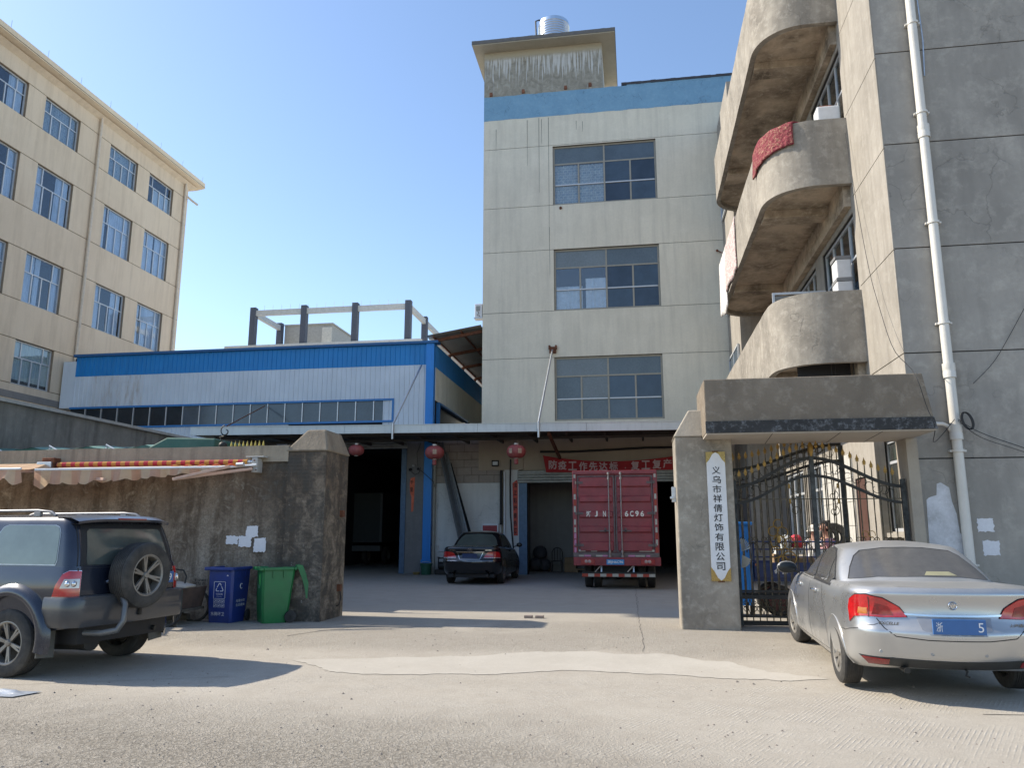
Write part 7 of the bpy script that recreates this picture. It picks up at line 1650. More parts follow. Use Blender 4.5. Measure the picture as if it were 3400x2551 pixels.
# banner over the garage
BN = thing('red_banner', 'red cloth banner with pale Chinese slogan sagging above the garage shutter', 'banner', (-1, 28.3, 4.1))
def bn(s_, t_):
    x = -3.38+5.5*s_; top = 4.43-0.27*math.sin(math.pi*min(1, s_*1.02))**0.8+0.02*s_; bot = 3.80-0.02*math.sin(math.pi*s_*2)+0.02*s_
    return (x+0.12*t_*(1-s_), 28.34+0.03*math.sin(s_*30+t_*2)*0.6+0.02*math.sin(t_*5), top+(bot-top)*t_)
ban_m = plain('banner_red', (0.36,0.016,0.02), 0.75, var=0.18, scale=2.5)
b = MB(); b.grid(bn, 70, 6); b.build('cloth', ban_m, BN, smooth=60)
for i, ch in enumerate('防疫工作先达标，复工复产'):
    if ch == '，':
        b = MB(); b.sphere((tx(1008)+0.03,28.26,3.92), 0.02, 0.01, 0.02, 8, 6); b.build('comma', plain('slogan_pink', (0.60,0.42,0.42), 0.7), BN); continue
    k = i if i < 7 else i
    px_ = (365,455,550,648,742,835,930,0,1128,1225,1325,1420)[i]; xx = -3.38+(px_-285)*0.00397
    s_ = (xx+3.38)/5.5; c1, c0 = bn(s_, 0.5), bn(min(1, s_+0.02), 0.5)
    text('slogan_character', ch, plain('slogan_pink', (0.60,0.42,0.42), 0.7), BN, (c1[0], c1[1]-0.05, c1[2]-0.005), (1,0,0), (0,0,1), w=0.31, h=0.33, bold=0.025)
# couplets on the door jambs
C1 = thing('red_couplet', 'tattered red paper couplet pasted beside the garage door frame', 'couplet', (-4.42, 28.5, 2.5))
b = MB(); b.prism([(-4.55,28.53,3.42),(-4.40,28.53,3.54),(-4.35,28.53,3.50),(-4.35,28.53,1.50),(-4.50,28.53,1.50),(-4.52,28.53,2.3)], (0,0.006,0)); b.build('paper', plain('couplet_red', (0.55,0.10,0.07), 0.8, var=0.25), C1)
for i, ch in enumerate('鸿江彩绿春色满'): text('brush_character', ch, MAT('black_ink'), C1, (-4.445,28.53,3.33-0.275*i), (1,0,0), (0,0,1), w=0.13, h=0.19, depth=0.002, bold=0.02)
C2 = thing('torn_couplet', 'torn orange red strip of paper on the sooty brick pier', 'couplet', (-8.35, 28.6, 3))
b = MB(); b.prism([(-8.50,28.61,3.66),(-8.34,28.61,3.70),(-8.36,28.61,2.7),(-8.38,28.61,2.4),(-8.46,28.61,2.38),(-8.46,28.61,2.95),(-8.52,28.61,3.1),(-8.54,28.61,3.45)], (0,0.008,0)); b.build('paper', plain('couplet_orange', (0.70,0.17,0.09), 0.8, var=0.2), C2)
for ch, zz in (('千', 3.5), ('里', 3.22)): text('brush_character', ch, MAT('black_ink'), C2, (-8.46,28.61,zz), (1,0,0), (0,0,1), w=0.12, h=0.16, depth=0.002, bold=0.02)
# floodlight, hose cabinet, pipes, cables
FL = thing('floodlight', 'small black floodlight fixed on the beige panel above the garage corner', 'floodlight', (-5.18, 28.4, 4.17))
b = MB(); b.box(-5.32,-5.05,28.4,28.46,4.05,4.28); b.build('housing', MAT('black'), FL, bevel=0.01)
b = MB(); b.box(-5.28,-5.09,28.392,28.4,4.10,4.23); b.build('lens', plain('flood_lens', (0.55,0.57,0.58), 0.3), FL)
HB = thing('hose_cabinet', 'red fire hose cabinet with white frame above the black saloon', 'fire cabinet', (-5.38, 28.5, 1.5))
b = MB(); b.box(-5.70,-5.06,28.44,28.62,1.0,1.95); b.build('frame', MAT('white_paint'), HB, bevel=0.01)
b = MB(); b.box(-5.65,-5.11,28.43,28.44,1.06,1.87); b.build('door', plain('hose_red', (0.3,0.02,0.03), 0.3), HB)
b = MB(); b.lathe([(0.001,-0.004),(0.12,-0.004),(0.14,0)], (-5.38,28.43,1.5), 'Y', 16); b.build('emblem', MAT('white_ink'), HB)
def pipe_thing(name, label, cat, pts, r, mat, part='pipe', n=8):
    T = thing(name, label, cat, pts[0]); b = MB(); b.tube(pts, r, n); b.build(part, mat, T, smooth=55); return T
P1 = pipe_thing('black_riser_pipe', 'thick black pipe rising beside the white pier left of garage', 'pipe', [(-4.97,28.48,1.9),(-4.97,28.48,3.85),(-4.95,28.48,3.9)], 0.05, MAT('rope_black'))
P2 = pipe_thing('white_riser_pipe', 'slim white pipe rising beside the black riser pipe', 'pipe', [(-4.84,28.46,0.5),(-4.84,28.46,3.85)], 0.035, MAT('white_paint'))
P3 = pipe_thing('black_hose', 'black hose running down the pier next to the red couplet', 'hose', [(-4.60,28.4,4.3),(-4.62,28.42,3.4),(-4.60,28.42,2.2),(-4.54,28.4,1.5),(-4.48,28.4,0.9)], 0.03, MAT('rope_black'))
P4 = pipe_thing('black_conduit', 'long black conduit sagging across the wall above the banner', 'pipe', [(-3.5,28.5,4.58),(-2.4,28.5,4.56),(-1.2,28.5,4.60),(0.4,28.5,4.66),(1.9,28.5,4.66),(2.6,28.5,4.64)], 0.04, MAT('rope_black'))
P6 = pipe_thing('ground_water_pipe', 'thin white water pipe with tap low on the plaster wall', 'pipe', [(-7.5,28.56,1.15),(-7.38,28.55,1.15),(-7.38,28.55,0.95),(-6.2,28.55,0.93)], 0.02, MAT('white_paint'))
P7 = pipe_thing('column_pipe', 'grey beige pipe standing just right of the blue column', 'pipe', [(-7.53,28.5,0.1),(-7.53,28.5,5.0)], 0.06, plain('pipe_beige', (0.30,0.28,0.24), 0.6))
AL = thing('alarm_cluster', 'tangle of cameras, bell and wires on the sooty pier', 'camera', (-8.3, 28.5, 4.1))
b = MB(); b.sphere((-8.38,28.52,4.12), 0.06); b.build('camera', MAT('galv'), AL, smooth=50)
b = MB(); b.sphere((-8.5,28.52,3.98), 0.07, 0.05, 0.06); b.build('bell', MAT('black'), AL, smooth=50)
b = MB(); b.sphere((-8.2,28.52,4.0), 0.05); b.build('camera', MAT('black'), AL, smooth=50)
b = MB(); b.tube([(-8.45,28.5,3.9),(-8.3,28.48,3.78),(-8.15,28.5,3.85),(-8.1,28.5,4.05)], 0.012, 5); b.tube([(-8.2,28.5,4.1),(-8.25,28.5,4.6),(-8.1,28.5,5.0)], 0.01, 5); b.tube([(-8.1,28.5,3.95),(-7.9,28.42,3.8),(-7.55,28.4,3.5),(-7.5,28.4,3.3)], 0.012, 5); b.build('cable', MAT('rope_black'), AL)
for i, (nm, lb, A, C, w_, mt) in enumerate((('steel_girder','wide grey steel girder leaning against the plaster wall',(-7.33,28.45,5.0),(-6.18,27.7,1.0),0.2,plain('girder_grey',(0.17,0.18,0.19),0.5,0.3)),('steel_girder','pale narrow steel channel leaning just right of the wide girder',(-7.1,28.45,4.6),(-5.95,27.75,1.0),0.1,plain('girder_pale',(0.35,0.37,0.38),0.5,0.3)),('steel_girder','black steel bar leaning rightmost beside the pale channel',(-6.95,28.48,4.2),(-5.82,27.8,1.0),0.08,MAT('black')))):
    T = thing(nm, lb, 'girder', C, group='steel sections leaning on the wall'); A = Vector(A); C = Vector(C); d = (A-C).normalized()
    C2_ = C + (C-A)*((C.z-0.1)/(A.z-C.z)); b = MB(); b.beam(C2_, A, w_, 0.012); b.beam(C2_+Vector((-w_/2,-0.03,0)), A+Vector((-w_/2,-0.03,0)), 0.012, 0.07); b.beam(C2_+Vector((w_/2,-0.03,0)), A+Vector((w_/2,-0.03,0)), 0.012, 0.07); b.build('channel', mt, T)
# bucket, basin, pump
BK = thing('green_bucket', 'green plastic bucket at the foot of the blue column', 'bucket', (-7.66, 28.0, 0.1))
b = MB(); b.lathe([(0.001,0.1),(0.17,0.1),(0.21,0.46),(0.235,0.46),(0.235,0.5),(0.2,0.5),(0.16,0.14),(0.001,0.14)], (-7.66,28.0,0), 'Z', 20); b.build('bucket', plain('bucket_green', (0.02,0.10,0.06), 0.5), BK, smooth=40)
b = MB(); b.tube([(-7.66+0.22*math.cos(math.pi*k/10),27.95,0.47+0.10*math.sin(math.pi*k/10)) for k in range(11)], 0.008, 5); b.build('handle', MAT('galv'), BK)
BS = thing('yellow_basin', 'shallow yellow basin on the ground left of the green bucket', 'basin', (-8.0, 28.0, 0.1))
b = MB(); b.lathe([(0.001,0.1),(0.1,0.1),(0.14,0.18),(0.15,0.19),(0.13,0.18),(0.09,0.12),(0.001,0.12)], (-8.02,28.0,0), 'Z', 18); b.build('basin', plain('basin_yellow', (0.3,0.22,0.08), 0.6), BS, smooth=40)
PM = thing('pump_set', 'small greasy pump and valves beside the green bucket', 'pump', (-7.1, 28.2, 0.1))
b = MB(); b.lathe([(0.001,-0.2),(0.12,-0.2),(0.14,-0.15),(0.14,0.1),(0.1,0.15),(0.001,0.15)], (-7.05,28.2,0.42), 'X', 14); b.build('motor', MAT('dark_iron'), PM, smooth=40)
b = MB(); b.box(-7.35,-6.8,28.05,28.35,0.1,0.28); b.build('base', MAT('dark_iron'), PM, bevel=0.02)
b = MB(); b.tube([(-7.25,28.2,0.4),(-7.25,28.2,0.68),(-6.95,28.2,0.7),(-6.95,28.2,0.55)], 0.03, 8); b.lathe([(0.03,0.7),(0.07,0.71),(0.03,0.73)], (-7.25,28.2,0), 'Z', 10); b.build('pump_pipe', MAT('dark_iron'), PM, smooth=50)
# things in the garage
CH = thing('wooden_chair', 'dark chair with arched slatted back standing in the garage', 'chair', (-3.15, 30.9, 0.1))
cw = plain('chair_brown', (0.05,0.035,0.03), 0.6)
b = MB(); b.box(-3.38,-2.95,30.7,31.1,0.5,0.54); b.build('seat', cw, CH, bevel=0.01)
for xx in (-3.36,-2.97):
    for yy in (30.72,31.08):
        b = MB(); b.box(xx-0.02,xx+0.02,yy-0.02,yy+0.02,0.1,0.5); b.build('leg', cw, CH)
b = MB(); b.tube([(-3.37,31.09,0.54),(-3.37,31.12,0.85),(-3.30,31.13,0.98),(-3.16,31.13,1.03),(-3.02,31.13,0.98),(-2.96,31.12,0.85),(-2.96,31.09,0.54)], 0.02, 7); b.build('back_frame', cw, CH, smooth=50)
for xx in (-3.27,-3.16,-3.05):
    b = MB(); b.box(xx-0.012,xx+0.012,31.1,31.12,0.54,1.0); b.build('back_slat', cw, CH)
CX = thing('cardboard_box', 'closed brown cardboard box on the garage floor, topped by another', 'box', (-2.6, 30.9, 0.1))
b = MB(); b.box(-2.85,-2.4,30.7,31.1,0.1,0.42); b.build('carton', MAT('card'), CX, bevel=0.008)
CX2 = thing('cardboard_box', 'flatter cardboard box standing on top of the brown carton', 'box', (-2.6, 30.9, 0.42))
b = MB(); b.box(-2.84,-2.42,30.72,31.08,0.422,0.66); b.build('carton', MAT('card'), CX2, bevel=0.008)
for i, (xx, zz, r_, lb) in enumerate(((-4.0,0.38,0.28,'dark bulging sack on the garage floor beside the door frame'),(-3.66,0.36,0.26,'dark bulging sack on the garage floor next to the chair'),(-3.83,0.83,0.28,'dark bulging sack lying on top of two others in the garage'))):
    SB = thing('plastic_sack', lb, 'sack', (xx, 31, zz-r_), group='dark sacks in the garage'); b = MB(); n = 14
    for q in range(11):
        t_ = math.pi*q/10
        for k in range(n):
            a = 2*math.pi*k/n; rr = r_*math.sin(t_)*(1+0.18*noise.noise(Vector((math.cos(a)*2+i*7,math.sin(a)*2,t_*2)))); b.v.append(Vector((xx+rr*math.cos(a), 31+rr*math.sin(a), zz-r_*math.cos(t_))))
    for q in range(10):
        for k in range(n): b.f.append((q*n+k, q*n+(k+1) % n, (q+1)*n+(k+1) % n, (q+1)*n+k))
    b.build('sack', plain('sack_dark', (0.06,0.06,0.065), 0.7), SB, smooth=60)
for i, (xx, h_, lb) in enumerate(((-1.95,1.75,'tallest board leaning upright left of the lorry in the garage'),(-1.8,1.2,'short board leaning right of the tallest board in the garage'),(-1.62,1.5,'middling board leaning nearest the lorry wheels in the garage'),(-1.5,1.0,'shortest board leaning hidden behind the lorry corner'))):
    PLK = thing('leaning_board', lb, 'board', (xx, 31.0, 0.1), group='boards leaning in the garage')
    b = MB(); b.beam((xx,31.0,0.1),(xx+0.02,31.4,h_), 0.1, 0.03, up=(0,1,0)); b.build('board', wood, PLK)
PT = thing('wooden_pallet', 'low wooden pallet lying on the floor right of the cartons', 'pallet', (-2.0, 30.7, 0.1))
for i in range(5):
    b = MB(); b.box(-2.4,-1.45,30.4+i*0.12,30.49+i*0.12,0.2,0.23); b.build('slat', MAT('card'), PT)
for xx in (-2.35,-1.95,-1.5):
    b = MB(); b.box(xx-0.04,xx+0.04,30.4,30.97,0.1,0.2); b.build('bearer', MAT('card'), PT)
# ------------------------------------------------------------ behind the gate: tricycle, blue cabinet, people, tyres
CB = thing('blue_cabinet', 'tall bright blue metal cabinet standing behind the gate at left', 'cabinet', (1.9, 15.1, 0.1))
cbm = sheet_metal('cabinet_blue', (0.015,0.20,0.62), 0.45, st=0.1)
b = MB(); b.box(1.45, 2.07, 15.0, 15.6, 0.3, 1.74); b.build('body', cbm, CB, bevel=0.015)
b = MB(); b.box(1.42, 2.10, 14.96, 15.65, 1.74, 1.80); b.build('top', cbm, CB, bevel=0.015)
b = MB(); b.box(1.55,1.98,14.985,15.0,0.45,1.6); b.build('door_panel', cbm, CB, bevel=0.008)
for xx in (1.5, 2.02):
    b = MB(); b.box(xx-0.03,xx+0.03,15.02,15.08,0.1,0.3); b.build('foot', MAT('dark_iron'), CB)
TC = thing('cargo_tricycle', 'navy blue cargo tricycle loaded with cartons behind the gate', 'tricycle', (2.8, 15.6, 0.1))
tb = plain('tricycle_blue', (0.014,0.035,0.14), 0.5, var=0.2, dirt=(0.1,0.1,0.12))
b = MB(); b.box(2.12,3.6,15.2,15.24,0.78,1.06); sd_ = b.build('side_panel', tb, TC, bevel=0.01)
b = MB(); b.box(2.12,3.6,16.3,16.34,0.78,1.06); b.build('side_panel', tb, TC)
b = MB(); b.box(2.12,2.16,15.24,16.3,0.78,1.06); b.build('tail_board', tb, TC)
b = MB(); b.box(2.12,3.6,15.24,16.3,0.72,0.78); b.build('bed', tb, TC)
for zz in (1.16, 1.30, 1.44):
    b = MB(); b.tube([(2.13,15.22,zz-0.05 if zz > 1.4 else zz),(2.18,15.22,zz),(3.6,15.22,zz)], 0.016, 6); b.build('side_rail', tb, TC, smooth=50)
for xx in (2.13, 2.6, 3.08, 3.58):
    b = MB(); b.box(xx-0.012,xx+0.012,15.21,15.235,1.06,1.44); b.build('rail_post', tb, TC)
text('panel_lettering', '金', MAT('white_ink'), sd_, (2.52,15.2,0.90), (1,0,0), (0,0,1), w=0.10, h=0.10, bold=0.03); text('panel_lettering', '鹏', MAT('white_ink'), sd_, (2.67,15.2,0.90), (1,0,0), (0,0,1), w=0.11, h=0.10, bold=0.03)
b = MB(); b.box(2.14,2.18,15.19,15.2,1.0,1.04); b.build('side_reflector', MAT('lamp_amber'), TC)
for xx, yy in ((2.55,15.3),(2.55,16.25),(4.1,15.78)):
    b = MB(); pts = [(xx+0.24*math.cos(2*math.pi*k/24), yy, 0.37+0.24*math.sin(2*math.pi*k/24)) for k in range(25)]; b.tube(pts, 0.045, 8, caps=False); wl = b.build('wheel', MAT('rubber'), TC, smooth=60)
    b = MB(); b.lathe([(0.001,-0.02),(0.19,-0.02),(0.2,0.02),(0.001,0.02)], (xx,yy,0.37), 'Y', 18); b.build('rim', plain('rim_red', (0.08,0.02,0.018), 0.5), wl)
b = MB(); b.tube([(3.6,15.78,0.6),(4.1,15.78,0.5)], 0.03, 8); b.tube([(4.1,15.78,0.37),(3.98,15.78,1.15)], 0.025, 8); b.tube([(3.95,15.45,1.2),(3.98,15.78,1.15),(3.95,16.1,1.2)], 0.018, 8); b.build('front_frame', tb, TC, smooth=50)
b = MB(); b.box(3.62,3.85,15.6,15.95,0.8,0.88); b.build('saddle', MAT('black'), TC, bevel=0.03)
random.seed(11)
for i, (x0, x1, z0, z1, m_) in enumerate(((2.55,2.9,0.78,1.20,'card'),(2.92,3.25,0.78,1.14,'card'),(2.6,3.1,1.2,1.32,'paper'),(3.28,3.55,0.78,1.28,'paper'))):
    T = thing('carton', ['brown carton in the tricycle bed behind the gate, leftmost','brown carton in the middle of the tricycle bed','flat white parcel lying on the brown cartons of the tricycle','tall white carton at the right end of the tricycle bed'][i], 'box', (x0, 15.5, z0), group='cartons loaded on the tricycle')
    b = MB(); b.box(x0, x1, 15.4+0.05*i, 15.9+0.02*i, z0+0.001, z1); b.build('carton', MAT(m_), T, bevel=0.008)
T = thing('red_bundle', 'red and white cloth bundle heaped on the tricycle load', 'bundle', (2.9, 15.55, 1.33))
for (xx, mt, r_) in ((2.78, MAT('paper'), 0.13), (2.98, plain('bundle_red', (0.5,0.04,0.06), 0.8), 0.12)):
    b = MB(); b.sphere((xx,15.6,1.43), r_, 0.12, 0.14, 14, 9)
    for v in b.v: v += Vector((0.03*noise.noise(v*9), 0.03*noise.noise(v*9+Vector((5,0,0))), 0.03*noise.noise(v*8)))
    b.build('cloth', mt, T, smooth=60)
TYg = 'used tyres standing in a row on the ledge'
b = MB(); b.box(4.05,4.47,17.9,19.6,0.1,1.2); LE = thing('concrete_ledge', 'low cement ledge against the tiled wall behind the gate', 'ledge', (4.25,18.7,0.1)); b.build('ledge', side_m, LE)
for i, yy in enumerate((18.15, 18.7, 19.25)):
    T = thing('tyre', ['worn black tyre on the ledge, nearest of the three','worn black tyre on the ledge, middle of the three','worn black tyre on the ledge, farthest of the three'][i], 'tyre', (4.25, yy, 1.2), group=TYg)
    b = MB(); b.lathe([(0.17,-0.09),(0.21,-0.1),(0.29,-0.09),(0.31,-0.06),(0.31,0.06),(0.29,0.09),(0.21,0.1),(0.17,0.09)], (4.25,yy,1.51), 'Y', 28, closed=True)
    b.build('tyre_casing', MAT('rubber'), T, smooth=45)
# people: skinned single-surface bodies
def skinned(name, mat, root, joints, bones, origin):
    me = bpy.data.meshes.new(name); me.from_pydata([tuple(Vector(j[:3])) for j in joints], bones, []); ob = bpy.data.objects.new(name, me); COL.objects.link(ob); ob.parent = root
    md = ob.modifiers.new('skin', 'SKIN'); md.use_smooth_shade = True; md.branch_smoothing = 0.6
    for i, j in enumerate(joints): me.skin_vertices[0].data[i].radius = (j[3], j[4] if len(j) > 4 else j[3])
    me.skin_vertices[0].data[0].use_root = True
    s2 = ob.modifiers.new('sub', 'SUBSURF'); s2.levels = 2; s2.render_levels = 2
    dg = bpy.context.evaluated_depsgraph_get(); m2_ = bpy.data.meshes.new_from_object(ob.evaluated_get(dg)); ob.modifiers.clear(); ob.data = m2_; m2_.name = name
    m2_.materials.clear(); m2_.materials.append(mat)
    for p in m2_.polygons: p.use_smooth = True
    return ob
PR = thing('person', 'woman in a pale pink quilted jacket with dark hair holding a child', 'person', (3.82, 17.0, 0.1))
trous = plain('trousers_dark', (0.04,0.045,0.07), 0.85); pink = plain('jacket_pink', (0.58,0.33,0.36), 0.8, var=0.15, scale=10, bmp=0.3)
J = [(0,0,0.92,0.14,0.11),(0,0,1.10,0.13,0.11),(0,0,1.30,0.155,0.115),(0,0,1.42,0.08,0.07),(0,0,1.50,0.05,0.05),(0,-0.01,1.60,0.085,0.10),(0,0,1.70,0.06,0.07),
     (-0.09,0,0.86,0.09),(-0.10,0,0.48,0.06),(-0.10,0.02,0.08,0.045),(-0.10,-0.10,0.04,0.035),
     (0.09,0,0.86,0.09),(0.10,0,0.48,0.06),(0.10,0.02,0.08,0.045),(0.10,-0.10,0.04,0.035),
     (-0.18,0,1.36,0.06),(-0.25,-0.05,1.10,0.05),(-0.16,-0.24,1.08,0.04),(-0.10,-0.30,1.09,0.03),
     (0.18,0,1.36,0.06),(0.26,-0.05,1.12,0.05),(0.10,-0.27,1.12,0.04),(0.0,-0.31,1.12,0.03)]
Bn = [(0,1),(1,2),(2,3),(3,4),(4,5),(5,6),(0,7),(7,8),(8,9),(9,10),(0,11),(11,12),(12,13),(13,14),(2,15),(15,16),(16,17),(17,18),(2,19),(19,20),(20,21),(21,22)]
PR.rotation_euler = (0,0,R(-60))
bd = skinned('body', MAT('skin'), PR, J, Bn, None)
JJ = [(0,0,0.80,0.16,0.13),(0,0,1.05,0.155,0.135),(0,0,1.30,0.175,0.135),(0,0,1.44,0.09,0.085),(-0.19,0,1.37,0.075),(-0.26,-0.05,1.10,0.065),(-0.17,-0.23,1.08,0.05),(0.19,0,1.37,0.075),(0.27,-0.05,1.12,0.065),(0.11,-0.26,1.12,0.05)]
skinned('jacket', pink, PR, JJ, [(0,1),(1,2),(2,3),(2,4),(4,5),(5,6),(2,7),(7,8),(8,9)], None)
TJ = [(0,0,0.93,0.15,0.125),(-0.09,0,0.84,0.10),(-0.10,0,0.48,0.075),(-0.10,0.02,0.14,0.06),(0.09,0,0.84,0.10),(0.10,0,0.48,0.075),(0.10,0.02,0.14,0.06)]
skinned('trousers', trous, PR, TJ, [(0,1),(1,2),(2,3),(0,4),(4,5),(5,6)], None)
def blob(root, name, mat, c, r, cut=None):
    b = MB(); b.sphere(c, *r, 20, 14)
    if cut: b.v = [Vector((v.x, max(v.y, cut) if v.z < c[2]+r[2]*0.5 else v.y, v.z)) for v in b.v]
    return b.build(name, mat, root, world=False, smooth=60)
blob(PR, 'hair', MAT('hair'), (0,0.025,1.63), (0.105,0.115,0.125), cut=-0.03); blob(PR, 'hair_bun', MAT('hair'), (0,0.11,1.72), (0.045,0.045,0.045))
def face(root, c, s_, dy):
    for sx_ in (-1, 1):
        blob(root, 'eye', MAT('white_ink'), (c[0]+sx_*0.034*s_, c[1]-dy, c[2]+0.01*s_), (0.011*s_,0.007*s_,0.008*s_)); blob(root, 'ear', MAT('skin'), (c[0]+sx_*0.088*s_, c[1], c[2]), (0.012*s_,0.022*s_,0.03*s_))
        blob(root, 'pupil', MAT('hair'), (c[0]+sx_*0.034*s_, c[1]-dy-0.005*s_, c[2]+0.01*s_), (0.005*s_,0.004*s_,0.006*s_))
    blob(root, 'nose', MAT('skin'), (c[0], c[1]-dy-0.004*s_, c[2]-0.02*s_), (0.012*s_,0.016*s_,0.02*s_)); blob(root, 'mouth', plain('lips', (0.4,0.12,0.1), 0.5), (c[0], c[1]-dy+0.002, c[2]-0.055*s_), (0.022*s_,0.006*s_,0.006*s_))
face(PR, (0,-0.01,1.61), 1.0, 0.095)
for hx, hy, hz, s_ in ((-0.10,-0.30,1.09,1),(0.0,-0.31,1.12,-1)):
    for k in range(5):
        b = MB(); o_ = (k-2)*0.016; b.tube([(hx,hy,hz+o_*0.6),(hx+s_*0.035,hy-0.02,hz+o_),(hx+s_*(0.07-0.006*abs(k-2)),hy-0.005,hz+o_*1.1)], [0.010,0.009,0.006], 6); b.build('finger', MAT('skin'), PR, world=False, smooth=60)
KD = thing('person', 'small child in a white hat and white pink clothes held in the woman\'s arms', 'person', (3.56, 16.82, 1.2))
KD.rotation_euler = (0,0,R(-25))
wht = plain('child_white', (0.62,0.58,0.55), 0.85, var=0.2, scale=14)
J = [(0,0,0.0,0.09,0.08),(0,0,0.14,0.095,0.08),(0,0,0.26,0.09,0.075),(0,0,0.33,0.04),(0,-0.01,0.43,0.085,0.09),(0,0,0.52,0.06),
     (-0.06,-0.02,-0.04,0.055),(-0.10,-0.14,-0.10,0.045),(-0.10,-0.15,-0.27,0.032),(-0.10,-0.20,-0.30,0.026),(0.06,-0.02,-0.04,0.055),(0.10,-0.14,-0.10,0.045),(0.10,-0.15,-0.27,0.032),(0.10,-0.20,-0.30,0.026),
     (-0.11,0,0.26,0.04),(-0.16,-0.06,0.15,0.035),(-0.17,-0.14,0.18,0.026),(0.11,0,0.26,0.04),(0.16,-0.06,0.15,0.035),(0.12,-0.14,0.14,0.026)]
Bn = [(0,1),(1,2),(2,3),(3,4),(4,5),(0,6),(6,7),(7,8),(8,9),(0,10),(10,11),(11,12),(12,13),(2,14),(14,15),(15,16),(2,17),(17,18),(18,19)]
skinned('body', MAT('skin'), KD, J, Bn, None)
JJ = [(0,0,-0.03,0.105,0.095),(0,0,0.14,0.108,0.095),(0,0,0.27,0.10,0.085),(-0.12,0,0.26,0.052),(-0.165,-0.06,0.15,0.045),(-0.17,-0.12,0.17,0.04),(0.12,0,0.26,0.052),(0.165,-0.06,0.15,0.045),(0.13,-0.12,0.14,0.04),(-0.07,-0.05,-0.06,0.065),(-0.10,-0.15,-0.12,0.055),(-0.10,-0.15,-0.22,0.045),(0.07,-0.05,-0.06,0.065),(0.10,-0.15,-0.12,0.055),(0.10,-0.15,-0.22,0.045)]
skinned('romper', wht, KD, JJ, [(0,1),(1,2),(2,3),(3,4),(4,5),(2,6),(6,7),(7,8),(0,9),(9,10),(10,11),(0,12),(12,13),(13,14)], None)
blob(KD, 'hat', plain('hat_white', (0.66,0.62,0.55), 0.85), (0,0.01,0.485), (0.105,0.11,0.085)); b = MB(); b.lathe([(0.08,0.44),(0.135,0.43),(0.135,0.44),(0.09,0.47)], (0,0.0,0), 'Z', 22); b.build('hat_brim', MC['hat_white'], KD, world=False, smooth=50)
face(KD, (0,-0.01,0.41), 0.85, 0.088)

# ------------------------------------------------------------ blankets and oddments on the balconies
def cloth(name, label, cat, fn, nu, nv, mat, loc, part='cloth', group=None):
    T = thing(name, label, cat, loc, group=group); b = MB(); b.grid(fn, nu, nv); o = b.build(part, mat, T, smooth=60)
    md = o.modifiers.new('thick', 'SOLIDIFY'); md.thickness = 0.03; return T
def quilt_mat(name, ca, cb, sc=9):
    m, t, p, o = nt(name); v = coords(t); vo = t.nodes.new('ShaderNodeTexVoronoi'); vo.inputs['Scale'].default_value = sc; t.links.new(v, vo.inputs['Vector'])
    n = noise_(t, v, 13, 5, 0.6, 1.5); c = mixc(t, ramp(t, n, 0.52, 0.60), ca, cb); t.links.new(c, p.inputs['Base Color']); p.inputs['Roughness'].default_value = 0.85
    bump(t, p, mth(t, 'ADD', vo.outputs['Distance'], n), 0.6, 0.04); MC[name] = m; return m
red_q = quilt_mat('quilt_red', (0.20,0.025,0.038), (0.30,0.15,0.10), 14); wq = quilt_mat('quilt_white', (0.66,0.63,0.60), (0.72,0.70,0.66)); pq = quilt_mat('quilt_pink', (0.56,0.50,0.47), (0.42,0.2,0.2), 6)
O_ = balcony_outline(-0.03)
def along(z_top, i0, i1):
    P = O_[i0:i1+1]
    def f(s_, t_, drop, inn=0.2):
        k = s_*(len(P)-1); i = min(int(k), len(P)-2); f_ = k-i; x = P[i][0]+(P[i+1][0]-P[i][0])*f_; y = P[i][1]+(P[i+1][1]-P[i][1])*f_
        wv = 0.02*math.sin(s_*24+t_*3)+0.012*math.sin(s_*51)
        if t_ < 0.2: return (x+0.17*(1-t_/0.2), y+0.06*(1-t_/0.2), z_top+0.04+0.01*math.sin(s_*20))
        tt = (t_-0.2)/0.8; return (x-0.012-abs(wv)*tt, y-0.01-abs(wv)*tt*0.5, z_top+0.03-drop(s_)*tt)
    return f
f1 = along(10.01, 4, 14)
cloth('red_blanket', 'red patterned quilt draped over the curved parapet of the middle balcony', 'blanket', lambda s_, t_: f1(s_, t_, lambda s: 0.50+0.12*s), 36, 16, red_q, (3.2, 15.7, 10.0), 'quilt')
f2 = along(10.01, 28, 31); f3 = along(10.01, 31, 34)
f2 = along(10.01, 25, 32); f3 = along(10.01, 32, 37)
cloth('pink_quilt', 'white and pink quilt hanging down the far side of the middle balcony', 'blanket', lambda s_, t_: f2(s_, t_, lambda s: 1.45+0.08*math.sin(s*6)), 24, 16, pq, (2.87, 20.5, 10.0), 'quilt')
cloth('white_quilt', 'plain white quilt hanging at the far end of the middle balcony', 'blanket', lambda s_, t_: f3(s_, t_, lambda s: 1.85+0.1*math.sin(s*5)), 24, 16, wq, (2.87, 22, 10.0), 'quilt')
AU = thing('white_ac_box', 'white air conditioner box standing on the middle balcony by the window', 'air conditioner', (4.1, 16.2, 9.9))
b = MB(); b.box(4.03, 4.49, 15.75, 16.1, 9.3, 10.50); b.build('casing', MAT('white_paint'), AU, bevel=0.03)
BR = thing('red_brick', 'single red brick lying on top of the white air conditioner box', 'brick', (4.2, 15.9, 10.5))
b = MB(); b.box(4.12,4.35,15.85,15.97,10.502,10.56); b.build('brick', plain('brick_red2', (0.3,0.10,0.06), 0.9), BR)
wb = plain('foam_white', (0.62,0.62,0.62), 0.8, var=0.05)
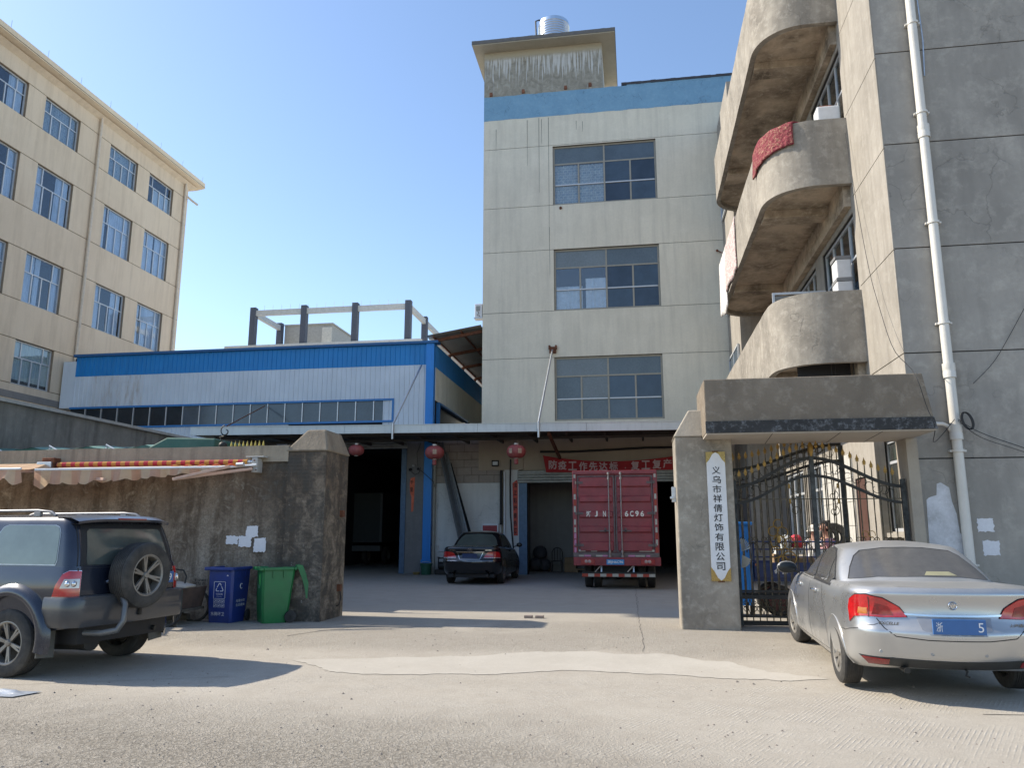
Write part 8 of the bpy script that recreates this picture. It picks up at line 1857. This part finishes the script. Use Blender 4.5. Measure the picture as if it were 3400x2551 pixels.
for i, (zz, lb) in enumerate(((5.3,'lowest'),(5.77,'second'),(6.24,'third'),(6.71,'topmost'))):
    ST = thing('white_block', lb+' white cement smeared block stacked against the window of the lowest balcony', 'block', (4.3, 16.0, zz), group='white blocks stacked on the lowest balcony')
    b = MB(); b.box(4.17+0.015*(i % 2), 4.47, 15.85, 16.25, zz, zz+0.40); b.build('block', wb, ST, bevel=0.02)
    b = MB(); b.box(4.165, 4.48, 15.84, 16.24, zz+0.401, zz+0.469); b.build('mortar', plain('mortar_grey', (0.2,0.2,0.2), 0.9), ST)
RP = thing('slatted_screen', 'grey slatted metal screen leaning behind the parapet of the lowest balcony', 'screen', (3.5, 17.4, 6.3))
b = MB(); b.box(3.15,4.3,17.3,17.34,6.85,6.90); b.box(3.15,3.2,17.3,17.34,6.0,6.85); b.build('frame', MAT('win_frame'), RP)
for i in range(5):
    b = MB(); b.box(3.2,4.3,17.31,17.33,6.15+i*0.14,6.26+i*0.14); b.build('slat', plain('panel_grey', (0.22,0.22,0.21), 0.6, 0.3), RP)
# wires and cable coil on the front
def wire(name, label, pts, r=0.006):
    T = thing(name, label, 'wire', pts[0]); P = []
    for i in range(40): P.append(tuple(cr([tuple(p) for p in pts], i/39)))
    b = MB(); b.tube(P, r, 5); b.build('wire', MAT('rope_black'), T, smooth=60); return T
wire('hanging_wire', 'thin black wire hanging down the lit strip of the balcony building', [(4.42,15.3,9.6),(4.40,14.9,7.9),(4.36,14.4,6.4),(4.36,14.0,5.5),(4.30,13.3,4.6),(4.20,12.20,3.98),(4.33,12.2,3.45),(4.42,12.22,3.15),(4.62,12.9,3.0),(4.9,13.3,3.15),(5.1,13.25,3.4)])
wire('side_wire', 'thin black wire running from the drainpipe coil across the cement front', [(5.15,13.25,3.4),(5.5,13.38,3.2),(6.1,13.4,2.95),(7.5,13.4,2.4)], 0.006)
wire('side_wire', 'second thin black wire sagging from the coil just under the first', [(5.15,13.25,3.38),(5.5,13.37,3.12),(6.1,13.39,2.88),(7.5,13.39,2.32)], 0.005)
wire('short_wire', 'short bent black wire on the cement front right of the drainpipe', [(6.6,13.42,5.55),(6.15,13.42,4.8),(5.85,13.42,4.35),(5.5,13.4,4.0)], 0.005)
CC = thing('cable_coil', 'small coil of black cable hooked on the white drainpipe', 'cable', (5.28, 13.24, 3.38))
for k in range(4):
    b = MB(); b.tube([(5.27+0.10*math.cos(a)*0.8+0.01*k, 13.24, 3.37+0.13*math.sin(a)-0.05*math.cos(a)) for a in [2*math.pi*i/20 for i in range(21)]], 0.008, 5); b.build('loop', MAT('rope_black'), CC, smooth=60)
TA = thing('wall_antenna', 'thin rusty rod sticking out of the tower render near the balconies', 'rod', (3.4, 28.5, 11.9))
b = MB(); b.tube([(3.3,28.58,12.1),(3.3,28.5,12.1),(4.2,27.6,11.2)], 0.02, 6); b.sphere((3.3,28.5,12.1),0.05); b.build('rod', MAT('rust'), TA)
PGB = thing('plastic_bag', 'crumpled grey plastic bag lying on the road at lower left', 'plastic bag', (-6.5, 7.3, 0))
b = MB(); b.grid(lambda s_, t_: (-6.75+0.62*s_+0.1*t_, 7.15+0.28*t_, 0.012+0.05*max(0, noise.noise(Vector((s_*5,t_*5,2)))+0.4)*math.sin(math.pi*s_)*math.sin(math.pi*t_)), 24, 14); b.build('bag', plain('bag_grey', (0.35,0.38,0.42), 0.3, spec=0.7), PGB, smooth=60)
for xa, lb in ((-2.05,'left'),(-1.85,'right')):
    GS = thing('gate_stop', lb+' of two small brick stops lying on the yard concrete before the lorry', 'stop block', (xa+0.07, 14.2, 0.1), group='brick gate stops')
    b = MB(); b.box(xa,xa+0.15,14.15,14.25,0.1,0.15); b.build('block', plain('stop_brick', (0.25,0.2,0.17), 0.9), GS, bevel=0.008)
CK = thing('pillar_cctv', 'small white camera on the left edge of the sign pillar', 'camera', (0.62, 13.1, 2.25))
b = MB(); b.box(0.58,0.65,13.1,13.2,2.1,2.35); b.box(0.55,0.62,13.05,13.1,2.15,2.19); b.build('camera', MAT('galv'), CK, bevel=0.006)
